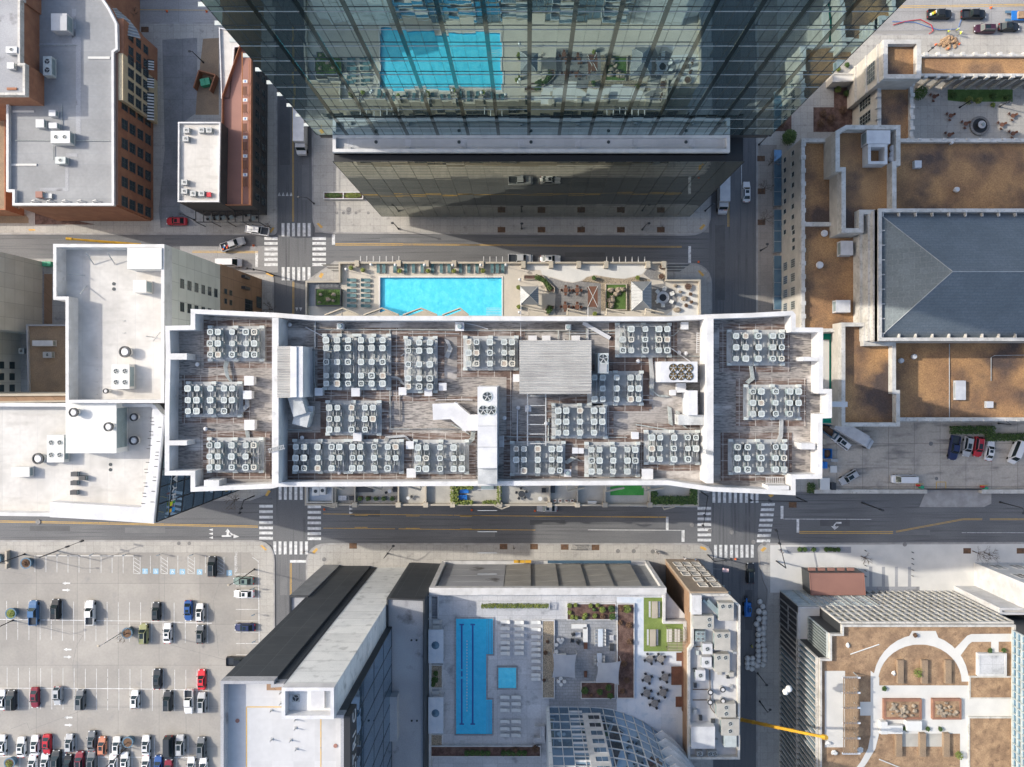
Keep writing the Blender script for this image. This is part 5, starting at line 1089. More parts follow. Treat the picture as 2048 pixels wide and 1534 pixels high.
kac('white condenser on the taller brick block', 'A1', 82, 362, 19, 80, 45, 1.2, fans=1, m='white_metal'); kac('small square hatch on the taller brick block', 'A1', 75, 478, 19, 50, 45, .8, m='white_metal')
k = MB()
for c, pts in (('A1', [(240, 330), (560, 330)]), ('A1', [(450, 760), (450, 950)]), ('A1', [(110, 1025), (800, 1028)]), ('A1', [(390, 1060), (390, 1170)])): k.tube([WK(c, x, y, HR+.2)+(HR+.18,) for x, y in pts], .07, 5)
tag(k.build('roof_conduits', M['fan_pale']), 'thin grey conduits crossing the hotel roof', 'conduit')
for n_, (x0, y0, x1, y1) in enumerate(((645, 415, 805, 432), (95, 808, 250, 822), (85, 1197, 270, 1212))): p, q = WK('A1', x0, y0, HR), WK('A1', x1, y1, HR); tag(MB().box(p[0], q[0], p[1], q[1], HR+.001, HR+.15).build('roof_drain_channel', M['deck_w']), 'pale narrow drain board, %s from top on hotel roof' % ords[n_], 'drain board')
k = MB()
for x0, y0, x1, y1 in ((555, 270, 590, 980), (525, 65, 555, 330), (255, 315, 550, 340), (482, 1120, 565, 1145), (478, 1145, 502, 1390), (290, 1372, 500, 1395)): p, q = WK('A1', x0, y0, HR), WK('A1', x1, y1, HR); k.box(p[0], q[0], p[1], q[1], HR+.001, HR+.012+pzn()*.1)
tag(k.build('walkway_pads', M['gray_roof2']), 'darker grey walkway pads on the hotel roof', 'walkway pads')
# white roofed bar with red roof terrace
WB, wp = bld('white_roofed_bar', 'small dark brick building with bright white flat roof, upper left', 'building', [K('A1', 1300, 890), K('A1', 1610, 890), K('A1', 1600, 1475), K('A1', 1297, 1475)], 13, 0, 'brick_d', 'white_roof', .5, .3)
RT, rp = bld('terrace_bar', 'dark brick bar with rusty red roof terrace and orange rail', 'building', [K('A1', 1760, 300), K('A1', 1835, 400), K('A1', 1830, 1495), K('A1', 1612, 1495), K('A1', 1620, 700)], 10, 0, 'brick_d', 'terracotta', 1.0, .12, 'brick')
a, b = WK('A1', 1825, 1495, 5), WK('A1', 1825, 560, 5)
xe = WK('A1', 1834, 0, 10)[0]
windows(RT, (xe+.01, WK('A1', 0, 1480, 10)[1]), (xe+.01, WK('A1', 0, 420, 10)[1]), [3, 6.6], [2+3.1*i for i in range(10)], 1.7, 2.1, 'winframe_d', 'glass', 2, 2)
k = MB(); k.tube([WK('A1', 1770, 380, 10.6)+(10.6,), WK('A1', 1768, 1490, 10.6)+(10.6,)], .1, 5).tube([WK('A1', 1820, 440, 10.6)+(10.6,), WK('A1', 1820, 1490, 10.6)+(10.6,)], .06, 5); MT['or'] = M['orange_rail'] = mat('orange_rail', (.5, .2, .07), None, rough=.6); k.build('orange_rail', M['orange_rail'], RT)
for n_, y in enumerate((588, 725, 862, 998, 1135, 1272)):
    p = WK('A1', 1785, y, 10.2); t = thing('roof_table', 'white square table with blue centre, %s from top on the red terrace' % ords[n_], 'table', (p[0], p[1], 9.05), 0); MB().box(-.5, .5, -.35, .35, .7, .76, bottom=True).build('tabletop', M['lounge_w'], t); MB().box(-.12, .12, -.22, .22, .761, .78).build('centre_box', M['blue_m'], t); MB().cyl(0, 0, 0, .7, .06, n=6).build('leg', M['dark_metal'], t)
for n_, y in enumerate((660, 790, 930, 1065, 1200, 1330)):
    p = WK('A1', 1785, y, 10.2); t = thing('high_table', 'thin framed brown high table, %s from top on the red terrace' % ords[n_], 'table', (p[0], p[1], 9.05)); MB().box(-.45, .45, -.9, .9, .95, 1.0, bottom=True).build('tabletop', M['wood'], t); k = MB()
    k.tube([(-.45, -.9, .02), (.45, .9, .9)], .03, 4).tube([(.45, -.9, .02), (-.45, .9, .9)], .03, 4); k.build('crossed_legs', M['black'], t)
t, bp = bld('white_annex', 'long narrow white roofed annex behind the terrace bar', 'building', [K('A1', 1598, 200), K('A1', 1790, 240), K('A1', 1792, 333), K('A1', 1712, 345), K('A1', 1680, 720), K('A1', 1615, 720)], 9, 0, 'brick_d', 'white_roof', .4, .2)
t, _ = bld('alley_link', 'dark narrow link roof between the white roof and the terrace', 'building', [K('A1', 1620, 722), K('A1', 1700, 722), K('A1', 1680, 900), K('A1', 1625, 900)], 7, 0, 'brick_d', 'gray_roof2', .3, .2, 'dark_metal')
for n_, (x, y) in enumerate(((1360, 950), (1470, 948), (1524, 948), (1354, 1012), (1345, 1330), (1345, 1395), (1408, 1412), (1470, 1412))):
    kac('small grey condenser, %s on the bright white roof' % ords[n_], 'A1', x, y, 12.5, 42, 38, .9, fans=1, fr=.26, m='steel', name='condenser_unit', cat='condenser', blades=4)
kac('small red cabinet on the bright white roof', 'A1', 1522, 1420, 12.5, 34, 32, .6, m='red_p')
kac('long pale blue awning box on the dark wall', 'A1', 1657, 1320, 6, 28, 200, 1, m='glass_b', name='skylight', cat='skylight')
# black patio structure south of the bar
k = MB(); a, b = WK('B1', 1430, 190, 5), WK('B1', 1890, 270, 5); t = thing('patio_pergola', 'black steel patio frame along the front of the dark bar', 'pergola', (0, 0, KZ))
for i in range(9): x = a[0]+(b[0]-a[0])*i/8; k.box(x-.08, x+.08, b[1], a[1]+2, 4.8, 5.0, bottom=True)
k.build('rafters', M['black'], t); k = MB().box(a[0], b[0], b[1]-.1, b[1]+.1, 4.6, 4.79, bottom=True).box(a[0], b[0], a[1]-.1, a[1]+.1, 4.6, 4.79, bottom=True); k.build('beams', M['black'], t)
for i in range(5): x = a[0]+(b[0]-a[0])*i/4; MB().cyl(x, b[1], 0, 4.6, .09, n=6).build('post', M['black'], t)
for n_, (x, y) in enumerate(((1540, 237), (1590, 237), (1632, 237), (1690, 235), (1820, 212), (1850, 245))): table('B1', x, y, KZ+.01, .45, 'pale patio table under the black frame, %s from left' % ords[n_], 2, 'ac_side', 'black', True)
# dumpster corner in the alley
P = [WK('A1', x, y, 2) for x, y in ((1452, 512), (1572, 545), (1530, 660), (1412, 640))]; t = thing('dumpster_enclosure', 'dark red walled enclosure in the alley behind the bar', 'enclosure'); k = MB()
for i in (0, 1, 3): a, b = Vector(P[i]), Vector(P[(i+1) % 4]); k.obox((a.x+b.x)/2, (a.y+b.y)/2, (b-a).length, .25, atan2(b.y-a.y, b.x-a.x), KZ, 2+i*.01)
k.build('wall', M['brick'], t)
def dumpster(label, x, y, z, rz, m, L=2.0, Wd=1.5, h=1.3, open_=False):
    t = thing('dumpster', label, 'dumpster', (x, y, z), rz); k = MB(); ringmesh(k, [(-L/2, -Wd/2), (L/2, -Wd/2), (L/2, Wd/2), (-L/2, Wd/2)], .08, .15, h); k.face([(-L/2, -Wd/2, .3), (L/2, -Wd/2, .3), (L/2, Wd/2, .3), (-L/2, Wd/2, .3)]); k.build('bin', M[m], t)
    if not open_:
        for s_ in (-1, 1): MB().box(min(0, s_*L/2)+.03, max(0, s_*L/2)-.03, -Wd/2, Wd/2, h, h+.06, bottom=True).build('lid', M[m], t)
    else: MB().blob(0, 0, .6, L*.42, Wd*.4, .4, jit=.3).build('refuse', M['leaf_b'], t)
    k = MB(); [k.cyl(u*L*.4, v2*Wd*.35, 0, .15, .08, n=6) for u in (-1, 1) for v2 in (-1, 1)]; k.build('castors', M['tyre'], t); return t
p = WK('A1', 1500, 600, 1.2); dumpster('green dumpster inside the dark red alley enclosure', p[0], p[1], KZ, .2, 'green_p', 2.2, 1.6)
flat('gravel_bed', [K('A1', 1485, 285), K('A1', 1600, 278), K('A1', 1600, 840), K('A1', 1430, 840), K('A1', 1440, 690)], 'gravel2', KZ+.008)
flat('gravel_bed', [K('B1', -40, 215), K('B1', 190, 215), K('B1', 212, 245), K('B1', 212, 280), K('B1', -40, 280)], 'gravel2', KZ+.008)
flat('shop_yard', [K('B1', 258, 195), K('B1', 700, 290), K('B1', 258, 290)], 'mulch', KZ+.01)
t, _ = bld('low_brick_shop', 'low brick building wing left of the grey roofed hotel', 'building', [(-200, 190), (11, 190), (11, 420), (-200, 420)], 6, 0, 'brick', 'gravel2', .4, .3, 'brick')
windows(t, (_[1][0]-.0, W(0, 420, 6)[1]) if 0 else (W(11, 0, 6)[0]+.01, W(0, 418, 6)[1]), (W(11, 0, 6)[0]+.01, W(0, 200, 6)[1]), [3], [2, 6, 10, 14, 18], 1.8, 2)
# ------------------------------------------------------------ west: white roofed hotel with glass corner
ZW = 44.0
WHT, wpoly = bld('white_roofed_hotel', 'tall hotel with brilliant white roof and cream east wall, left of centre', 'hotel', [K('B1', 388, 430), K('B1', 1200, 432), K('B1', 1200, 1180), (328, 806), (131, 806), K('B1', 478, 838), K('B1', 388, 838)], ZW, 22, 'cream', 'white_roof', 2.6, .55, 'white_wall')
xe = W(328, 0, ZW)[0]; yn_, ys_ = W(0, 490, ZW)[1], W(0, 806, ZW)[1]; xw_ = W(131, 0, ZW)[0]
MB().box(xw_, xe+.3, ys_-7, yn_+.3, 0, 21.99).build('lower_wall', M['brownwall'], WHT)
L = yn_-ys_; sy = lambda px_, z: (NY-px_)/S(z)
u1 = sy(570, 36)-ys_; u2 = sy(616, 36)-ys_
windows(WHT, (xe+.02, ys_), (xe+.02, yn_), [24.0+2.75*i for i in range(6)], [u2, u1], 1.7, 1.5, 'winframe_d', 'glass', 1, 2, sill=False)
windows(WHT, (xe+.32, ys_), (xe+.32, yn_), [17.5, 20], [u1-1.2, u1+.8], 1.1, 1.2, 'winframe_d', 'glass', 1, 1, sill=False)
windows(WHT, (xe+.32, ys_), (xe+.32, yn_), [8], [u1-1.6], 4.2, 4.2, 'winframe_d', 'cglass', 4, 4, sill=False)
windows(WHT, (xe+.32, ys_), (xe+.32, yn_), [2], [u1-3, u1+.5], 2.6, 3.0, 'winframe_d', 'glass', 2, 1, sill=False)
for n_, (x, y) in enumerate(((745, 690), (258+1488*0+720, 762))): 
    a = W(*K('B1', 1760+(n_*-40), 690+n_*70), 9 if n_ else 7); MB().box(xe+.3, xe+1.1, a[1]-.3, a[1]+.3, 9, 12).build('wall_canopy', M['dark_metal'], WHT)
ZB = 41.0
o2 = [K('C1', -400, 240), (304, 807), (330, 832), K('C1', 1125, 1122), K('C1', 362, 1070), K('C1', 0, 1065), K('C1', -400, 1065)]
WH2, w2 = bld('white_roofed_wing', 'wide white roofed wing with slanted parapet and glass corner wall', 'hotel', o2, ZB, 0, 'white_wall', 'white_roof', 1.8, .6, 'white_wall', wmesh=False)
k = MB(); w2c = w2; k.prism(inset(w2, .25), 0, ZB-.1, top=False); k.build('wall', M['brick_d'], WH2)
A_, B_ = W(309, 1045, ZB), W(331, 834, ZB)
curtain(WH2, (A_[0]+.05, A_[1]), (B_[0]+.05, B_[1]), .1, ZB-.5, 3.1, 4.5, 'mirror3', 'black', .001, .12, .12, .2, gname='glass_corner_wall')
# wide sloping parapet top along the east and south edges
k = MB(); I0 = [W(*K('C1', x, y), ZB+.1) for x, y in ((1125, 250), (1195, 340), (1120, 1115), (362, 1075), (365, 965), (1030, 1005), (1095, 640), (1110, 300))]; k.prism(I0, ZB-1.8, ZB+.06); k.build('parapet_slab', M['white_metal'], WH2)
k = MB()
for i in range(26):
    x, y = random.choice(((1175-i*2.6, 340+i*26), (1110-i*2.8+(i % 3)*6, 350+i*25))); p = W(*K('C1', x, y), ZB+.15); k.box(p[0]-.35, p[0]+.2, p[1]-.05, p[1]+.05, ZB+.06, ZB+.16)
k.build('anchor_brackets', M['dark_metal'], WH2)
# letters and colour squares on the glass corner
d = Vector((B_[0]-A_[0], B_[1]-A_[1])).normalized(); ang = atan2(d.y, d.x); nrm = Vector((d.y, -d.x))
zt_ = 35.0; yq = sy(1003, zt_+.9)
def onwall(pxy, z): yy = sy(pxy, z); f = (yy-A_[1])/(B_[1]-A_[1]); return (A_[0]+(B_[0]-A_[0])*f+nrm.x*.32, yy+nrm.y*.32)
SG = thing('hotel_sign', 'white HYATT letters with coloured squares on the glass corner wall', 'sign', (0, 0, 0))
q0 = onwall(1001, zt_)
for ch, off in zip('HYATT', (0, 1.75, 3.45, 5.15, 6.8)):
    text(ch, 2.15, 'white_metal', 'letter', SG, (q0[0]+d.x*off, q0[1]+d.y*off, zt_), (pi/2, 0, ang), .06)
q1 = onwall(1022, zt_)
sq = [('ylw', (.75, .75, .02)), ('grn', (.02, .25, .08)), ('blu', (.02, .33, .8)), ('orn', (.85, .5, .05)), ('prp', (.25, .1, .25))]
for n_, cc in sq: M[n_] = mat('sign_'+n_, cc, None, rough=.5, v=0)
for n_, u, v2, s_ in (('blu', 0, -.35, .8), ('orn', .0, .65, .6), ('ylw', 1.2, .65, .75), ('grn', 1.5, -.3, .7), ('prp', .85, .15, .45)):
    k = MB().box(-s_/2, s_/2, -.06, .06, -s_/2, s_/2, bottom=True); o = k.build('colour_square', M[n_], SG); o.location = (q1[0]+d.x*(u+.4)+nrm.x*.0, q1[1]+d.y*(u+.4), zt_+.7+v2); o.rotation_euler = (0, 0, ang)
MB().tube([(q1[0]-nrm.x*.1, q1[1], zt_+2.0), (q0[0]+d.x*8.6-nrm.x*.1, q0[1]+d.y*8.6, zt_+2.0)], .05, 5).tube([(q1[0]-nrm.x*.1, q1[1], zt_-.1), (q0[0]+d.x*8.6-nrm.x*.1, q0[1]+d.y*8.6, zt_-.1)], .05, 5).build('sign_rails', M['steel'], SG)
ZR = ZB-1.8
kac('white flat penthouse with beige side on the white roof', 'C1', 665, 425, ZR, 370, 365, 3.6, m='lounge_w', name='roof_penthouse', cat='penthouse')
kac('dirty green grey plant unit beside the lower white penthouse', 'C1', 405, 575, ZR, 125, 200, 1.6, m='deck_w', fans=4, fr=.42, axis=1, name='plant_unit', cat='plant unit', blades=4)
kac('long green grey chiller with four fans on the upper white roof', 'B1', 880, 1400, ZW-2.6, 130, 180, 1.8, m='deck_w', fans=4, fr=.42, axis=1, name='plant_unit', cat='plant unit', blades=4)
kac('low pale intake box on the left white roof', 'C1', 150, 745, ZR, 130, 70, 1.2, m='deck_w', name='intake_box', cat='roof vent')
for n_, (x, y) in enumerate(((540, 762), (598, 790), (538, 826), (535, 896))): kac('dark square exhaust fan, %s of four on the white roof' % ords[n_], 'C1', x, y, ZR, 48, 32, .9, m='dark_metal', name='exhaust_fan', cat='exhaust fan')
for n_, (c, x, y, r, z) in enumerate((('B1', 910, 1218, 1.0, ZW-2.6), ('B1', 770, 1505, .45, ZW-2.6), ('C1', 275, 648, 1.0, ZR), ('C1', 790, 415, .8, ZB+1.7), ('C1', 535, 310, .8, ZB+1.7), ('C1', 975, 515, .8, ZR), ('C1', 975, 345, .7, ZR))):
    p = WK(c, x, y, z+1.2); t = thing('round_exhaust', 'white round mushroom exhaust, %s' % ['large, on the upper white roof', 'small, near the upper green chiller', 'large, dark rimmed, left of the green unit', 'on the white penthouse, right', 'on the white penthouse, upper left', 'in the shade right of the penthouse, lower', 'in the shade right of the penthouse, upper'][n_], 'exhaust', (p[0], p[1], z)); MB().cyl(0, 0, 0, .9, r*.75, n=16).build('curb', M['deck_w'], t); MB().ring(0, 0, .9, r*.8, r, .35, 20).build('rim', M['dark_metal'], t); MB().cyl(0, 0, .8, 1.2, r*.8, r*.6, 16).build('cap', M['white_metal'], t)
kac('square white tank cover with rusty stain at the roof corner', 'B1', 1055, 535, ZW-2.6, 250, 155, 2.8, m='lounge_w', name='roof_platform', cat='platform')
kac('pale square ventilator tower on the upper white roof', 'B1', 1020, 740, ZW-2.6, 95, 90, 2.2, m='deck_w', name='ventilator', cat='ventilator')
k = MB()
for x0, y0, x1, y1 in ((630, 495, 685, 580), (785, 495, 840, 580), (495, 650, 620, 660), (585, 800, 632, 738), (1065, 1105, 1120, 1112), (1120, 1140, 1170, 1075)): k.tube([WK('B1', x0, y0, ZW-.6)+(ZW-.6,), WK('B1', x1, y1, ZW-2.5)+(ZW-2.5,)], .09, 5)
tag(k.build('parapet_braces', M['steel']), 'diagonal steel braces behind the upper white parapet', 'brace')
k = MB()
for c, x, y, z in (('B1', 832, 722, ZW-2.6), ('B1', 832, 760, ZW-2.6), ('C1', 807, 690, ZR), ('C1', 807, 728, ZR)): p = WK(c, x, y, z); k.cyl(p[0], p[1], z+.001, z+.06, .3, n=12)
tag(k.build('roof_drains', M['ac_dark']), 'pairs of dark round drains in the white roofs', 'roof drain')
k = MB()
for i in range(5):
    for x, yy in ((905, 992), (905, 1080), (705, 1170)) if i == 0 else ((705, 1170+90*i),): p = WK('B1', x, yy, ZW-2.6); k.box(p[0]-.25, p[0]+.25, p[1]-.04, p[1]+.04, ZW-2.6, ZW-2.45)
tag(k.build('tie_back_anchors', M['steel']), 'row of small tie-back anchors on the upper white roof', 'anchor')
# cream block, gravel roof and timber strip at the far left
CB, _ = bld('cream_block', 'cream panelled block leaning in from the left edge', 'building', [(-500, 454), (-204, 454), (-204, 640), (-500, 640)], 38, 0, 'cream', 'white_roof', 1, .4)
DB, _ = bld('shaded_block', 'grey block with square windows in deep shade at the left edge', 'building', [(-500, 642), (-220, 642), (-220, 800), (-500, 800)], 34, 0, 'cream', 'white_roof', 1, .4)
wx = W(-220, 0, 34)[0]; windows(DB, (wx+.02, W(0, 800, 34)[1]), (wx+.02, W(0, 642, 34)[1]), [3+3.3*i for i in range(8)], [1.8, 4.4, 7.0], 1.6, 1.6, 'winframe_d', 'glass', 1, 1, sill=False)
GR, _ = bld('gravel_roofed_wing', 'low wing with brown gravel roof between the cream and white blocks', 'building', [K('B1', 190, 1018), K('B1', 640, 1018), K('B1', 640, 1600), K('B1', 205, 1600)], 10, 0, 'brick_d', 'gravel2', .5, .35, 'gray_roof2')
kac('white rooftop unit on the brown gravel roof', 'B1', 310, 1155, 9.5, 150, 40, 1.3, m='white_metal', fans=0); kac('small grey fan unit on the brown gravel roof', 'B1', 345, 1240, 9.5, 65, 42, 1.0, fans=1, m='steel')
kac('small condenser at the edge of the gravel roof', 'B1', 155, 1212, 4, 40, 40, 1, fans=1, m='ac')
t, _ = bld('beige_ledge_wall', 'tan wall band above the left white roof', 'building', [(-200, 790), (142, 788), (142, 804), (-200, 808)], 38, 0, 'beige', 'brownwall', .4, .3, 'beige')
flat('timber_strip', [K('B1', 325, 650), K('B1', 385, 650), K('B1', 385, 1015), K('B1', 325, 1015)], 'brownwall', KZ+.01); flat('dark_trench', [K('B1', 280, 605), K('B1', 325, 605), K('B1', 325, 1015), K('B1', 280, 1015)], 'deck2d', KZ+.01)
p = WK('B1', 348, 578, 1); dumpster('green dumpster at the street behind the white roofed hotel', p[0], p[1], KZ, 0, 'green_p', 2, 1.1)
# ------------------------------------------------------------ yellow mobile crane boom beside the street
def boom(label, P, r0, r1, m='crane_y', sections=5):
    t = thing('crane_boom', label, 'crane'); a, b = Vector(P[0]), Vector(P[1]); n = sections
    for i in range(n):
        p, q = a.lerp(b, i/n), a.lerp(b, (i+1)/n+.01); r = r0+(r1-r0)*i/n; MB().tube([p, q], r, 4).build('boom_section', M[m], t)
        MB().tube([p, p.lerp(q, .06)], r*1.25, 4).build('collar', M[m], t)
    MB().tube([b, b+(b-a).normalized()*1.2], r1*1.6, 6).build('boom_head', M[m], t); return t
boom('short yellow crane boom poking out above the white parapet, left', [W(272, 486, 8)+(6,), W(150, 480, 8)+(9,)], .3, .2)
# ------------------------------------------------------------ south west: dark and concrete towers, grey roof
ZD = 63.0
D3 = lambda x, y, z: WK('D2', x, y, z)
o = [K('D2', 150, 905), K('D2', 540, 905), K('D2', 540, 930), K('D2', 612, 925), K('D2', 620, 945), K('D2', 985, 952), K('D2', 985, 1155), K('D2', 1050, 1155), K('D2', 1050, 2600), K('D2', 150, 2600)]
DT, dp = bld('dark_concrete_hotel', 'tall dark panelled and concrete hotel with pale roof, lower left of centre', 'hotel', o, ZD, 0, 'panel_d', 'lt_roof', 1.6, .45, 'gray_roof2')
X = lambda q: q/G0
xl, xc0, xc1, xr = W(K('D2', 150, 0)[0], 0, ZD)[0], W(K('D2', 620, 0)[0], 0, ZD)[0], W(K('D2', 985, 0)[0], 0, ZD)[0], W(K('D2', 1050, 0)[0], 0, ZD)[0]
yf = W(0, K('D2', 0, 945)[1], ZD)[1]; yg = W(0, K('D2', 0, 1155)[1], ZD)[1]
MB().box(xc0-.05, xc1+.2, yg, yf+.35, 0, ZD-.41).build('concrete_shaft', M['concwall'], DT)
rm = MB(); ringmesh(rm, [(xc0-.05, yg), (xc1+.2, yg), (xc1+.2, yf+.35), (xc0-.05, yf+.35)], .5, ZD-.4, ZD+1.2); rm.build('shaft_parapet', M['white_metal'], DT)
MB().box(xc0-3.0, xc0-.06, yf-1, yf+.1, 20, ZD-1).build('recess_wall', M['brownwall'], DT)
curtain(DT, (xc0-.1, yf+.25), (xc0-2.6, yf+.25), 14, ZD-1, 2.4, 3.9, 'glass', 'dark_metal', .002, .08, .1, .25, gname='slot_glazing', mname='slot_frame')
curtain(DT, (xr+.05, yg-60), (xr+.05, yg), 27, ZD-4, 3.6, 9, 'mirror3', 'dark_metal', .0015, .08, .05, .08, gname='east_glass_wall', mname='east_mullions')
curtain(DT, (xc1+.25, yg), (xc1+.25, yf+.3), 12, ZD-2, 2.3, 3.9, 'concwall', 'concwall', .0, .04, .02, .04, gname='shaft_side', mname='shaft_joints') if 0 else None
MB().box(xr-.1, xr+.9, yg-60, yg-.2, ZD-4, ZD-.02, bottom=True).build('sign_band', M['black'], DT)
SE_ = thing('wall_sign', 'white ELECTRIC letters reading upward on the dark hotel edge', 'sign', (0, 0, 0)); za = ZD-3.2
yc = (NY-1427)/S(za+1)
for i, ch in enumerate('ELECTRIC'[::-1]): text(ch, 2.6, 'white_metal', 'letter', SE_, (xr+.93, yc-1.4-i*1.95, za), (pi/2, 0, pi/2), .05)
k = MB()
for pts in ([(340, 2600), (340, 1095), (700, 1095)], [(883, 2600), (883, 1145)]):
    P = [WK('D2', x, y, ZD-1.6) for x, y in pts]
    for i in range(len(P)-1): a, b = Vector(P[i]), Vector(P[i+1]); k.obox((a.x+b.x)/2, (a.y+b.y)/2, (b-a).length, .14, atan2(b.y-a.y, b.x-a.x), ZD-1.6, ZD-1.585+.003*i)
tag(k.build('yellow_roof_line', M['yellow_paint']), 'faded yellow safety line painted on the pale hotel roof', 'painted line')
for n_, (x, y) in enumerate(((512, 1132), (690, 1198), (690, 1262), (515, 1345), (655, 1350), (695, 1415), (580, 1002), (582, 1080))):
    p = WK('D2', x, y, ZD-1); t = thing('davit_post', 'small steel davit post, %s on the pale hotel roof' % ords[n_], 'davit', (p[0], p[1], ZD-1.6)); MB().cyl(0, 0, 0, .8, .09, n=6).build('post', M['steel'], t); MB().box(-.2, .2, -.2, .2, 0, .06).build('base', M['steel'], t)
for n_, (x, y) in enumerate(((274, 1195), (990, 1378))): p = WK('D2', x, y, ZD-1.6); tag(MB().cyl(p[0], p[1], ZD-1.6, ZD-1.5, .3, n=12).build('roof_drain', M['terracotta']), 'reddish roof drain, %s on the pale hotel roof' % ('left' if x < 500 else 'right'), 'roof drain')
kac('dish shaped fan beside the concrete shaft', 'D2', 700, 1030, ZD-1.6, 60, 60, 1.2, fans=1, fr=.5, m='steel', name='exhaust_fan', cat='exhaust fan')
p, q = WK('D2', 810, 975, ZD), WK('D2', 910, 1105, ZD); tag(MB().box(p[0], q[0], p[1], q[1], ZD-.39, ZD+.1).build('shaft_hatch', M['white_metal']), 'white square hatch on top of the concrete shaft', 'hatch')
LB, _ = bld('louvred_annex', 'low louvred annex at the foot of the dark hotel', 'building', [K('D2', 650, 285), K('D2', 790, 285), K('D2', 790, 700), K('D2', 650, 700)], 24, 0, 'tinroof', 'gray_roof2', .4, .3, 'dark_metal')
BX, _ = bld('grey_roofed_block', 'lower block with stained grey gravel roof right of the dark hotel', 'building', [K('D2', 1385, 300), K('D2', 1640, 310), K('D2', 1640, 2600), K('D2', 1362, 2600), K('D2', 1362, 303)], 27, 0, 'panel_d', 'gray_roof2', .5, .3, 'dark_metal')
for x, y in ((1545, 607), (1582, 607), (1547, 1195), (1585, 1195)): p = WK('D2', x, y, 26.5); MB().cyl(p[0], p[1], 26.5, 26.6, .2, n=10).build('roof_drain', M['black'], BX)
p = WK('D2', 1420, 1110, 28.5); MB().box(p[0]-1.2, p[0]+.6, p[1]-6, p[1]+2.5, 26.5, 29).build('stair_bulkhead', M['gray_roof2'], BX)
# ------------------------------------------------------------ north east: limestone hall with brown gravel roofs
NE = thing('limestone_hall', 'limestone hall complex with brown gravel roofs and slate hipped roof, right side', 'hall')
_, ne = bld('', '', '', [(1603, 277), (2300, 277), (2300, 842), (1799, 842), (1799, 853), (1683, 853), (1683, 664), (1603, 664)], 13, 0, 'lime', 'gravel', .9, .75, 'limecap', reuse=NE)
bld('', '', '', [(1692, 250), (1801, 250), (1801, 331), (1793, 331), (1793, 428), (1727, 428), (1727, 465), (1683, 465), (1683, 343), (1671, 343), (1671, 262)], 18, 12.1, 'lime', 'gravel', 2.2, .9, 'limecap', reuse=NE)
bld('', '', '', [(1683, 645), (1735, 645), (1735, 684), (1792, 684), (1792, 780), (1800, 780), (1800, 853), (1683, 853)], 16.5, 12.1, 'lime', 'gravel', 1.6, .8, 'limecap', reuse=NE)
p, q = W(1606, 444, 13), W(1684, 452, 13); MB().box(p[0], q[0], p[1], q[1], 12.1, 13.004).build('dividing_parapet', M['limecap'], NE)
wx = ne[0][0] if 0 else W(1603, 0, 13)[0]
windows(NE, (wx-.02, W(0, 278, 13)[1]), (wx-.02, W(0, 445, 13)[1]), [3.3, 8.2], [1.5+2.35*i for i in range(8)], 1.1, 1.6, 'winframe', 'glass', 2, 3, .04)
windows(NE, (wx-.02, W(0, 445, 13)[1]), (wx-.02, W(0, 660, 13)[1]), [8.6], [1.2, 2.9, 4.6], 1.0, 1.6, 'winframe', 'glass', 2, 3, .04)
windows(NE, (wx-.02, W(0, 505, 13)[1]), (wx-.02, W(0, 640, 13)[1]), [3.6, 8.2], [1.5, 4.6, 7.7, 10.8], 1.9, 2.4, 'winframe', 'glass', 4, 4, .06)
for i in range(14):
    y = 288+i*26.5; p = W(1603, y, 13); MB().box(p[0]-.12, p[0]+.9, p[1]-.45, p[1]+.45, 12, 13.15).build('parapet_pier', M['limecap'], NE)
k = MB(); [k.box(W(x, 0, 13)[0]-.3, W(x, 0, 13)[0]+.3, W(0, 279, 13)[1]-.1, W(0, 277, 13)[1]+.08, 12, 13.12) for x in range(1816, 2060, 24)]; k.build('north_piers', M['limecap'], NE)
k = MB(); [k.box(W(x, 0, 13)[0]-.35, W(x, 0, 13)[0]+.35, W(0, 842.5, 13)[1], W(0, 840, 13)[1]+.2, 12, 13.12) for x in range(1816, 2060, 22)]; k.build('south_piers', M['limecap'], NE)
# hipped slate roof block
bx = [W(1757, 417, 20.5), W(2500, 417, 20.5), W(2500, 682, 20.5), W(1757, 682, 20.5)]
MB().prism(bx, 12, 20, top=False).build('hall_wall', M['lime'], NE); k = MB(); ringmesh(k, bx, .7, 18.8, 20.5); k.build('hall_parapet', M['limecap'], NE)
for w3, z0_, z1_ in ((1.3, 12.1, 15.2), (.75, 15.2, 17.6), (.3, 17.6, 18.9)): MB().box(bx[0][0]-w3, bx[0][0]+.1, bx[2][1]+.2, bx[0][1]-.2, z0_, z1_).build('stepped_ledge', M['limecap'], NE)
e = inset(bx, .75); e = sorted(e); wxl = e[0][0]; ysw, ynw = e[0][1], e[1][1]; xe_ = e[2][0]; ap = W(1905, 543, 28); apz = 28
k = MB(); k.face([(wxl, ynw, 19.2), (wxl, ysw, 19.2), (ap[0], ap[1], apz)], 1); k.face([(wxl, ysw, 19.2), (xe_, ysw, 19.2), (xe_, ap[1], apz), (ap[0], ap[1], apz)]); k.face([(xe_, ynw, 19.2), (wxl, ynw, 19.2), (ap[0], ap[1], apz), (xe_, ap[1], apz)]); k.build('slate_roof', [M['shingle'], M['shingle2']], NE)
MB().tube([(wxl, ynw, 19.25), (ap[0], ap[1], apz+.05), (xe_, ap[1], apz+.05)], .09, 5).tube([(wxl, ysw, 19.25), (ap[0], ap[1], apz+.05)], .09, 5).build('ridge_cap', M['steel'], NE)
k = MB()
for i in range(12):
    x = bx[0][0]+1+i*3.4; k.box(x, x+.2, bx[0][1]-1.5, bx[0][1]-.6, 19.3, 20.2); k.box(x, x+.2, bx[2][1]+.6, bx[2][1]+1.5, 19.3, 20.2)
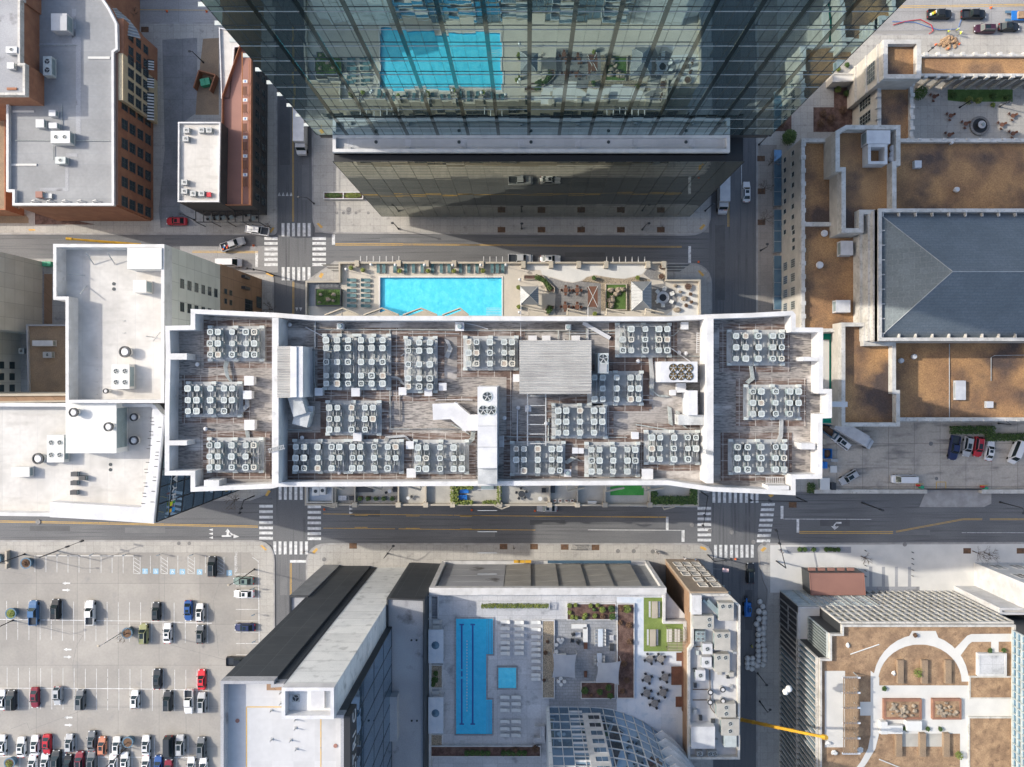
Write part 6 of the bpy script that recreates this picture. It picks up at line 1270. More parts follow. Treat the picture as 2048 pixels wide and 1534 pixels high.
for i in range(8): y = bx[2][1]+1.5+i*3.0; k.box(bx[0][0]+.6, bx[0][0]+1.5, y, y+.2, 19.3, 20.2)
k.build('parapet_stays', M['limecap'], NE)
# NE pavilion, wing and arcade
PV = thing('limestone_pavilion', 'square limestone pavilion with brown gravel roof at the upper right', 'pavilion')
bld('', '', '', [(1767, 79), (1842, 79), (1842, 157), (1767, 157)], 17, 0, 'lime', 'gravel', 1.3, .9, 'limecap', reuse=PV)
bld('', '', '', [(1755, 150), (1827, 150), (1827, 285), (1755, 285)], 12, 0, 'lime', 'gravel', .7, .8, 'limecap', reuse=PV)
a, b, wv_ = W(0, 158, 17)[1], W(0, 80, 17)[1], W(1767, 0, 17)[0]
windows(PV, (wv_-.02, b), (wv_-.02, a), [11.2], [4.6], 4.2, 4.6, 'winframe', 'glass', 4, 5, .08)
w2_ = W(1755, 0, 12)[0]; windows(PV, (w2_-.02, W(0, 158, 12)[1]), (w2_-.02, W(0, 283, 12)[1]), [6.5], [3, 6.6, 10.2, 13.4], 2.5, 5.2, 'winframe', 'glass', 3, 4, .08)
for z in (4.5, 9.6, 14.6): MB().box(wv_-.35, wv_+.1, a, b, z, z+.5, bottom=True).build('cornice', M['limecap'], PV)
for x in (1755, 1822):
    for y in range(168, 280, 22): p = W(x+3, y, 12.3); MB().box(p[0]-.45, p[0]+.45, p[1]-.4, p[1]+.4, 11.3, 12.4).build('roof_pier', M['limecap'], PV)
AR = thing('arcade', 'long limestone arcade with brown gravel roof beside the courtyard', 'arcade')
ay0, ay1, ax0, ax1 = W(0, 152, 8)[1], W(0, 108, 8)[1], W(1838, 0, 8)[0], W(2300, 0, 8)[0]
MB().box(ax0, ax1, ay0, ay1, 6.6, 7.3, bottom=True).build('roof', M['gravel'], AR); k = MB(); ringmesh(k, [(ax0, ay0), (ax1, ay0), (ax1, ay1), (ax0, ay1)], .55, 6.6, 8); k.build('parapet', M['limecap'], AR); MB().box(ax0, ax1, ay1-.5, ay1-.1, 0, 6.59).build('back_wall', M['lime'], AR)
for i in range(12):
    x = ax0+1.5+i*2.75; MB().cyl(x, ay0+.5, 0, 6.6, .38, .34, 12).build('column', M['lime'], AR)
    for y in (ay0, ay1): MB().box(x-.4, x+.4, y-.4, y+.4, 7, 8.15).build('pier', M['limecap'], AR)
ridx = [0]
def whitebox(label, c, x, y, z, w2, d2, h): kac(label, c, x, y, z, w2, d2, h, m='white_metal', name='roof_box', cat='roof vent')
whitebox('white square roof hatch on the upper left gravel roof', 'B4', 752, 460, 12.1, 90, 105, 1.8); whitebox('second white square roof hatch nearer the central tower', 'B4', 725, 885, 12.1, 105, 90, 1.8)
whitebox('white boxy duct housing on the upper hall roof', 'A4', 983, 1000, 15.8, 172, 98, 2.5); whitebox('small white square vent on the large upper gravel roof', 'A4', 1273, 1198, 12.1, 50, 52, .9); whitebox('white open skylight frame on the large lower gravel roof', 'C4', 1583, 148, 12.1, 75, 140, .8)
whitebox('small pale hatch at the lower right of the gravel roof', 'C4', 1797, 253, 12.1, 50, 46, .7)
for n_, (c, x, y, r, z) in enumerate((('A4', 1098, 1078, .75, 15.8), ('A4', 1098, 1120, .75, 15.8), ('A4', 1090, 1157, .75, 15.8), ('B4', 594, 350, .75, 12.1), ('B4', 560, 582, .8, 12.1), ('B4', 1155, 1282, .6, 12.1), ('B4', 1250, 1252, .6, 12.1), ('B4', 1562, 30, .6, 12.1), ('A4', 1525, 1040, .3, 12.1))):
    p = WK(c, x, y, z+1.2); t = thing('round_vent', 'round white turbine vent, %s on the limestone hall roofs' % ['top of three by the duct', 'middle of three by the duct', 'bottom of three by the duct', 'upper left strip', 'lower left strip', 'left below the slate roof', 'right below the slate roof', 'large upper roof', 'near courtyard parapet'][n_], 'vent', (p[0], p[1], z)); MB().cyl(0, 0, 0, .7, r*.6, n=12).build('neck', M['steel'], t); MB().cyl(0, 0, .7, 1.15, r, r*.8, 14).build('cap', M['white_metal'], t)
k = MB(); p = W(1735, 315, 17.5); ringmesh(k, [W(1736, 288, 18.3), W(1775, 288, 18.3), W(1775, 328, 18.3), W(1736, 328, 18.3)], .6, 15.8, 18.3); tag(k.build('screen_wall', M['white_wall']), 'white screen wall round a gravel patch on the upper hall roof', 'screen wall')
k = MB()
for pts in ([(1805, 1430), (1805, 1260), (1830, 1245), (2200, 1240)], [(1500, 1160), (1500, 1700)]): k.tube([WK('B4', x, y, 12.3)+(12.3,) for x, y in pts], .08, 5)
tag(k.build('roof_conduits', M['steel']), 'thin pale conduits on the lower gravel roof', 'conduit')
t, _ = bld('green_roofed_shed', 'narrow shed with bright green roof sheet beside the tower', 'shed', [(1646, 664), (1677, 664), (1668, 846), (1646, 846)], 8, 0, 'lime', 'teal_roof', .25, .25, 'teal_roof')
p, q = WK('B4', 582, 1130, 8.6), WK('B4', 625, 1534, 8.6); MB().box(p[0], q[0], p[1], q[1], 7.7, 8.4).build('raised_section', M['deck_w'], t)
# courtyard
flat('courtyard_paving', [(1827, 178), (2300, 178), (2300, 292), (1827, 292)], 'walk', KZ+.006)
flat('courtyard_lawn', [K('A4', 1485, 655), K('A4', 1960, 655), K('A4', 1960, 745), K('A4', 1580, 745), K('A4', 1485, 735)], 'grass', KZ+.012)
p = WK('A4', 1728, 915, .8); t = thing('fountain', 'round dark tiered fountain on the courtyard paving', 'fountain', (p[0], p[1], KZ)); MB().ring(0, 0, 0, 1.7, 2.2, .5, 28).build('basin', M['deck_g'], t); MB().cyl(0, 0, .0, .35, 1.7, n=24).build('water', M['black'], t); MB().cyl(0, 0, .35, 1.2, .35, .9, 16).build('tier', M['deck2'], t); MB().cyl(0, 0, 1.2, 1.7, .2, .35, 12).build('finial', M['ac_side'], t)
for n_, (x, y) in enumerate(((1510, 845), (1620, 903), (1885, 910), (1965, 845), (1965, 975), (1390, 705), (1500, 985))): table('A4', x, y, KZ+.01, .5, 'dark courtyard table, %s' % ['upper left', 'left of the fountain', 'right of the fountain', 'upper right', 'lower right', 'by the corner tree', 'bottom left'][n_], 3, 'wood', 'wood')
def shrub(label, c, x, y, z, r, m='leaf', n=None, h=None, name='shrub', group=None, cat='shrub', p=None, sz_=.16):
    p = p or WK(c, x, y, z+r); t = thing(name, label, cat, (p[0], p[1], z), 0, group); h = h or r*1.6; n = n or int(260*r*r+60)
    kk_ = MB(); 
    for _ in range(4): kk_.leaves(random.uniform(-.3, .3)*r, random.uniform(-.3, .3)*r, h*.55+random.uniform(-.1, .1)*h, r*.85, r*.85, h*.45, n//4, sz_, fill=.3)
    kk_.build('foliage', M[m], t); MB().cyl(0, 0, 0, h*.5, .05+r*.03, n=6).build('stem', M['bark'], t); return t
shrub('dense dark green tree at the courtyard corner by the arcade', 'A4', 1278, 690, KZ, 1.6, h=4); shrub('dark evergreen tree at the corner of the hall by the street', 'A4', 335, 1005, KZ, 1.8, h=4.5, n=1500)
for n_, (x, y, r, m) in enumerate(((1530, 690, .8, 'leaf'), (1650, 730, .9, 'leaf_y'), (1720, 735, .8, 'leaf_y'), (1830, 700, .8, 'leaf'), (1930, 715, .8, 'leaf'), (1820, 765, .5, 'leaf_y'))): shrub('%s green shrub in the courtyard bed, %s from left' % ('light' if m == 'leaf_y' else 'dark', ords[n_]), 'A4', x, y, KZ, r, m, n=250)
flat('mulch_bed', [K('A4', 505, 785), K('A4', 655, 785), K('A4', 655, 610), K('A4', 780, 610), K('A4', 800, 900), K('A4', 700, 965), K('A4', 505, 965)], 'mulch', KZ+.012); flat('mulch_bed', [K('A4', 200, 960), K('A4', 345, 790), K('A4', 345, 960)], 'mulch', KZ+.012)
for n_, (x, y, r, m) in enumerate(((690, 650, .8, 'leaf_y'), (755, 680, .8, 'leaf'), (720, 800, 1.0, 'leaf_b'), (640, 870, 1.1, 'leaf_b'), (560, 900, 1.0, 'leaf_b'), (580, 830, .9, 'leaf_b'), (280, 900, 1.0, 'leaf_b'), (690, 505, .5, 'leaf_y'), (755, 470, .6, 'leaf'))): shrub('%s shrub west of the pavilion, %s in its beds' % ({'leaf_y': 'yellow green', 'leaf': 'green', 'leaf_b': 'brown winter'}[m], ords[n_]), 'A4', x, y, KZ, r, m, n=260)
t, _ = bld('garden_gate_wall', 'cream garden wall with a bridge roof beside the pavilion', 'wall', [K('A4', 645, 535), K('A4', 855, 535), K('A4', 855, 590), K('A4', 645, 600)], 3.5, 0, 'lime', 'deck_w', .2, .3, 'limecap')
p, q = W(1556, 290), W(1566, 412); t = thing('glass_canopy', 'row of blue glazed pavement lights along the hall street front', 'glass canopy', (0, 0, 0))
for (ya, yb_) in ((300, 412), (420, 505), (512, 620)):
    for i in range(4): y0_, y1_ = ya+(yb_-ya)*i/4, ya+(yb_-ya)*(i+1)/4-1.5; a, b = W(1548.5, y0_, 1.2), W(1563, y1_, 1.2); MB().box(a[0], b[0], b[1], a[1], 1.1, 1.2, bottom=True).build('glass_panel', M['glass_b'], t)
    a, b = W(1547.5, ya-1, 1), W(1564, yb_, 1); MB().box(a[0], b[0], b[1], a[1], KZ, 1.09).build('kerb', M['deck2d'], t)

# ------------------------------------------------------------ south: pool deck building
ZP = 22.0; DK = 21.0
po = [K('D2', 1672, 262), K('D3', 1502, 258), K('D3', 1500, 470), K('D3', 1655, 470), (1371, 1700), (857, 1700)]
PB, pp = bld('pool_deck_building', 'garage building with screened north wall and rooftop pool deck', 'building', po, ZP, 0, 'deck2d', 'deck2', 1.0, .5, 'white_wall')
xA, xB = W(863, 0, ZP)[0], W(1326, 0, ZP)[0]; yF = max(p[1] for p in pp)
MB().box(xA-.5, xB+.7, yF-.2, yF+.9, ZP-1.3, ZP+.02, bottom=True).build('front_beam', M['white_wall'], PB); MB().box(xA-.5, xA+.5, yF-.2, yF+.8, 0, ZP-1.31).build('front_pier', M['white_wall'], PB); MB().box(xB-.1, xB+.7, yF-.2, yF+.8, 0, ZP-1.31).build('front_pier', M['white_wall'], PB); MB().box(xA, xB, yF-.2, yF+.95, 0, 1.2).build('plinth', M['white_wall'], PB)
n = 6; x0_ = xA+14.5; dxp = (xB-6-x0_)/(n-1.5)
for j in range(4):
    z0_ = 1.6+j*4.7; MB().box(xA+.8, x0_-.12, yF, yF+.32, z0_, z0_+4.58, bottom=True).build('dark_screen_panel', M['gray_roof2'], PB)
    for i in range(5):
        MB().prism([(x0_+i*dxp*.98, yF+.02), (x0_+(i+1)*dxp*.98-.12, yF+.02), (x0_+(i+1)*dxp*.98-.12, yF+.55), (x0_+i*dxp*.98, yF+.28)], z0_, z0_+4.55, bottom=True).build('screen_panel', M['panel'], PB)
def dk(name, c, pts, m, z, thick=0): return sheet(name, [WK(c, x, y, z) for x, y in pts], z, m, PB, thick)
dk('lounge_paving', 'D3', [(690, 455), (1140, 455), (1140, 1130), (650, 1100), (650, 1040), (690, 1040)], 'deck2d', DK+.06)
dk('pale_paving', 'D3', [(1146, 292), (1495, 292), (1495, 480), (1640, 480), (1640, 1500), (1146, 1500)], 'bluewhite', DK+.066)
dk('turf', 'D3', [(1342, 296), (1490, 296), (1490, 488), (1640, 488), (1640, 690), (1342, 690)], 'astro', DK+.10)
dk('wood_step', 'D3', [(1543, 800), (1625, 800), (1625, 935), (1543, 935)], 'wood', DK+.3); dk('wood_step', 'D3', [(1580, 698), (1640, 698), (1640, 760), (1580, 760)], 'wood', DK+.3); dk('wood_step', 'D3', [(1575, 1020), (1640, 1020), (1640, 1095), (1575, 1095)], 'wood', DK+.3); dk('wood_rail', 'D3', [(1625, 700), (1643, 700), (1643, 1130), (1625, 1130)], 'wood', DK+.9, .9)
def bed(label, c, x0, y0, x1, y1, z=DK, h=.5, soil='mulch', m='white_wall', plants=(), pm='leaf_y', t_=.18):
    P = [WK(c, x, y, z+h) for x, y in ((x0, y0), (x1, y0), (x1, y1), (x0, y1))]; cx, cy = (P[0][0]+P[2][0])/2, (P[0][1]+P[2][1])/2; t = thing('planting_bed', label, 'planter', (cx, cy, z)); P = [(p[0]-cx, p[1]-cy) for p in P]
    k = MB(); inn = ringmesh(k, P, t_, .02, h); k.build('kerb', M[m], t); sheet('soil', inn, h-.1, soil, t)
    for x, y, r, mm_ in plants: p = WK(c, x, y, z+h+r*.5); MB().leaves(p[0]-cx, p[1]-cy, h+r*.5, r, r, r*.8, int(240*r+60), .15, fill=.2).build('plant', M[mm_], t)
    return t
bed('mulched bed with two rows of shrubs at the top of the lounge', 'D3', 780, 338, 1142, 462, plants=[(800, 355, .5, 'leaf_y'), (845, 352, .4, 'leaf_y'), (955, 355, .45, 'leaf_y'), (1005, 352, .4, 'leaf_y'), (980, 385, .35, 'leaf'), (1040, 385, .65, 'leaf_y'), (1107, 378, .7, 'leaf'), (800, 405, .4, 'leaf_y'), (820, 440, .45, 'leaf_y'), (850, 445, .4, 'leaf_y'), (915, 425, .5, 'leaf_y'), (905, 445, .4, 'leaf_y'), (985, 430, .45, 'leaf_y'), (1042, 435, .5, 'leaf_b'), (1113, 435, .7, 'leaf')])
bed('tall narrow mulched bed with bare shrubs beside the pale deck', 'D3', 1146, 340, 1275, 1036, plants=[(1180, 380, .6, 'leaf_b'), (1220, 380, .8, 'leaf_y'), (1235, 500, .6, 'leaf_b'), (1170, 480, .5, 'leaf_b'), (1240, 620, .6, 'leaf_b'), (1200, 780, .6, 'leaf_b'), (1220, 900, .6, 'leaf_b'), (1190, 980, .5, 'leaf_b')])
bed('short mulched bed with green shrubs near the curved tower', 'D3', 882, 912, 1136, 1038, plants=[(912, 975, .75, 'leaf'), (1022, 985, .6, 'leaf'), (1085, 955, .6, 'leaf'), (1097, 1015, .6, 'leaf'), (960, 1010, .35, 'leaf_b')])
bed('long narrow pebble bed between the loungers and the lounge', 'D3', 598, 462, 692, 1034, soil='pebble', plants=[(625, 700, .4, 'leaf_b'), (640, 620, .3, 'leaf_b'), (615, 900, .3, 'leaf_b')])
bed('pebble bed with dark shrubs left of the lap pool', 'D2', 1680, 787, 1772, 960, soil='pebble', plants=[(1715, 900, .7, 'leaf'), (1722, 850, .5, 'leaf'), (1700, 930, .5, 'leaf')])
bed('plain pebble bed at the lower left of the deck', 'D2', 1680, 1295, 1772, 1400, soil='pebble')
bed('long mulched bed with dark shrubs along the lower deck edge', 'D2', 1680, 1380, 2345+145, 1462, h=.7, plants=[(1750+200+38*i, 1432, .55, 'leaf') for i in range(12) if i not in (5, 6)]+[(2300, 1410, .6, 'leaf_b'), (2450, 1400, .7, 'leaf_b')])
hedge('low hedge row behind the white rail above the loungers', 'D3', 155, 345, 645, 378, DK+.05, .9, 'leaf_y', 70, .14)
k = MB(); a, b = WK('D3', 148, 332, DK+1.2), WK('D3', 655, 384, DK+1.2); ringmesh(k, [(a[0], b[1]), (b[0], b[1]), (b[0], a[1]), (a[0], a[1])], .12, DK+1, DK+1.15); k.build('x', M['white_metal']) if 0 else tag(k.build('planter_rail', M['white_metal']), 'white rail frame round the low hedge row', 'rail')
LP = pool('lap_pool', 'L-shaped blue lap pool with dark lane lines on the roof deck', 'D3', [(-29, 450), (240, 450), (240, 710), (192, 710), (192, 1042), (235, 1042), (235, 1293), (-29, 1293)], DK+.10, .8, 'water2', 'pooltile2', 'deck2d')
k = MB()
for x in (13, 93):
    for (y0_, y1_) in (((495, 1220),) if x == 93 else ((495, 818), (832, 872), (888, 1220))): a, b = WK('D3', x-6, y0_, DK), WK('D3', x+6, y1_, DK); k.box(a[0], b[0], a[1], b[1], DK+.082, DK+.085)
    for y in (492, 1218): a, b = WK('D3', x-17, y-5, DK), WK('D3', x+17, y+6, DK); k.box(a[0], b[0], a[1], b[1], DK+.086, DK+.089)
k.build('lane_lines', M['pool_line'], LP); k = MB()
for i in range(24): a, b = WK('D3', 49, 608+22*i, DK), WK('D3', 53, 620+22*i, DK); k.box(a[0], b[0], a[1], b[1], DK+.082, DK+.12)
k.build('lane_floats', M['lounge_w'], LP); k = MB()
for (x0_, y0_, x1_, y1_) in ((196, 455, 240, 705), (196, 1048, 235, 1288)):
    for i in range(4): x = x0_+i*(x1_-x0_)/4; a, b = WK('D3', x, y0_, DK), WK('D3', x+2.5, y1_, DK); k.box(a[0], b[0], a[1], b[1], DK+.082, DK+.088)
k.build('pool_steps', M['glass_b'], LP)
pool('hot_tub', 'small square hot tub right of the lap pool', 'D3', [(280, 808), (410, 808), (410, 958), (280, 958)], DK+.25, .5, 'water', 'pooltile2', 'deck2d')
mw = {'lounger_teal': M['lounge_w'], 'galvanised_steel': M['lounge_w']}
GWL = 'white loungers on the lap pool deck'
nl = 0
for x, ys_, cn in ((330, (475, 522, 575, 625, 665, 705), 'first'), (432, (478, 525, 570, 622, 660, 703), 'second'), (555, (478, 530, 583, 632, 675, 716, 762, 812, 862, 892), 'third')):
    for i, y in enumerate(ys_): lounger('D3', x, y, -pi/2, 'white lounger %s from top in the %s column right of lap pool' % (ords[i], cn), DK+.1, GWL, mw)
for x, cn in ((328, 'left'), (410, 'right')):
    for i, y in enumerate((1025, 1073, 1120, 1202, 1255, 1303)): lounger('D3', x, y, -pi/2, 'white lounger %s in the %s column below the hot tub' % (ords[i], cn), DK+.1, GWL, mw)
for i, y in enumerate((475, 513)): lounger('D2', 1735, y, -pi/2, 'white lounger %s of two at the top left of lap pool' % ords[i], DK+.1, GWL, mw)
lounger('D2', 1730, 993, -pi/2, 'white lounger below the pebble bed left of lap pool', DK+.1, GWL, mw)
for i, (y0_, y1_) in enumerate(((530, 775), (1025, 1290))):
    a, b = WK('D2', 1668, y0_, DK+2.6), WK('D2', 1778, y1_, DK+2.6); t = thing('shade_cabana', 'pale flat shade canopy, %s of two left of the lap pool' % ('upper' if i == 0 else 'lower'), 'canopy', ((a[0]+b[0])/2, (a[1]+b[1])/2, DK)); hx, hy = (b[0]-a[0])/2, (a[1]-b[1])/2; MB().box(-hx, hx, -hy, hy, 2.5, 2.6, bottom=True).build('canopy', M['bluewhite'], t); [MB().cyl(u*(hx-.1), v2*(hy-.1), 0, 2.5, .05, n=6).build('post', M['steel'], t) for u in (-1, 1) for v2 in (-1, 1)]
for i, y in enumerate((650, 1148)): p = WK('D2', 1718, y, DK+3); t = thing('round_umbrella', 'dark blue round umbrella, %s left of the lap pool' % ('upper' if i == 0 else 'lower'), 'umbrella', (p[0], p[1], DK)); MB().cyl(0, 0, 2.62, 3.0, .8, .1, 12).build('canopy', M['planter_b'], t); MB().cyl(0, 0, 0, 2.62, .04, n=6).build('pole', M['steel'], t)
def sail(label, c, pts, zs_):
    t = thing('shade_sail', label, 'shade sail'); P = [Vector(WK(c, x, y, z)+(z,)) for (x, y), z in zip(pts, zs_)]; k = MB(); n = 10; V = {}
    for i in range(n+1):
        for j in range(n+1):
            u, v2 = i/n, j/n; q = P[0]*(1-u)*(1-v2)+P[1]*u*(1-v2)+P[2]*u*v2+P[3]*(1-u)*v2; cc = sum(P, Vector())/4; e_ = .10*(4*u*(1-u)*abs(2*v2-1)**3+4*v2*(1-v2)*abs(2*u-1)**3); q = q.lerp(cc, e_); q.z += .25*sin(pi*u)*sin(pi*v2); V[i, j] = q
    for i in range(n):
        for j in range(n): k.face([V[i, j], V[i, j+1], V[i+1, j+1], V[i+1, j]])
    k.build('fabric', M['canvas'], t, True)
    for q in P: MB().tube([(q.x, q.y, DK), (q.x, q.y, q.z+.1)], .06, 6).build('post', M['steel'], t)
sail('grey four-pointed shade sail, left one on the lounge deck', 'D3', [(675, 880), (678, 705), (852, 710), (842, 885)][::-1], [DK+3]*4); sail('grey four-pointed shade sail, right one beside the shrub bed', 'D3', [(988, 915), (1005, 770), (1175, 760), (1160, 932)][::-1], [DK+3]*4)
for n_, (x, y) in enumerate(((1385, 745), (1465, 745), (1370, 890), (1497, 880), (1365, 995), (1482, 990), (1422, 1070))): table('D3', x, y, DK+.08, .75, 'grey round table, %s on the pale blue deck' % ['top left', 'top right', 'middle left', 'middle right', 'lower left', 'lower right', 'bottom'][n_], 4, 'deck_g', 'dark_metal', rot=.4, cr=.45)
for n_, (x, y, L_) in enumerate(((1025, 590, 3.6), (1018, 750, 2.6))):
    p = WK('D3', x, y, DK+.8); t = thing('long_table', 'long pale glass table with white chairs, %s on the lounge' % ('upper' if n_ == 0 else 'lower'), 'table', (p[0], p[1], DK+.08)); MB().box(-.5, .5, -L_/2, L_/2, .7, .76, bottom=True).build('tabletop', M['glass_b' if 0 else 'bluewhite'], t); [MB().box(-.3, .3, s_*L_*.4-.05, s_*L_*.4+.05, 0, .7).build('leg', M['steel'], t) for s_ in (-1, 1)]
    for i in range(int(L_/.7)):
        for s_ in (-1, 1): chair(p[0]+s_*.85, p[1]-L_/2+.4+i*.7, DK+.08, 0 if s_ > 0 else pi, 'lounge_w', 'white chair along the %s long pale table' % ('upper' if n_ == 0 else 'lower'), 'white chairs at the long tables')
for n_, (x, y) in enumerate(((720, 605), (748, 605), (737, 622), (705, 642), (705, 692), (737, 888), (720, 910), (763, 910), (738, 932))):
    p = WK('D3', x, y, DK+.5); t = thing('pouf', 'round white pouf, %s on the lounge by the pebble bed' % ords[n_], 'stool', (p[0], p[1], DK+.08)); MB().cyl(0, 0, .05, .42, .36, .38, 16).build('cushion', M['lounge_w'], t); MB().cyl(0, 0, 0, .05, .3, n=12).build('foot', M['steel'], t)
for n_, (x, y, L_, W_, m, lb) in enumerate(((870, 507, 3.1, .9, 'lounge_w', 'white sofa, upper arm of the corner seat'), (916, 568, .95, 3.0, 'lounge_w', 'white sofa, long side of the corner seat'), (862, 568, 1.1, 1.0, 'deck2', 'low grey table inside the corner seat'), (918, 650, .7, 1.2, 'wood', 'small timber bench near the corner seat'), (918, 858, .6, 1.2, 'wood', 'timber bench between the two shade sails'), (1110, 660, .8, 1.4, 'dark_metal', 'dark grill counter beside the lounge wall'), (740, 715, 2.0, .5, 'lounge_w', 'white bench above the left shade sail'), (1108, 590, .8, 1.0, 'deck2', 'grey counter at the lounge wall'))): sofa(lb, 'D3', x, y, L_, W_, m, DK+.08, name='sofa' if 'sofa' in lb else 'bench' if 'bench' in lb else 'low_table' if 'table' in lb else 'counter', cat='seat' if 'sofa' in lb or 'bench' in lb else 'table', back=False)
for n_, (x, y) in enumerate(((828, 562), (820, 605), (866, 615))): p = WK('D3', x, y, DK+.5); chair(p[0], p[1], DK+.08, 2+n_, 'dark_metal', 'dark round armchair, %s by the white corner seat' % ords[n_], None, 1.5)
for n_, (x, y) in enumerate(((1422, 385), (1408, 590))):
    p = WK('D3', x, y, DK+.8); t = thing('picnic_table', 'long timber table on the green turf, %s' % ('upper' if n_ == 0 else 'lower'), 'table', (p[0], p[1], DK+.1)); MB().box(-.6, .6, -1.7, 1.7, .68, .76, bottom=True).build('tabletop', M['beige'], t); [MB().box(-.5, .5, s_*1.2-.05, s_*1.2+.05, 0, .68).build('leg', M['wood'], t) for s_ in (-1, 1)]; [MB().box(s_*.95-.18, s_*.95+.18, -1.6, 1.6, .38, .44, bottom=True).build('bench', M['deck2'], t) for s_ in (-1, 1)]
t = thing('timber_pergola', 'thin slatted pergola over striped seats on the turf', 'pergola', WK('D3', 1585, 610, DK+2.5)+(DK+.1,)); k = MB(); [k.box(-1.9, 1.9, -2.1+i*.3, -2.03+i*.3, 2.4, 2.5, bottom=True) for i in range(15)]; k.build('slats', M['beige'], t); k = MB(); [k.box(x, x+.1, -2.2, 2.2, 2.25, 2.39, bottom=True) for x in (-1.8, 0, 1.7)]; k.build('beams', M['bark'], t); [MB().cyl(x, y, 0, 2.25, .06, n=6).build('post', M['bark'], t) for x in (-1.75, 1.75) for y in (-2.1, 2.1)]
for n_, x in enumerate((1530, 1588)): sofa('pink striped seat under the timber pergola, %s' % ('left' if n_ == 0 else 'right'), 'D3', x, 575, 1.0, 2.6, 'lounge_w', DK+.1, name='seat', cat='seat', back=False)
t, _ = bld('lounge_counter', 'white bar counter box at the lower deck corner', 'counter', [K('D3', 545, 1240), K('D3', 618, 1240), K('D3', 618, 1360), K('D3', 538, 1360), K('D3', 538, 1325), K('D3', 585, 1325), K('D3', 585, 1245)], DK+1.2, DK, 'white_wall', 'deck2', .1, .1)
P_ = WK('D2', 1695, 370, DK+1); t = thing('stair_well', 'sunken grey stair well with white rail at the deck corner', 'stair', (P_[0], P_[1], DK)); [MB().box(P_[0]*0-1.0, .9, -2+i*.42, -1.62+i*.42, .01, .05+.05*i).build('step', M['deck2d'], t) for i in range(9)]; k = MB(); ringmesh(k, [(-1.3, -2.4), (1.2, -2.4), (1.2, 2.4), (-1.3, 2.4)], .1, .02, 1.0); k.build('rail', M['white_metal'], t)
a, b = W(1331, 1190, ZP), W(1366, 1240, ZP); t = thing('white_screen', 'white angled parapet screen beside the green turf', 'screen'); MB().prism([WK('D3', 1505, 262, 20), WK('D3', 1660, 440, 20), WK('D3', 1655, 482, 20), WK('D3', 1500, 482, 20)], 17, 20).build('panel', M['white_wall'], t)
# curved glass tower
CT = thing('curved_glass_tower', 'curved blue glass tower with white frames rising at the bottom edge', 'residential tower')
cv = [(1690, 1600), (1560, 1395), (1480, 1305), (1400, 1245), (1330, 1198), (1260, 1163), (1190, 1138), (1120, 1117), (1040, 1104), (950, 1099), (860, 1096), (650, 1095)]
CV = [WK('D3', x, y, DK) for x, y in cv]; H_ = 62
for i in range(len(CV)-1):
    if i == 10:
        a, b = Vector(CV[10]), Vector(CV[11]); curtain(CT, b.lerp(a, 1), b, DK, H_, 2.1, 3.05, 'mirror3', 'white_wall', .004, .12, .15, .22, gname='glass_bay', mname='white_frame_bay')
    else: curtain(CT, CV[i], CV[i+1], DK, H_, 1.15*2 if i < 3 else 2.1, 3.05, 'mirror3', 'white_wall', .004, .12, .15, .22, gname='glass_bay', mname='white_frame_bay')
for j in range(1, 14):
    k = MB(); P = CV[:4]; Q = [(x+1.6, y+.9) for x, y in P]; z = DK+3.05*j
    for i in range(3): k.prism([P[i], P[i+1], Q[i+1], Q[i]], z-.15, z+.12, bottom=True)
    k.build('curved_slab', M['white_wall'], CT)
xc, xd = WK('D3', 885, 1096, DK)[0], WK('D3', 1012, 1096, DK)[0]; yc_ = CV[9][1]+.5
zb_ = DK+3.4; MB().box(xc, xd, yc_-6, yc_, zb_, H_, bottom=True).build('white_pier', M['white_wall'], CT)
windows(CT, (xd, yc_+.02), (xc, yc_+.02), [zb_+1.9+3.05*i for i in range(12)], [(xd-xc)/2-.3], 2.3, 1.7, 'white_wall', 'mirror3', 2, 1, .05, False)
k = MB()
for j in range(13): z = DK+3.05*j; k.box(xc-2.6, xc-.01, yc_-1, yc_-.1, z+2.2, z+2.4, bottom=True)
k.build('balcony_fronts', M['white_metal'], CT)
MB().box(WK('D3', 652, 0, DK)[0]-.6, WK('D3', 652, 0, DK)[0]-.05, CV[11][1]-20, CV[11][1]+.2, DK, H_).build('end_wall', M['concwall'], CT)
MB().prism([(x, y-.6) for x, y in CV]+[(CV[-1][0], CV[0][1]-30), (CV[0][0], CV[0][1]-30)], DK, H_-.5).build('core_wall', M['dark_metal'], CT)
# ------------------------------------------------------------ building crowded with rooftop units
ZE = 26.0
EB, ep = bld('stone_corner_building', 'tan stone building with window grid and roof crowded with air units', 'building', [(1383, 1188), (1457, 1188), (1481, 1211), (1480, 1519), (1376, 1519), (1376, 1300), (1383, 1290)], ZE, 0, 'brownwall', 'lt_roof', 1.0, .45, 'limecap')
MT['tan'] = M['tan'] = mat('tan_stone', (.33, .26, .19), (.28, .22, .165), .5, .85, v=.1, fine=4)
ya, xa, xb = W(0, 1188, ZE)[1], W(1383, 0, ZE)[0], W(1457, 0, ZE)[0]
MB().box(xa-.1, xb+.1, ya-.3, ya+.3, 0, ZE-.6).build('stone_front', M['tan'], EB)
windows(EB, (xb, ya+.32), (xa, ya+.32), [5, 9, 13], [1.3, 3.4, 5.5], 1.7, 2.6, 'limecap', 'black', 1, 2, .25, False)
windows(EB, (xb, ya+.32), (xa, ya+.32), [17.3, 21.3], [1.3, 3.9], 1.8, 2.4, 'limecap', 'black', 1, 2, .25, False)
for i in range(5): p = WK('D3', 1880, 95+i*38, 6+i*3.6); MB().box(xb+.1, xb+1.8, ya-2.0, ya-1.0, 4+i*4.2, 4.3+i*4.2, bottom=True).build('side_balcony', M['ac_side'], EB)
RE = ZE-1
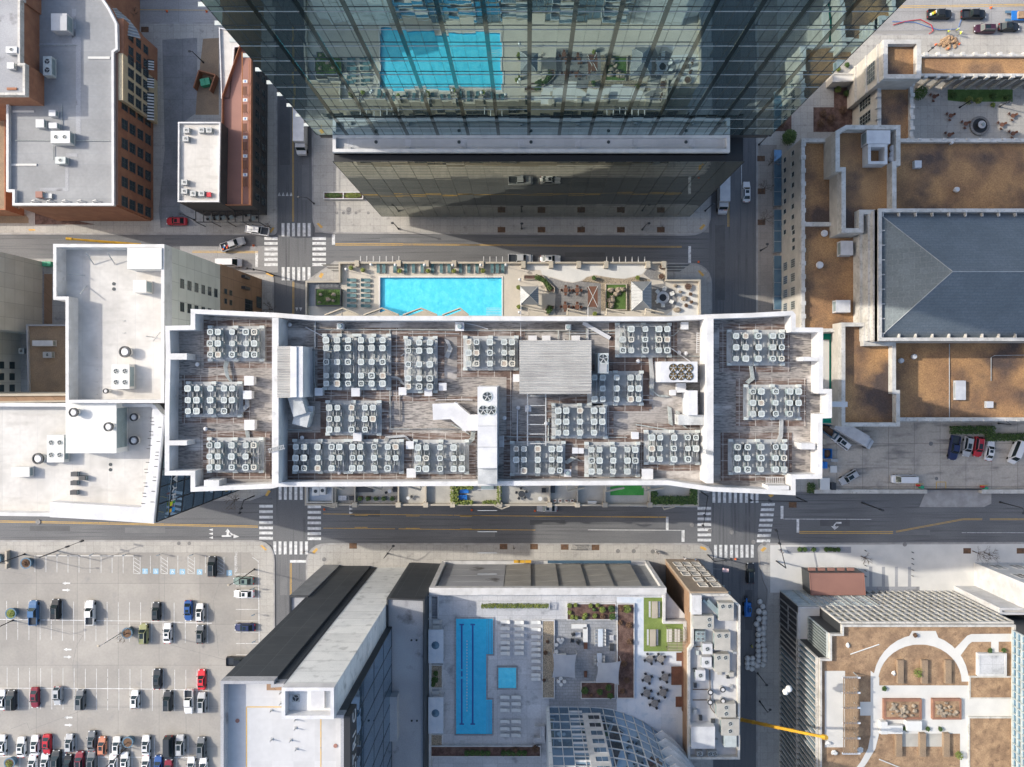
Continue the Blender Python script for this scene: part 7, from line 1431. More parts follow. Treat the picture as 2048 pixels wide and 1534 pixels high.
for c, x, y, w2, d2, h, f, ax, lb, mm_ in (('D3', 1945, 400, 110, 130, 1.7, 2, 3, 'large pale unit at the top right', 'terr'), ('D3', 1780, 478, 150, 95, 1.6, 2, 2, 'wide pale unit at the upper left', 'terr'), ('D3', 1757, 580, 70, 75, 1.2, 4, 0, 'dark four-fan unit below the wide unit', 'ac_side'), ('D3', 1918, 615, 115, 130, 1.6, 2, 3, 'large pale unit second down on the right', 'terr'), ('D3', 1915, 775, 110, 130, 1.6, 2, 3, 'large pale unit third down on the right', 'terr'), ('D3', 1945, 1122, 140, 100, 1.6, 2, 1, 'large pale unit below the round exhausts', 'terr'), ('D3', 1975, 1245, 130, 120, 1.6, 2, 1, 'pale unit near the lower right corner', 'terr'), ('D3', 1775, 1320, 175, 160, 2, 0, 0, 'big white housing at the lower left', 'white_metal'), ('D3', 1752, 1438, 45, 35, 1, 1, 0, 'small fan box at the bottom, left', 'steel'), ('D3', 1828, 1438, 36, 34, 1, 1, 0, 'small fan box at the bottom, middle', 'steel'), ('D3', 1862, 1438, 36, 34, 1, 1, 0, 'small fan box at the bottom, right', 'steel'), ('D3', 1975, 1340, 90, 100, 1.4, 0, 0, 'slanted grey box at the right edge', 'ac'), ('D3', 1808, 672, 72, 75, 1.3, 1, 0, 'square box fan, first of three', 'white_metal'), ('D3', 1802, 770, 72, 75, 1.3, 1, 0, 'square box fan, second of three', 'white_metal'), ('D3', 1757, 866, 72, 75, 1.3, 1, 0, 'square box fan, third of three', 'white_metal')):
    kac(lb+' on the crowded roof', c, x, y, RE, w2, d2, h, m=mm_, fans=f, axis=ax, fr=.42 if f < 4 else .3, name='air_unit', cat='air unit', blades=4)
t, hx, hy, h = rbox('plain_roof_block', 'plain white block at the top left of the crowded roof', 'roof block', 'D3', 1695, 280, 1765, 420, ZE+.8, 'white_wall', RE)
for n_, (x, y) in enumerate(((1832, 992), (1830, 1065), (1922, 972), (1924, 1055))): p = WK('D3', x, y, RE+1.3); t = thing('round_exhaust', 'round white exhaust, %s of four on the crowded roof' % ['left upper', 'left lower', 'right upper', 'right lower'][n_], 'exhaust', (p[0], p[1], RE)); MB().cyl(0, 0, 0, 1.0, .4, n=12).build('stack', M['steel'], t); MB().ring(0, 0, 1.0, .4, .55, .2, 16).build('rim', M['dark_metal'], t); MB().cyl(0, 0, 1.0, 1.25, .4, .3, 12).build('cap', M['white_metal'], t)
for i, (x, y) in enumerate(((1715, 650), (1735, 700), (1850, 660), (1720, 830), (1900, 850), (1960, 880), (1720, 1130), (1760, 1180), (1850, 1200), (1985, 860), (2010, 700), (1720, 940), (1985, 950), (1870, 1350))): kac('little service box, %s on the crowded roof' % (ords+['nineteenth'])[i], 'D3', x, y, RE, random.uniform(18, 34), random.uniform(16, 34), random.uniform(.4, .9), m=random.choice(('steel', 'ac', 'dark_metal', 'terr')), name='service_box', cat='roof box')
k = MB()
for o_ in (0, 1): strip(k, 'D3', [(1780+o_*35, 320), (1880+o_*20, 410)], .55, RE+.4, RE+1.0+o_*.05)
tag(k.build('twin_ducts', M['ac_side']), 'two diagonal blue-grey ducts at the top of the crowded roof', 'duct')
k = MB()
for pts in ([(1825, 820), (1830, 1100), (1860, 1140)], [(1700, 968), (1820, 968)], [(1700, 1045), (1820, 1045)], [(1690, 655), (1760, 655)], [(1780, 1240), (1780, 1400)], [(1810, 1240), (1810, 1400)], [(1860, 600), (1870, 680)]): k.tube([WK('D3', x, y, RE+.4)+(RE+.35,) for x, y in pts], .1, 5)
tag(k.build('roof_pipes', M['bark']), 'rusty pipe runs across the crowded roof', 'pipes')

# ------------------------------------------------------------ south east: garden roof building
ZG = 22.0; GR_ = 21.2
M['grey_green_glass'] = glassmat('pale_grey_green_glass', (.30, .33, .31), .6, .15)  # even pale grey-green glazing for the north front
SE, sp = bld('garden_roof_building', 'louvred glass building with unfinished garden roof, lower right', 'building', [(1684, 1250), (2032, 1250), (2032, 1800), (1640, 1800), (1640, 1318), (1660, 1318), (1660, 1268), (1684, 1268)], ZG, 0, 'dark_metal', 'dirt', .8, .4, 'limecap')
bld('', '', '', [(1597, 1214), (1760, 1214), (1760, 1245), (1625, 1245), (1625, 1330), (1597, 1330)], 11.5, 0, 'dark_metal', 'deck_w', .4, .35, 'white_metal', reuse=SE)
wX = W(1640, 0, ZG)[0]; yA, yB = W(0, 1318, ZG)[1], W(0, 1800, ZG)[1]; yN_ = W(0, 1250, ZG)[1]; xN0, xN1 = W(1684, 0, ZG)[0], W(2032, 0, ZG)[0]
curtain(SE, (wX-.1, yA+5.6), (wX-.1, yA+.05), .2, 11, 1.25, 5.2, 'mirror3', 'steel', .002, .12, .5, .3, gname='corner_glass', mname='corner_fins')
curtain(SE, (wX-.1, yA), (wX-.1, yB), .2, ZG-.9, 1.25, 10.4, 'mirror3', 'limecap', .002, .2, .45, .5, gname='west_glass', mname='west_fins')
curtain(SE, (xN1, yN_+.1), (xN0, yN_+.1), .2, ZG-.9, 1.5, 2.6, 'grey_green_glass', 'limecap', .002, .34, .4, .55, gname='north_glass', mname='north_fins')
curtain(SE, (W(1660, 0, ZG)[0]-.05, W(0, 1268, ZG)[1]), (W(1660, 0, ZG)[0]-.05, yA), 11.5, ZG-.9, .6, 10, 'glass', 'ac', .002, .1, .4, .2, gname='notch_glass', mname='notch_fins')
curtain(SE, (W(1760, 0, 11.5)[0], W(0, 1214, 11.5)[1]+.05), (W(1597, 0, 11.5)[0], W(0, 1214, 11.5)[1]+.05), .2, 10.8, 3, 1.1, 'mirror3', 'ac', .002, .06, .3, .14, gname='base_glass', mname='base_louvres')
def gd(name, pts, m, z=GR_+.03): return sheet(name, [WK('D4', x, y, z) for x, y in pts], z, m, SE)
arc = lambda cx, cy, rx, ry, a0, a1, n=18: [(cx+rx*cos(radians(a0+(a1-a0)*i/n)), cy-ry*sin(radians(a0+(a1-a0)*i/n))) for i in range(n+1)]
A1_, A2_ = arc(1293, 910, 349, 345, 0, 180), arc(1285, 910, 305, 272, 0, 180)
z = GR_+.02
k = MB()
for i in range(18): k.face([WK('D4', *q, z)+(z,) for q in (A1_[i], A1_[i+1], A2_[i+1], A2_[i])])
k.build('ring_path', M['deck_w'], SE)
gd('cross_path', [(940, 938), (1968, 938), (1968, 1165), (1640, 1165), (1640, 1290), (945, 1290), (945, 1040)], 'deck_w'); gd('top_path', [(1228, 540), (1400, 540), (1420, 590), (1470, 640), (1120, 640), (1200, 590)], 'deck_w', GR_+.026)
gd('side_path', [(1530, 680), (1630, 575), (1660, 563), (1978, 560), (1978, 618), (1665, 620), (1640, 640), (1580, 722)], 'deck_w', GR_+.034); gd('side_path', [(1805, 618), (1860, 618), (1860, 705), (1805, 705)], 'deck_w', GR_+.03)
gd('left_path', [(925, 830), (988, 880), (985, 1300), (960, 1400), (900, 1500), (830, 1600), (770, 1600), (850, 1500), (905, 1400), (925, 1300)], 'deck_w', GR_+.038); gd('left_terrace', [(590, 832), (738, 832), (738, 1390), (590, 1390)], 'deck_w', GR_+.03); gd('link_path', [(848, 1058), (926, 1058), (926, 1158), (848, 1158)], 'deck_w', GR_+.03)
gd('mid_paving', [(1150, 1290), (1460, 1290), (1460, 1385), (1150, 1385)], 'terr', GR_+.036); gd('lower_path', [(1578, 1290), (1640, 1290), (1640, 1600), (1578, 1600)], 'deck_w', GR_+.036)
def gbox(name, label, cat, x0, y0, x1, y1, h, m, t_=.25, inner=None, rocks=0):
    P = [WK('D4', x, y, GR_+h) for x, y in ((x0, y0), (x1, y0), (x1, y1), (x0, y1))]; cx, cy = (P[0][0]+P[2][0])/2, (P[0][1]+P[2][1])/2; t = thing(name, label, cat, (cx, cy, GR_)); P = [(p[0]-cx, p[1]-cy) for p in P]; k = MB()
    if inner: inn = ringmesh(k, P, t_, .02, h); k.build('kerb', M[m], t); sheet('fill', inn, h-.1, inner, t)
    else: k.prism(P, .04, h, bottom=True); k.build('block', M[m], t); [MB().box(min(P[0][0], P[2][0])+.2, max(P[0][0], P[2][0])-.2, y-.2, y+.2, 0, .04).build('foot', M['deck2d'], t) for y in (P[0][1]*.8, P[2][1]*.8)]
    for _ in range(rocks): u, v2 = random.uniform(.15, .85), random.uniform(.15, .85); s_ = random.uniform(.25, .55); MB().blob(P[0][0]+(P[2][0]-P[0][0])*u, P[0][1]+(P[2][1]-P[0][1])*v2, h+.1, s_, s_*.8, s_*.6, n=7, k=5, jit=.25).build('rock', M['rock'], t)
    return t
gbox('skylight_box', 'white framed square with grey cover on the garden roof', 'skylight', 1710, 705, 1920, 870, .8, 'white_wall', .4, 'deck2')
gbox('rock_planter', 'rust coloured planter full of rocks, left one', 'planter', 1022, 1040, 1300, 1188, .7, 'rust', .45, 'dirt', 26); gbox('rock_planter', 'rust coloured planter full of rocks, right one', 'planter', 1378, 1038, 1590, 1188, .7, 'rust', .4, 'dirt', 22)
for n_, (x0, y0) in enumerate(((1123, 755), (1300, 755), (1472, 755), (1112, 1290), (1286, 1290), (1460, 1290))): gbox('stone_bench', 'long stone bench block, %s on the garden roof' % ['upper left', 'upper middle', 'upper right', 'lower left', 'lower middle', 'lower right'][n_], 'bench', x0, y0, x0+44, y0+170, .7, 'gravel2')
gbox('soil_box', 'large soil bed with tan kerb at the lower right of the garden', 'planter', 1640, 1168, 1965, 1600, .4, 'limecap', .3, 'dirt'); gbox('soil_box', 'soil bed with pale kerb below the white framed square', 'planter', 1645, 870, 1965, 1038, .3, 'limecap', .3, 'dirt')
t = thing('roof_pergola', 'long slatted pergola on the left side of the garden roof', 'pergola', (0, 0, 0)); k = MB()
for i in range(9): a, b = WK('D4', 728+i*12, 880, GR_+2.8), WK('D4', 728+i*12, 1435, GR_+2.8); k.box(a[0]-.07, a[0]+.07, b[1], a[1], GR_+2.7, GR_+2.85, bottom=True)
k.build('slats', M['gravel2'], t)
for y in (882, 992, 1102, 1213, 1325, 1435): a, b = WK('D4', 718, y, GR_+2.6), WK('D4', 850, y, GR_+2.6); MB().box(a[0], b[0], a[1]-.15, a[1]+.15, GR_+2.4, GR_+2.69, bottom=True).build('cross_beam', M['bluewhite'], t); MB().cyl(b[0]-.2, a[1], GR_, GR_+2.4, .12, n=6).build('post', M['steel'], t)
for n_, (x, y, w_, h_) in enumerate(((1025, 1250, 48, 90), (1105, 1262, 110, 60), (1245, 1235, 110, 70))): gbox('wrapped_pallet', 'white wrapped building material stack, %s on the garden roof' % ords[n_], 'pallet', x-w_/2, y-h_/2, x+w_/2, y+h_/2, 1.1, 'lounge_w')
for n_, (x, y, m) in enumerate(((1250, 572, 'leaf_b'), (1025, 962, 'leaf'), (1345, 1258, 'leaf'), (1178, 1258, 'leaf'), (1438, 1258, 'leaf'), (1798, 683, 'leaf'), (1898, 683, 'leaf'), (1275, 845, 'leaf_y'), (1575, 1450, 'leaf_y'))): shrub('%s potted shrub, %s on the unfinished garden roof' % ({'leaf': 'dark green', 'leaf_b': 'brown', 'leaf_y': 'pale green'}[m], ords[n_]), 'D4', x, y, GR_, .45 if n_ < 7 else .9, m, n=140)
k = MB()
for pts in ([(780, 712), (990, 640)], [(990, 1480), (1190, 1560)]): k.tube([WK('D4', x, y, GR_+.3)+(GR_+.15,) for x, y in pts], .12, 6)
tag(k.build('plastic_pipe', M['lounge_w']), 'long white plastic pipes lying on the bare soil', 'pipe')
for n_, (x, y) in enumerate(((615, 1360), (660, 1430), (850, 1410), (760, 645), (1095, 850))): p = WK('D4', x, y, GR_+.3); t = tag(MB().blob(0, 0, .2, .7 if n_ < 3 else .4, .5, .3, n=9, k=5, jit=.3).build('white_sack', M['lounge_w']), 'crumpled white sack on the garden soil, %s' % ords[n_], 'sack'); t.location = (p[0], p[1], GR_)
# taller glazed wing and white building at the right edge
TW = thing('glazed_wing', 'taller pale green glazed wing at the lower right edge', 'building'); xW = W(2027, 0, ZG)[0]
MB().box(xW+.2, xW+40, yB, yN_-1, 0, 48).build('wall', M['dark_metal'], TW); curtain(TW, (xW, yN_-1), (xW, yB), ZG, 48, 1.5, 1.3, 'mirror3', 'ac', .002, .1, .4, .2, gname='wing_glass', mname='wing_louvres')
t, _ = bld('white_block', 'brilliant white block with recessed grey window at the right edge', 'building', None, 17, 0, 'white_wall', 'white_roof', .5, .5, world=[(894/G0, -367/G0), (1500/G0, -367/G0), (1500/G0, -413/G0), (894/G0, -413/G0)])
windows(t, (1100/G0, -367/G0+.02), (894/G0, -367/G0+.02), [4, 11.5], [21, 16.5], 2.4, 3.6, 'white_wall', 'glass', 2, 3, .08, False)
t, _ = bld('white_lower_block', 'lower white block with slanting outline beside the louvred building', 'building', None, 16, 0, 'white_wall', 'white_roof', .5, .5, world=[(854/G0, -413.5/G0), (1500/G0, -413.5/G0), (1500/G0, -426/G0), (854/G0, -426/G0)])
# kiosk on the plaza
KI, kp = bld('kiosk', 'plaza kiosk with terracotta coloured roof and orange flower boxes', 'kiosk', [K('D4', 480, 118), K('D4', 878, 118), K('D4', 890, 280), K('D4', 490, 280)], 5, 0, 'dark_metal', 'terracotta', .12, .1, 'terracotta')
for i in range(5): p = WK('D4', 498+i*71, 92, 3); MB().box(p[0]-.75, p[0]+.75, p[1]-.4, p[1]+.35, 2.4, 3, bottom=True).build('flower_box', M['terracotta'], KI)
# ------------------------------------------------------------ vehicles
M['patch_d'] = mat('asphalt_patch_dark', (.095, .097, .1), (.11, .112, .115), .5, .9, v=.15, fine=6); M['patch_l'] = mat('asphalt_patch_light', (.17, .172, .175), (.15, .152, .155), .5, .9, v=.15, fine=6)
def paint(n, c, r=.3, m=.0): M[n] = mat(n, c, None, rough=r, metal=m, v=0)
for n, c in (('cp_white', (.72, .72, .72)), ('cp_black', (.015, .017, .02)), ('cp_dark', (.035, .04, .045)), ('cp_grey', (.14, .15, .16)), ('cp_silver', (.42, .43, .44)), ('cp_red', (.45, .02, .03)), ('cp_bred', (.6, .03, .04)), ('cp_dred', (.2, .02, .035)), ('cp_blue', (.03, .09, .28)), ('cp_mblue', (.06, .14, .28)), ('cp_navy', (.02, .03, .09)), ('cp_green', (.16, .22, .2)), ('cp_olive', (.28, .29, .14)), ('cp_purple', (.05, .015, .03)), ('cp_plum', (.5, .2, .12))): paint(n, c)
M['lamp_w'] = mat('headlight_clear', (.7, .72, .72), None, rough=.1, v=0); M['lamp_r'] = mat('taillight_red', (.4, .01, .01), None, rough=.2, v=0)
SPEC = {  # length, width, bonnet height, windscreen base x, roof front, roof rear, rear base, roof height
 'sedan': (4.75, 1.82, .88, 1.05, .35, -1.05, -1.75, 1.42), 'hatch': (4.3, 1.78, .92, 1.0, .35, -1.55, -2.05, 1.5), 'suv': (4.75, 1.9, 1.05, 1.15, .55, -1.95, -2.28, 1.72), 'van': (5.6, 2.0, 1.15, 2.0, 1.2, -2.7, -2.78, 2.3), 'pickup': (5.7, 1.98, 1.12, 1.25, .65, -.75, -1.0, 1.85)}
def car_proto(kind):
    L, Wd, hb, xa, xb, xc, xd, hr = SPEC[kind]; hw = Wd/2; t = thing('parked_'+{'sedan': 'car', 'hatch': 'car', 'suv': 'suv', 'van': 'van', 'pickup': 'pickup'}[kind], 'x', 'car', (0, 0, -500)); k = MB()
    rear_top = hb if kind != 'pickup' else hb; st = [(L/2, .62, .35, .55), (L/2-.08, .78, .25, .72), (L/2-.45, .93, .2, hb-.16), (L/2-1.0, .98, .2, hb-.05), (xa, 1, .2, hb), (xb, 1, .2, hb+.02), (xc, 1, .2, hb+.02)]
    if kind == 'pickup': st += [(xd, 1, .2, hb), (xd-.02, 1, .2, .72), (-L/2+.12, 1, .2, .72), (-L/2+.1, 1, .2, hb-.05), (-L/2, .96, .3, hb-.08)]
    else: st += [(xd, .99, .2, hb), (-L/2+.3, .95, .2, hb-.05 if kind != 'sedan' else hb-.02), (-L/2+.05, .84, .25, hb-.2), (-L/2, .7, .35, .6)]
    for x, f, zb, zt in st: k.v += [(x, -hw*f, zb), (x, -hw*f*1.0, (zb+zt)/2+.06), (x, -hw*f*.95, zt-.06), (x, -hw*f*.82, zt), (x, hw*f*.82, zt), (x, hw*f*.95, zt-.06), (x, hw*f, (zb+zt)/2+.06), (x, hw*f, zb)]
    for i in range(len(st)-1):
        for j in range(7): k.f.append((i*8+j, (i+1)*8+j, (i+1)*8+j+1, i*8+j+1)); k.m.append(0)
    k.f.append(tuple(range(7, -1, -1))); k.m.append(0); k.f.append(tuple(range(len(k.v)-8, len(k.v)))); k.m.append(0)
    bw, rw = hw*.86, hw*.68; z0, z1 = hb-.01, hr
    B = [(xa, -bw, z0), (xa, bw, z0), (xd, bw, z0), (xd, -bw, z0)]; R = [(xb, -rw, z1), (xb, rw, z1), (xc, rw, z1), (xc, -rw, z1)]
    for i in range(4): j = (i+1) % 4; k.face([B[i], B[j], R[j], R[i]])
    k.face([R[0], R[1], (xc, rw, z1), (xc, -rw, z1)])
    if kind == 'pickup':
        for s_ in (-1, 1): k.box(-L/2+.1, xd-.02, s_*hw, s_*(hw-.12), .7, hb-.02)
    k.build('body', M['cp_white'], t, False)
    def glass(nm, P):
        P = [Vector(p) for p in P]; c = sum(P, Vector())/4; n = (P[1]-P[0]).cross(P[2]-P[0]).normalized(); n = n if n.dot(c-Vector((0, 0, .8))) > 0 else -n
        Q = [c+(p-c)*.88+n*.012 for p in P]; m = MB(); m.face(Q); return m.build(nm, M['cglass'], t)
    glass('windscreen', [B[0], B[1], R[1], R[0]]); glass('rear_window', [B[2], B[3], R[3], R[2]]); glass('side_window', [B[1], B[2], R[2], R[1]]); glass('side_window', [B[3], B[0], R[0], R[3]])
    if kind in ('sedan', 'suv', 'hatch'): MB().box((xb+xc)/2-.1, xb-.12, -rw*.65, rw*.65, hr+.001, hr+.012).build('sunroof', M['cglass'], t)
    if kind == 'suv': MB().box(xc+.1, xb-.1, -rw+.02, -rw+.07, hr, hr+.06).box(xc+.1, xb-.1, rw-.07, rw-.02, hr, hr+.06).build('roof_rails', M['steel'], t)
    if kind == 'pickup': MB().box(-L/2+.12, xd-.03, -hw+.13, hw-.13, .721, .76).build('cargo_bed', M['cp_dark'], t)
    for x in (L/2-.85, -L/2+.95):
        for s_ in (-1, 1): m = MB(); m.cyl(0, 0, -.11, .11, .34, n=16); o = m.build('wheel', M['tyre'], t); o.rotation_euler = (pi/2, 0, 0); o.location = (x, s_*(hw-.1), .34)
    for s_ in (-1, 1):
        MB().box(L/2-.22, L/2-.02, s_*hw*.5, s_*hw*.8, .55, .74, bottom=True).build('headlight', M['lamp_w'], t); MB().box(-L/2-.01, -L/2+.1, s_*hw*.5, s_*hw*.8, .6, .85, bottom=True).build('tail_light', M['lamp_r'], t)
        MB().box(xa-.35, xa-.2, s_*hw, s_*(hw+.16), hb, hb+.12, bottom=True).build('wing_mirror', M['cp_black'], t)
    return t
CP = {k: car_proto(k) for k in SPEC}; usedc = set()
ANG = {'E': 0, 'N': pi/2, 'W': pi, 'S': -pi/2}
def car(c, x, y, d, kind, col, label, z=0.02, group=None, s_=1.):
    p = WK(c, x, y, z+1.0); a = ANG.get(d, None); a = a if a is not None else radians(d); P = CP[kind]; cat = {'sedan': 'car', 'hatch': 'car', 'suv': 'car', 'van': 'van', 'pickup': 'pickup truck'}[kind]
    mp = {'cp_white': M['cp_'+col]}
    o = dup(P, (p[0], p[1], z), a, label, group, mats=mp, sc_=(s_,)*3); o['category'] = cat; return o
for P in CP.values(): tree_of(P)
LT, GL = KZ+.01, 'cars in the parking lot'
for x, y, d, kd, cl, lb in ((238, 410, 'N', 'pickup', 'mblue', 'blue pickup with grey bed in the upper left of the lot'), (400, 385, 'N', 'suv', 'black', 'black boxy off-roader beside the blue pickup'), (652, 410, 'N', 'pickup', 'white', 'white pickup alone in the second row of stalls'), (1135, 400, 'N', 'hatch', 'dark', 'dark green-black car two stalls left of blue car'), (1370, 395, 'S', 'sedan', 'blue', 'deep blue car beside the white hatchback'), (1455, 410, 'N', 'hatch', 'white', 'white hatchback right of the deep blue car'),
 (1043, 565, 'N', 'suv', 'olive', 'olive green car beside the blue tree planter'), (1218, 560, 'N', 'sedan', 'white', 'white saloon right of the olive green car'), (1458, 568, 'N', 'hatch', 'grey', 'grey car below the white hatchback'), (1143, 895, 'N', 'sedan', 'dark', 'dark saloon left of the bright red car'), (1468, 900, 'N', 'sedan', 'bred', 'bright red car near the dark hotel'),
 (5, 1050, 'N', 'sedan', 'white', 'white car cut by the left edge beside dark one'), (75, 1050, 'N', 'suv', 'dark', 'dark car second from left in the middle row'), (247, 1032, 'S', 'sedan', 'dred', 'dark red car in the middle row'), (413, 1018, 'S', 'hatch', 'silver', 'silver car right of the dark red car'), (580, 1047, 'N', 'suv', 'grey', 'grey car in the middle of the middle row'), (980, 1045, 'N', 'hatch', 'white', 'white car with dark sunroof in the middle row'), (1220, 1055, 'N', 'suv', 'cp'[0:0] or 'dark', 'dark green car left of the white pickup'), (1375, 1060, 'S', 'pickup', 'white', 'white pickup with open bed below the red car'), (1470, 1068, 'N', 'suv', 'silver', 'pale beige car with roof rack beside white pickup'),
 (5, 1380, 'N', 'sedan', 'white', 'white car cut by the left edge in bottom rows'), (147, 1395, 'N', 'sedan', 'white', 'white saloon left of another white and the red car'), (248, 1382, 'N', 'sedan', 'white', 'white saloon directly left of the red bottom-row car'), (335, 1375, 'S', 'sedan', 'red', 'red car between white and pale cars, bottom rows'), (500, 1365, 'N', 'hatch', 'silver', 'pale car with dark roof in the bottom rows'), (663, 1350, 'N', 'sedan', 'grey', 'grey car standing higher than its neighbours, bottom rows'), (740, 1385, 'N', 'hatch', 'plum', 'small copper coloured car beside the grey one'), (847, 1385, 'N', 'hatch', 'white', 'white car with black roof left of tree planter'), (1060, 1382, 'N', 'sedan', 'white', 'white car right of the lower tree planter'), (1230, 1400, 'S', 'van', 'dark', 'long dark van in the bottom rows'), (1312, 1378, 'N', 'suv', 'silver', 'silver car right of the long dark van'), (1465, 1395, 'N', 'suv', 'grey', 'grey car nearest the dark hotel, bottom rows'),
 (230, 1520, 'N', 'sedan', 'white', 'white car at the bottom edge, first from left'), (322, 1512, 'N', 'sedan', 'white', 'white car at the bottom edge, second from left'), (405, 1490, 'N', 'suv', 'dark', 'dark grey car at the bottom edge, third from left'), (492, 1515, 'N', 'hatch', 'black', 'black car at the bottom edge, fourth from left'), (577, 1500, 'N', 'suv', 'dred', 'dark maroon car at the bottom edge'), (665, 1500, 'N', 'suv', 'grey', 'grey car at the bottom edge beside maroon one'), (820, 1515, 'N', 'sedan', 'white', 'white car at the bottom edge below tree planter'), (905, 1505, 'N', 'sedan', 'white', 'white car at the bottom edge right of its twin'), (1060, 1525, 'N', 'sedan', 'white', 'white car at the bottom edge left of blue'), (1150, 1530, 'N', 'sedan', 'blue', 'blue car at the bottom edge'), (1225, 1555, 'N', 'sedan', 'dred', 'dark red car at the bottom edge below van'), (1392, 1540, 'N', 'sedan', 'white', 'white car at the bottom edge, second from right'), (1480, 1545, 'N', 'sedan', 'white', 'white car at the bottom edge, far right'),
 (1545, 72, 'N', 'suv', 'dark', 'dark car among the accessible bays'), (1775, 178, 'W', 'sedan', 'green', 'grey green car facing left at the right kerb'), (1778, 272, 'W', 'sedan', 'white', 'white car facing left at the right kerb'), (1785, 518, 'W', 'sedan', 'navy', 'navy car facing left at the right kerb'), (1740, 765, 'E', 'pickup', 'black', 'black pickup half hidden by the dark hotel')): car('D1', x, y, d, kd, cl, lb, LT, GL)
for c, x, y, d, kd, cl, lb, z in (('B1', 1285, 262, 'W', 'sedan', 'red', 'red car in the alley beside the brick hotel', KZ+.01), ('B2', 412, 328, 172, 'pickup', 'white', 'white pickup with dark bed cover on the pavement corner', KZ+.01), ('B2', 237, 430, 20, 'pickup', 'silver', 'silver pickup with crates in its bed, slanted in the street', .02), ('B2', 212, 566, 'E', 'van', 'white', 'white van waiting at the stop line left of crossroads', .02), ('B3', 442, 535, 'E', 'pickup', 'silver', 'white pickup parked under the pool deck wall', .02), ('B3', 660, 537, 'E', 'sedan', 'white', 'white car parked ahead of pickup under pool deck', .02), ('C3', 637, 1010, 'W', 'sedan', 'silver', 'pale car parked under the south patios', .02), ('D4', 50, 120, 'N', 'suv', 'black', 'black car standing in the lower right street', .02),
 ('C4', 1540, 570, -100, 'pickup', 'navy', 'dark blue pickup with covered bed in the court row', LT), ('C4', 1637, 560, -100, 'suv', 'silver', 'silver car next to the blue pickup in the court', LT), ('C4', 1718, 562, -97, 'suv', 'red', 'red car between silver and white in the court', LT), ('C4', 1803, 590, 80, 'sedan', 'white', 'white car right of the red one in the court', LT), ('C4', 1990, 600, -112, 'van', 'white', 'white van at the right end of the court', LT), ('C4', 1168, 797, 'W', 'van', 'white', 'white van parallel to the lower court wall', LT), ('C4', 770, 785, 212, 'suv', 'silver', 'silver car angled near the lower court corner', LT), ('C4', 715, 525, 143, 'suv', 'white', 'white car with dark sunroof angled beside the lorry', LT)): car(c, x, y, d, kd, cl, lb, z)
def pcar(px, py, d, kd, cl, lb, z=.02): p = ((px-0)*3.652, py*3.652); return car('A1', p[0], p[1], d, kd, cl, lb, z)
pcar(1494, 383, 'N', 'sedan', 'white', 'white car with black roof in the east street'); pcar(1881, 27, 'E', 'pickup', 'black', 'black pickup with loaded bed, left of two at top right'); pcar(1949, 27, 'E', 'pickup', 'black', 'black pickup towing equipment, right of two at top right'); pcar(1971, 56, 'W', 'suv', 'purple', 'dark purple car facing left at top right'); pcar(2020, 52, 'E', 'sedan', 'black', 'black car right of the purple one at top right')
p = WK('B2', 185, 452, 1); t = thing('crate_load', 'orange and blue crates lying in the silver pickup bed', 'crates', (p[0], p[1], .82), .35)
for i, m in enumerate(('rope_o', 'blue_m', 'lounge_w', 'rope_o', 'red_p')): MB().box(-.8+i*.33, -.52+i*.33, -.5+.3*(i % 3), -.1+.3*(i % 3), 0, .25+.05*i).build('crate', M[m], t)
p = W(1868, 27, 1); t = thing('tool_load', 'yellow and white gear piled in the black pickup bed', 'load', (p[0], p[1], .82))
for i, m in enumerate(('lounge_w', 'hivis', 'crane_y', 'lounge_w')): MB().box(-.9+i*.42, -.55+i*.42, -.5+.2*i, .1+.2*i, 0, .3+.05*i).build('bundle', M[m], t)
def lorry(label, px, py, a, L, Wd, H, z=.02, wind='S', lettering=None, cab='white_metal'):
    p = W(px, py, H); t = thing('box_lorry', label, 'lorry', (p[0], p[1], z), a); MB().box(-L/2, L/2, -Wd/2, Wd/2, .9, H-z, bottom=True).build('cargo_box', M['white_metal'], t); k = MB(); k.v += [(L/2+.1, -Wd/2+.1, .5), (L/2+.1, Wd/2-.1, .5), (L/2+.1, Wd/2-.15, 2.5), (L/2+.1, -Wd/2+.15, 2.5), (L/2+1.0, -Wd/2+.15, .5+2), (L/2+1.0, Wd/2-.15, 2.5), (L/2+1.5, -Wd/2+.1, 1.6), (L/2+1.5, Wd/2-.1, 1.6), (L/2+2.3, -Wd/2+.2, 1.4), (L/2+2.3, Wd/2-.2, 1.4), (L/2+2.4, -Wd/2+.25, .5), (L/2+2.4, Wd/2-.25, .5)]
    for f in ((3, 4, 5, 2), (4, 6, 7, 5), (6, 8, 9, 7), (8, 10, 11, 9), (0, 10, 8, 6, 4, 3), (1, 2, 5, 7, 9, 11), (0, 3, 2, 1)): k.f.append(f); k.m.append(0)
    k.build('cab', M[cab], t); x0, x1 = L/2+1.05, L/2+1.47
    MB().face([(x0, -Wd/2+.25, 2.46), (x1, -Wd/2+.2, 1.66), (x1, Wd/2-.2, 1.66), (x0, Wd/2-.25, 2.46)]).build('windscreen', M['cglass'], t).location = (.03, 0, .02)
    MB().box(-L/2, L/2+2, -.4, .4, .45, .89).build('chassis', M['black'], t)
    for x in (L/2+1.4, -L/2+1.4, -L/2+2.5):
        for s_ in (-1, 1): o = MB().cyl(0, 0, -.14, .14, .48, n=14).build('wheel', M['tyre'], t); o.rotation_euler = (pi/2, 0, 0); o.location = (x, s_*(Wd/2-.2), .48)
    if lettering:
        for tx, m, xo in lettering: text(tx, .62, m, 'lettering', t, (L/2+1.72, xo, 1.6), (0, -.13*0, pi/2), .02)
    return t
M['fed_p'] = mat('lettering_purple', (.1, .02, .25), None, rough=.5, v=0)
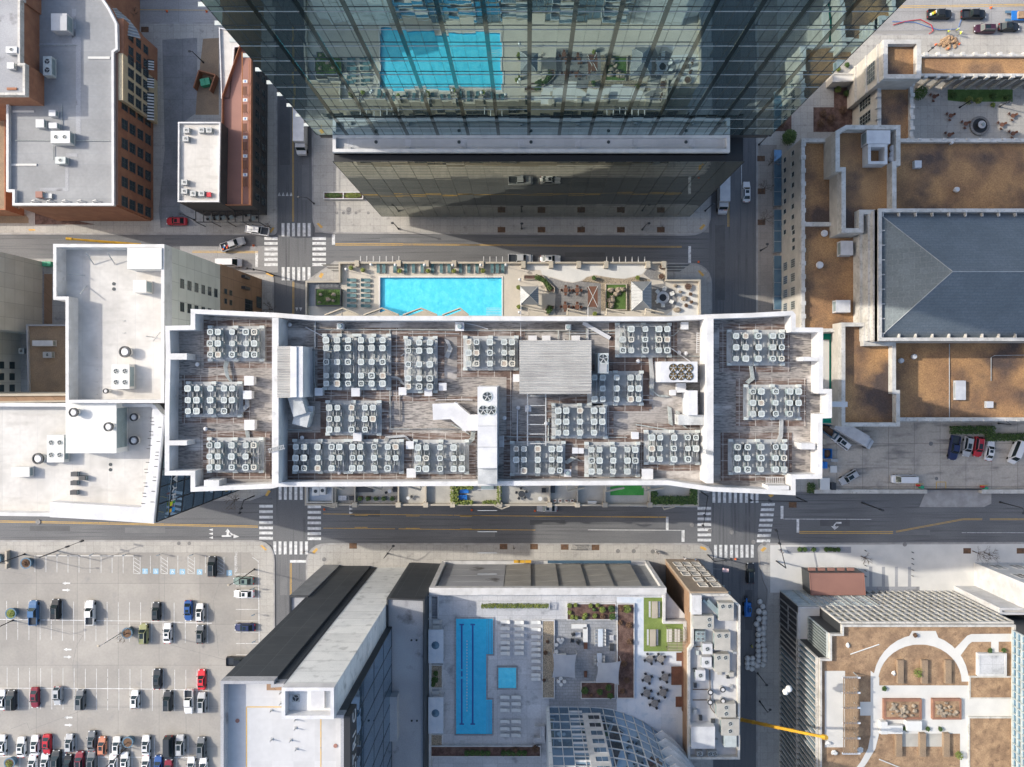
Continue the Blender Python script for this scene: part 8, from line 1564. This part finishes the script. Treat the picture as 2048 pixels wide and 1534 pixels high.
lorry('white delivery lorry with FedEx letters on its nose, east street', 1450.5, 374, -pi/2, 6.4, 2.35, 3.5, lettering=(('Fed', 'fed_p', -.85), ('Ex', 'rope_o', .27)))
lorry('white box lorry half hidden by the glass tower, west street', 596.5, 240, -pi/2, 9.5, 2.5, 3.7)
lorry('white box lorry angled at the loading court beside the tower', *K('C4', 790, 455), radians(-30), 8.0, 2.5, 3.6, z=LT)
p = WK('C4', 628, 440, 2); dumpster('large dark blue open skip beside the angled lorry', p[0], p[1], LT, radians(-35), 'planter_b', 4.5, 2.2, 1.8, True); p = WK('C4', 612, 612, 1.4); dumpster('blue edged bin full of brown refuse by the tower', p[0], p[1], LT, 0, 'blue_m', 1.9, 2.2, 1.4, True); p = WK('C4', 586, 695, 1.3); dumpster('bright blue bin at the tower wall', p[0], p[1], LT, 0, 'blue_m', 1.4, 1.5); p = WK('C4', 652, 850, 1.2); dumpster('dark bin beside the pale generator', p[0], p[1], LT, 0, 'dark_metal', 1.1, 1.6)
kac('pale generator box with round caps at the court corner', 'C4', 592, 832, KZ, 70, 85, 1.6, m='lounge_w', name='generator', cat='generator'); kac('small white pallet load in the court', 'C4', 655, 725, KZ, 48, 50, 1, m='lounge_w', name='pallet_load', cat='pallet'); kac('tan wooden crate against the tower wall', 'C4', 590, 522, KZ, 26, 45, .8, m='beige', name='crate', cat='crate'); kac('grey tool cart beside the blue bins', 'C4', 662, 660, KZ, 50, 22, .9, m='steel', name='cart', cat='cart')
# blue trailer, telehandler and generic kerb machines
p = W(2044, 30, 1); t = thing('blue_trailer', 'blue flatbed trailer with brown load at the top right edge', 'trailer', (p[0], p[1], .02)); MB().box(-2.2, 6, -1.1, 1.1, .6, .8, bottom=True).build('bed', M['blue_m'], t); MB().box(-1, 6, -.8, .8, .8, 1.3).build('load', M['dirt'], t); [MB().box(-3.6, -2.2, s_*.95-.3, s_*.95+.3, .5, .62, bottom=True).build('ramp', M['planter_b'], t) for s_ in (-1, 1)]; [t2 for t2 in [MB().cyl(x, s_*1.0, 0, .6, .3, n=10).build('wheel', M['tyre'], t) for x in (3, 4) for s_ in (-1, 1)]]
p = WK('D4', 32, 385, 1.6); t = thing('telehandler', 'bright blue lifting machine beside the white bags', 'machine', (p[0], p[1], .02), pi/2); MB().box(-1.7, 1.4, -.75, .75, .5, 1.3, bottom=True).build('chassis', M['blue_m'], t); MB().box(-.5, .7, -.6, .1, 1.3, 2.2).build('cab', M['blue_m'], t); MB().box(-.4, .6, -.5, 0, 2.201, 2.22).build('cab_glass', M['cglass'], t); MB().box(-1.6, 2.6, .25, .55, 1.31, 1.65).build('boom', M['blue_m'], t); MB().box(2.0, 2.9, -.2, .6, .5, .6).build('forks', M['black'], t)
for x in (-1.2, 1.0):
    for s_ in (-1, 1): o = MB().cyl(0, 0, -.18, .18, .5, n=14).build('wheel', M['tyre'], t); o.rotation_euler = (pi/2, 0, 0); o.location = (x, s_*.75, .5)
# white bulk bags by the kerb
bg_ = thing('bulk_bag', 'white woven bulk bag in the heap beside the lower right street', 'bag', (0, 0, -500), 0, 'white bulk bags beside the lower right street'); k = MB(); k.blob(0, 0, .55, .66, .66, .5, n=10, k=7, jit=.07); k.build('sack', M['lounge_w'], bg_, True); k = MB()
for i in range(4): a = pi/4+i*pi/2; k.tube([(.5*cos(a-.3), .5*sin(a-.3), .8), (.45*cos(a), .45*sin(a), 1.15), (.5*cos(a+.3), .5*sin(a+.3), .8)], .035, 4)
k.build('straps', M['deck2'], bg_); nb = 0
for x, y in ((120, 330), (140, 365), (112, 400), (152, 410), (112, 455), (152, 450), (95, 492), (150, 482), (112, 530), (148, 520), (108, 570), (145, 560), (108, 610), (145, 603), (108, 650), (145, 640), (108, 685), (150, 680), (108, 722), (150, 718), (108, 760), (152, 752), (100, 795), (142, 790), (68, 745), (30, 745), (30, 780), (68, 780), (30, 812), (62, 822)):
    p = WK('D4', x, y, 1.0); dup(bg_, (p[0], p[1], KZ if x > 75 else .02), random.random()*6, None, None, sc_=(random.uniform(.95, 1.1),)*3); nb += 1
bpy.data.objects.remove(bg_.children[0]); bpy.data.objects.remove(bg_.children[0]); bpy.data.objects.remove(bg_)
# crane at the lower right with its hanging bags
t = boom('yellow crane boom reaching over the louvred building at the lower right', [WK('D4', -20, 1188, 10)+(10,), WK('D4', 570, 1312, 34)+(34,)], .42, .28, sections=6)
p = WK('D4', 318, 975, 30); t = thing('hanging_bags', 'pair of white bags hanging over the louvred facade', 'bags', (p[0], p[1], 30)); MB().blob(.25, .35, 0, .65, .7, .7, jit=.1).build('bag', M['lounge_w'], t, True); MB().blob(-.35, -.3, -.1, .6, .6, .7, jit=.1).build('bag', M['lounge_w'], t, True); MB().tube([(0, 0, .5), (3, -4, 4)], .03, 4).build('cable', M['dark_metal'], t)
# ------------------------------------------------------------ lamps and traffic signals
def lamp(label, b, h, H=7, m='black', head='dark_metal', twin=False, z=KZ):
    """b = photo pixel of the foot, h = photo pixel of the lamp head"""
    p = W(b[0], b[1], z); q = W(h[0], h[1], H); t = thing('street_lamp', label, 'street lamp', (p[0], p[1], z)); dx, dy = q[0]-p[0], q[1]-p[1]; L = sqrt(dx*dx+dy*dy); u, v2 = (dx/L, dy/L) if L else (1, 0)
    MB().tube([(0, 0, 0), (0, 0, H-.6)], .13, 8, r1=.08).build('pole', M[m], t); MB().cyl(0, 0, 0, .5, .24, .16, 10).build('base', M[m], t)
    MB().tube([(0, 0, H-.7), (dx*.4, dy*.4, H-.2), (dx, dy, H)], .06, 6).build('arm', M[m], t); k = MB(); k.blob(dx, dy, H-.08, .38, .28, .16, n=8, k=5, jit=0); k.build('lamp_head', M[head], t); return t
kp = K
for n_, (b, h, H, lb) in enumerate(((kp('B2', 832, 135), kp('B2', 722, 88), 6, 'at the corner below the white planter box'), (kp('B2', 1450, 320), kp('B2', 1405, 278), 6, 'on the pavement left of the mirrored wall'), (kp('B1', 1420, 255), kp('B1', 1315, 210), 6, 'behind the red car in the alley'), (kp('B3', 1332, 325), kp('B3', 1380, 280), 6, 'in front of the mirrored wall, right part'), (kp('B3', 450, 318), kp('B3', 452, 282), 5, 'in front of the mirrored wall, middle part'), (kp('A1', 1485, 455), kp('A1', 1385, 375), 6, 'beside the gravel bed in the alley'), (kp('B3', 1792, 188), kp('B3', 1850, 140), 6, 'at the corner behind the FedEx lorry'), (kp('B4', 122, 478), kp('B4', 170, 432), 5, 'on the pavement in front of the limestone hall'), (kp('D4', 100, 850), kp('D4', 165, 935), 7, 'near the white bags, upper one'), (kp('D4', 115, 1055), kp('D4', 190, 1115), 6, 'with a square sign panel below the bags'), (kp('C4', 1870, 965), kp('C4', 2040, 1045), 8, 'over the street at the far right edge'), (kp('C3', 1370, 1340) if 0 else kp('C2', 1370, 1340), kp('C2', 1412, 1285), 5, 'on the pavement above the dark annex'), (kp('C4', 1858, 390), kp('C4', 1862, 345), 5, 'at the court wall by the gravel roof'), (kp('A4', 1325, 395), kp('A4', 1376, 350), 5, 'near the dug hole at the top right'), (kp('A4', 1575, 785), kp('A4', 1662, 748), 5, 'in the courtyard left of fountain'), (kp('A4', 1865, 780), kp('A4', 1928, 748), 5, 'in the courtyard right of fountain'), (kp('A4', 110, 1055), kp('A4', 190, 990), 5, 'beside the small tree in the east street'))): lamp('black street lamp '+lb, b, h, H)
for n_, (b, h, H, lb) in enumerate(((K('D1', 955, 510), K('D1', 722, 650), 11, 'beside the tree planter in the middle of the lot'), (K('D1', 1858, 90), K('D1', 1672, 205), 9, 'at the upper right corner of the lot'), (K('D1', 95, 462), K('D1', -40, 520), 9, 'at the left edge of the lot'), (K('C1', 180, 1345), K('C1', 55, 1410), 9, 'beside the top left blue planter'), (K('D1', 935, 1385), K('D1', 790, 1560), 11, 'beside the lower tree planter'))):
    lamp('tall parking lot light '+lb, b, h, H, 'steel' if n_ == 0 else 'black', 'beige')
def signal(label, b, ends, H=6.2, m='black'):
    p = W(b[0], b[1], KZ); t = thing('traffic_signal', label, 'traffic signal', (p[0], p[1], KZ)); MB().tube([(0, 0, 0), (0, 0, H)], .17, 8, r1=.12).build('pole', M[m], t)
    for e in ends:
        q = W(e[0], e[1], H); d = Vector((q[0]-p[0], q[1]-p[1], 0)); MB().tube([(0, 0, H-.2), (d.x, d.y, H)], .11, 6, r1=.06).build('mast_arm', M[m], t)
        for f in (.62, .95): x, y = d.x*f, d.y*f; s_ = MB().box(x-.18, x+.18, y-.18, y+.18, H-.9, H+.25, bottom=True).build('signal_head', M['dark_metal'], t)
signal('traffic signal mast with two arms, right intersection by the tower', K('C4', 385, 930), [K('C4', 30, 952)]); signal('traffic signal mast by the hedge corner, right intersection', K('C3', 1762, 890), [K('C3', 1775, 1150)]); signal('traffic signal mast by the plaza, right intersection', K('C4', 236, 1395), [K('C4', 236, 1160)]); signal('thick traffic mast in the street right of the tower', K('C4', 860, 968), [K('C4', 1015, 1025)], 7.5); signal('traffic mast on the pavement by tan stone building', K('C3', 1810, 1350), [K('C3', 1990, 1385)]); signal('black signal mast at the left lower intersection', K('C2', 395, 920), [K('C2', 285, 1050)]); signal('signal mast at the lower left lot corner', K('C1', 420, 1320), [K('C1', 610, 1245)]); signal('signal mast at the left upper intersection', K('B2', 545, 660), [K('B2', 330, 605)]); 
# ------------------------------------------------------------ trees, planters, pots
def tree(label, px, py, H=6, R=2.4, z=KZ, name='bare_tree', ground=True, lean=(0, 0), seed=1, p=None, thick=.11):
    rnd = random.Random(seed); p = p or W(px, py, z); t = thing(name, label, 'tree', (p[0], p[1], z)); MB().tube([(0, 0, 0), (lean[0]*.3, lean[1]*.3, H*.25), (lean[0]*.5, lean[1]*.5, H*.4)], thick, 7, r1=thick*.7).build('trunk', M['bark'], t); k = MB()
    def br(s, d, L, r, n):
        e = s+d*L; mid = s.lerp(e, .5)+Vector((rnd.uniform(-.1, .1), rnd.uniform(-.1, .1), 0))*L; k.tube([s, mid, e], r, 4, r1=r*.6)
        if n:
            for _ in range(3 if n > 1 else 4): q = (d+Vector((rnd.uniform(-.75, .75), rnd.uniform(-.75, .75), rnd.uniform(-.25, .4)))).normalized(); br(s.lerp(e, rnd.uniform(.45, 1)), q, L*rnd.uniform(.55, .75), r*.55, n-1)
    for i in range(6): a = i*2*pi/6+rnd.uniform(-.3, .3); br(Vector((lean[0]*.5, lean[1]*.5, H*(.32+.02*i))), Vector((cos(a)*.8, sin(a)*.8, .9)).normalized(), R*.62, thick*.5, 3)
    k.build('crown', M['bark'], t); return t
for n_, (px, py, H, R, lb) in enumerate(((277, 36, 5, 1.8, 'beside the pavement pit above the alley'), (1523, 381, 6, 2.2, 'upper one on the brown east pavement'), (1523, 443, 6, 2.4, 'middle one on the brown east pavement'), (1537, 330, 6, 2, 'top one on the brown east pavement'), (478, 997, 6, 2.4, 'on the corner island below the hotel'), (1945, 1102, 6, 2.6, 'on the plaza edge at the right'), (1968, 1105, 5, 2, 'smaller one on the plaza edge'), (546, 620, 5, 2, 'at the dark pit left of the podium'), (541, 455, 4, 1, 'tiny one near the upper left corner'), (1722, 1112, 5, 1.6, 'on the plaza near the planted strip'))): tree('leafless street tree '+lb, px, py, H, R, seed=n_+3)
for n_, (c, x, y) in enumerate((('B3', 303, 327), ('B3', 595, 327), ('B3', 885, 327), ('B3', 1175, 327), ('B3', 1467, 327), ('C3', 318, 1290), ('C3', 541, 1290), ('C3', 765, 1293), ('C3', 990, 1296), ('C2', 1118, 1285), ('A1', 1058, 215), ('B4', 128, 45), ('B4', 128, 272), ('C4', 1630, 1321), ('C4', 2020, 1321), ('A4', 125, 1158), ('A4', 128, 1398), ('C4', 356, 985))):
    p = WK(c, x, y, KZ+.01); hx = 28/3.652/G0; o = struct(MB().box(p[0]-hx, p[0]+hx, p[1]-hx*.72, p[1]+hx*.72, KZ-.003, KZ+.012+n_*.0002).build('tree_pit', M['leaf_b']))
for n_, (c, x, y) in enumerate((('B3', 1175, 327), ('B3', 885, 327), ('B3', 1467, 327), ('B3', 303, 327), ('B3', 595, 327))): p = K(c, x, y); tree('young leafless tree in pavement pit, %s below the mirrored wall' % ords[n_], p[0], p[1], 3.5, .7, seed=n_+40, thick=.05)
for n_, (c, x, y, tr) in enumerate((('C1', 192, 1410, 0), ('D1', 82, 412, 0), ('D1', 930, 555, 1), ('D1', 935, 1352, 1), ('D1', 72, 1505, 0), ('D1', -30, 15, 0))):
    p = WK(c, x, y, 1.3); t = thing('round_planter', 'big blue round planter in the parking lot, %s' % ['top left', 'left under the lamp', 'with a bare plant in the middle', 'with a bare tree lower down', 'bottom left', 'cut by the left edge'][n_], 'planter', (p[0], p[1], KZ)); k = MB(); k.cyl(0, 0, 0, 1.3, .95, 1.2, 20); k.build('pot', M['planter_b'], t); MB().ring(0, 0, 1.2, 1.02, 1.28, .15, 24).build('rim', M['planter_b'], t); MB().cyl(0, 0, 1.3, 1.32, 1.05, n=16).build('soil', M['leaf_b' if n_ != 1 else 'leaf_y'], t)
    if tr: tree('spiky bare plant standing in the %s planter' % ('middle blue' if n_ == 2 else 'lower blue'), 0, 0, 2.6, 1.7, KZ+1.3, 'bare_plant', p=p, seed=n_)
    else: MB().leaves(0, 0, 1.45, .8, .8, .25, 120, .16, fill=0).build('foliage', M['leaf_b' if n_ == 0 else 'leaf_y'], t)
flat('planted_strip', [K('C4', 300, 1290), K('C4', 780, 1290), K('C4', 780, 1335), K('C4', 320, 1335)], 'gray_roof2', KZ+.02)
for n_, x in enumerate((410, 443, 512, 600, 632, 662, 690)): shrub('small round evergreen, %s in the plaza strip' % ords[n_], 'C4', x, 1312, KZ, .55, n=200)
hedge('clipped hedge behind the row of parked cars in the court', 'C4', 1522, 410, 1840, 470, KZ, 1.5, 'leaf', 55, .18); hedge('clipped hedge at the right edge above the white van', 'C4', 1775, 465, 2100, 520, KZ, 1.5, 'leaf', 55, .18); hedge('dark shrub patch beside the lower court wall', 'C4', 470, 830, 525, 900, KZ, 1.2, 'leaf', 60, .16)
def wall(label, c, pts, z1, wd, m='limecap', name='garden_wall'): k = MB(); strip(k, c, pts, wd, KZ-.01, z1); return tag(k.build(name, M[m]), label, 'wall')
wall('long pale court wall along the south street, left part', 'C4', [(525, 888), (1330, 888)], 1.3, .9); wall('long pale court wall right of the gate', 'C4', [(1745, 888), (2200, 888)], 1.3, .9); wall('dark sliding gate rail of the court', 'C4', [(1335, 874), (1740, 874)], 1.2, .2, 'dark_metal', 'gate'); 
for n_, (x, y) in enumerate(((1285, 850), (1755, 860))):
    p = WK('C4', x, y, 1); t = thing('barrier_machine', 'green and red gate barrier machine, %s of two' % ('left' if n_ == 0 else 'right'), 'barrier', (p[0], p[1], KZ)); MB().box(.1, .9, -.5, .1, 0, 1).build('cabinet', M['green_p'], t); MB().box(-.5, .1, 0, .4, 0, .9).build('motor', M['red_p'], t); MB().box(-1.0, .8, .5, .62, .8, .95, bottom=True).build('arm', M['crane_y'], t)
k = MB(); 
for i in range(14): p = WK('C3', 820+i*9, 1297, .8); k.tube([(p[0]-.25, p[1]-.55, KZ), (p[0]-.25, p[1]-.55, .9), (p[0]+.1, p[1]+.5, .9), (p[0]+.1, p[1]+.5, KZ)], .035, 4)
tag(k.build('bicycle_rack', M['dark_metal']), 'long dark bicycle rack on the pavement', 'bicycle rack')
def cone(label, x, y, z=.02, c=None): p = WK(c, x, y, z+.3) if c else W(x, y, z+.3); t = thing('traffic_cone', label, 'traffic cone', (p[0], p[1], z)); MB().cyl(0, 0, .04, .7, .17, .04, 10).build('cone', M['rope_o'], t); MB().box(-.22, .22, -.22, .22, 0, .04).build('base', M['rope_o'], t)
for lb, c, x, y in (('right of the slanted silver pickup', 'B2', 387, 440), ('first on the top left street', 'A1', 975, 78), ('second on the top left street', 'A1', 1215, 78), ('third on the top left street', 'A1', 1505, 80), ('by the corner opposite the podium', 'B3', 1745, 560), ('beside the tan building crossing', 'C3', 2015, 1383), ('on the yellow line at the top right', 'A4', 1808, 52), ('left of the dug hole', 'A4', 1405, 322), ('right of the dug hole', 'A4', 1575, 318), ('below the dug hole', 'A4', 1490, 355), ('under the south patios, left', 'C2', 905, 1020), ('under the south patios, middle', 'C3', 85, 1025), ('left of the pale car under patios', 'C3', 548, 1030)): cone('orange traffic cone '+lb, x, y, .02 if c in 'C2C3B2' else KZ, c)
for n_, (c, x, y) in enumerate((('C1', 450, 1337), ('C1', 690, 1339), ('C1', 930, 1341), ('C1', 1175, 1342), ('C1', 1415, 1342), ('D1', 1860, 222), ('D1', 1862, 412), ('D1', 1868, 605))): p = WK(c, x, y, .5); t = thing('kerb_marker', 'blue grey sign post at the lot edge, %s clockwise' % ords[n_], 'sign post', (p[0], p[1], KZ), .3); MB().cyl(0, 0, 0, 1.9, .05, n=6).build('post', M['steel'], t); MB().box(-.35, .35, -.04, .04, 1.2, 1.9, bottom=True).build('panel', M['planter_b'], t)
for n_, (x, y) in enumerate(((1288, 10), (1550, -18), (918, 1405-1405), )): pass
for i in range(9): x = 262+80.5*i; p, q = WK('C1', x+6, 1356, .2), WK('C1', x+70, 1360, .2); tag(MB().box(p[0], q[0], p[1]-.1, p[1]+.08, KZ+.012, KZ+.16).build('wheel_stop', M['deck_w']), 'pale concrete wheel stop at the head of a top row stall', 'wheel stop', 'wheel stops along the top row')
t = tag(MB().box(*(WK('C1', 48, 0, 1)[0]-.2, WK('C1', 48, 0, 1)[0]+.25), WK('C1', 0, 1450, 1)[1], WK('C1', 0, 1322, 1)[1], KZ+.01, 1.3).build('yellow_barrier', M['beige']), 'tan yellow barrier beam at the left edge of the lot', 'barrier')
# dug hole and workers at the top right
p = WK('A4', 1490, 305, KZ); k = MB(); random.seed(3)
for _ in range(40): a, r = random.uniform(0, 6.28), random.uniform(.1, 2.2); k.blob(p[0]+r*cos(a), p[1]-.3+r*.75*sin(a), KZ+.1, .45, .4, .35*(2.4-r)/2+.15, n=7, k=4, jit=.3)
tag(k.build('earth_heap', M['dirt']), 'heap of dug brown earth on the pavement, top right', 'earth heap')
k = MB(); k.tube([W(px, py, KZ)+(KZ+.08,) for px, py in ((1786, 50), (1810, 43), (1840, 39), (1862, 50), (1866, 62), (1858, 68))], .09, 6); tag(k.build('red_hose', M['red_p']), 'red hose curving on the street at the top right', 'hose'); k = MB(); k.tube([W(px, py, KZ)+(KZ+.08,) for px, py in ((1784, 43), (1830, 45), (1860, 55), (1878, 60), (1915, 58), (1922, 40), (1922, 34))], .06, 6); tag(k.build('blue_hose', M['blue_m']), 'blue hose running from pickup to the dug hole', 'hose')
# ------------------------------------------------------------ people: one continuous skin per body
def person(label, px, py, z, rz, top_, leg_, stride=.25, arm=.3, hat=None):
    p = W(px, py, z+.8); me = bpy.data.meshes.new('body'); V = [(0, 0, .93), (0, 0, 1.15), (0, 0, 1.38), (0, 0, 1.50), (.02, 0, 1.63), (.02, 0, 1.74), (0, .1, .88), (stride*.5, .1, .48), (stride, .1, .08), (stride+.16, .1, .04), (0, -.1, .88), (-stride*.3, -.1, .48), (-stride, -.1, .1), (-stride+.14, -.1, .04), (0, .19, 1.40), (-.05, .25, 1.13), (arm*.3, .27, .88), (arm*.45, .27, .8), (0, -.19, 1.40), (.08, -.25, 1.13), (arm, -.24, 1.0), (arm+.1, -.22, .98)]
    E = [(0, 1), (1, 2), (2, 3), (3, 4), (4, 5), (0, 6), (6, 7), (7, 8), (8, 9), (0, 10), (10, 11), (11, 12), (12, 13), (2, 14), (14, 15), (15, 16), (16, 17), (2, 18), (18, 19), (19, 20), (20, 21)]
    R = [.15, .14, .15, .055, .095, .07, .1, .065, .045, .04, .1, .065, .045, .04, .07, .05, .035, .04, .07, .05, .035, .04]
    me.from_pydata(V, E, []); o = bpy.data.objects.new('person', me); C.objects.link(o); md = o.modifiers.new('skin', 'SKIN'); sv = me.skin_vertices[0].data
    for i, r in enumerate(R): sv[i].radius = (r, r)
    sv[0].use_root = True; o.modifiers.new('sub', 'SUBSURF').levels = 1; dg = bpy.context.evaluated_depsgraph_get(); m2 = bpy.data.meshes.new_from_object(o.evaluated_get(dg)); bpy.data.objects.remove(o)
    m2.materials.clear(); [m2.materials.append(M[q]) for q in ('skin', top_, leg_, 'cp_black')]
    for f in m2.polygons: c = f.center; f.material_index = 0 if c.z > 1.47 or (abs(c.y) > .2 and c.z < 1.02) else 1 if c.z > .93 else 2 if c.z > .13 else 3
    o = bpy.data.objects.new('person', m2); C.objects.link(o); o.location = (p[0], p[1], z); o.rotation_euler = (0, 0, rz); tag(o, label, 'person')
    MB().blob(0, 0, 1.70, .115, .105, .12, n=10, k=6, jit=0).build('hat' if hat else 'hair', M[hat or 'bark'], o, True)
for n_, (px, py, z, rz, tp, lg, h, lb) in enumerate(((1311, 1102, KZ, .3, 'lounge_w', 'cp_grey', None, 'person in white top walking on the pavement by the manholes'), (1315, 1106, KZ, .3, 'cp_grey', 'cp_dark', None, 'person in grey walking beside the one in white'), (1028, 1096, KZ, 1.4, 'cp_dark', 'cp_dark', None, 'person in dark clothes near the tree pits'), (1560, 1100, KZ, 0, 'cp_navy', 'cp_dark', None, 'person in dark blue at the plaza corner'), (1564, 1104, KZ, .5, 'cp_white', 'cp_navy', None, 'person in pale shirt at the plaza corner'), (1370, 1117, KZ, 2, 'lounge_w', 'cp_navy', None, 'person in white shirt by the tan building'), (1391, 1119, KZ, 0, 'cp_mblue', 'cp_grey', None, 'person in blue top by the tan building'), (1896, 64, KZ, 1, 'hivis', 'cp_dark', 'lounge_w', 'worker in yellow vest left of the dug hole'), (1914, 60, KZ, 2, 'hivis', 'cp_grey', 'lounge_w', 'worker in yellow vest above the dug hole'), (1920, 67, KZ, 3, 'hivis', 'cp_dark', 'lounge_w', 'worker in yellow vest right of the dug hole'), (1503, 1292, .02, 0, 'hivis', 'cp_dark', 'crane_y', 'worker in yellow vest near the white bags'), (608, 1104, .03, 2, 'cp_black', 'cp_black', None, 'person in black stepping onto the lower crossing'))): person(lb, px, py, z, rz, tp, lg, hat=h)
for n_, (x0, y0, x1, y1, m) in enumerate(((1560, 560, 1568, 600, 0), (700, 1020, 760, 1034, 1), (900, 1062, 990, 1074, 0), (1060, 1040, 1130, 1050, 1), (1230, 1058, 1310, 1066, 0), (1640, 1040, 1700, 1052, 1), (1760, 1060, 1860, 1070, 0), (560, 200, 580, 330, 1), (604, 330, 618, 400, 0), (1430, 450, 1450, 600, 1), (1470, 300, 1480, 380, 0), (760, 476, 840, 484, 0), (1130, 505, 1210, 514, 1), (250, 1055, 330, 1066, 0), (60, 1052, 140, 1062, 1), (200, 475, 330, 486, 0), (1450, 640, 1480, 760, 1), (560, 1150, 575, 1190, 0), (1490, 1180, 1505, 1260, 1))): a, b = W(x0, y0), W(x1, y1); struct(MB().face([(a[0], b[1], .0125+n_*.0001), (b[0], b[1], .0125+n_*.0001), (b[0], a[1], .0125+n_*.0001), (a[0], a[1], .0125+n_*.0001)]).build('asphalt_patch', M['patch_d' if m else 'patch_l']))
# retained small street things
for n_, (x, y) in enumerate(((895, 3), (895, 58), (895, 112), (895, 150), (895, 190), (1240, 15), (1240, 62), (1240, 100), (1240, 145), (1240, 188))):
    p = WK('D4', x, y-45, 1); t = thing('bollard', 'grey plaza bollard, %s in the %s row' % (ords[n_ % 5], 'left' if n_ < 5 else 'right'), 'bollard', (p[0], p[1], KZ)); MB().cyl(0, 0, 0, 1, .09, n=8).build('post', M['dark_metal'], t); MB().cyl(0, 0, 1, 1.05, .11, .05, 8).build('cap', M['steel'], t)
for x0, x1 in ((912, 935), (1100, 1122), (1195, 1218), (1005, 1028)): flat('paving_stripe', [K('D4', x0, 70), K('D4', x1, 70), K('D4', x1, 215), K('D4', x0, 215)], 'gray_roof2', KZ+.012)
flat('paving_stripe', [K('D4', 890, 215), K('D4', 1280, 215), K('D4', 1280, 250), K('D4', 890, 250)], 'gray_roof2', KZ+.010)
for n_, (x, y) in enumerate(((415, 1378), (450, 1378), (498, 1378))): k = MB(); a, b = WK('C3', x-22, 1390, 3), WK('C3', x+22, 1410, 3); tag(MB().box(a[0], b[0], b[1], a[1], 2.7, 3.0, bottom=True).build('yellow_awning', M['crane_y']), 'small yellow awning, %s of three on the pool building front' % ords[n_], 'awning')
a, b = WK('C3', 640, 1392, 3.4), WK('C3', 1250, 1412, 3.4); tag(MB().box(a[0], b[0], b[1], a[1], 3.2, 3.4, bottom=True).build('teal_canopy', M['glass_b']), 'long teal glass canopy on the pool building front', 'canopy')
p = WK('D3', 1940, 95, 6); t = thing('flag', 'pink striped flag hanging from the tan building', 'flag', (p[0], p[1], 6)); M['flag_p'] = mat('flag_pink', (.6, .35, .36), (.7, .6, .6), 6, .8, v=0); k = MB(); [k.face([(-.7+i*.28, -.45-.03*i, .1*sin(i*1.3)), (-.42+i*.28, -.45-.03*i, .1*sin((i+1)*1.3)), (-.42+i*.28, .45-.05*i, .1*sin((i+1)*1.3)), (-.7+i*.28, .45-.05*i, .1*sin(i*1.3))]) for i in range(5)]; k.build('cloth', M['flag_p'], t); MB().tube([(-.75, .1, -.3), (-2.6, .1, -.6)], .04, 5).build('staff', M['steel'], t)
for P in CP.values():
    for c_ in list(P.children): bpy.data.objects.remove(c_)
    bpy.data.objects.remove(P)
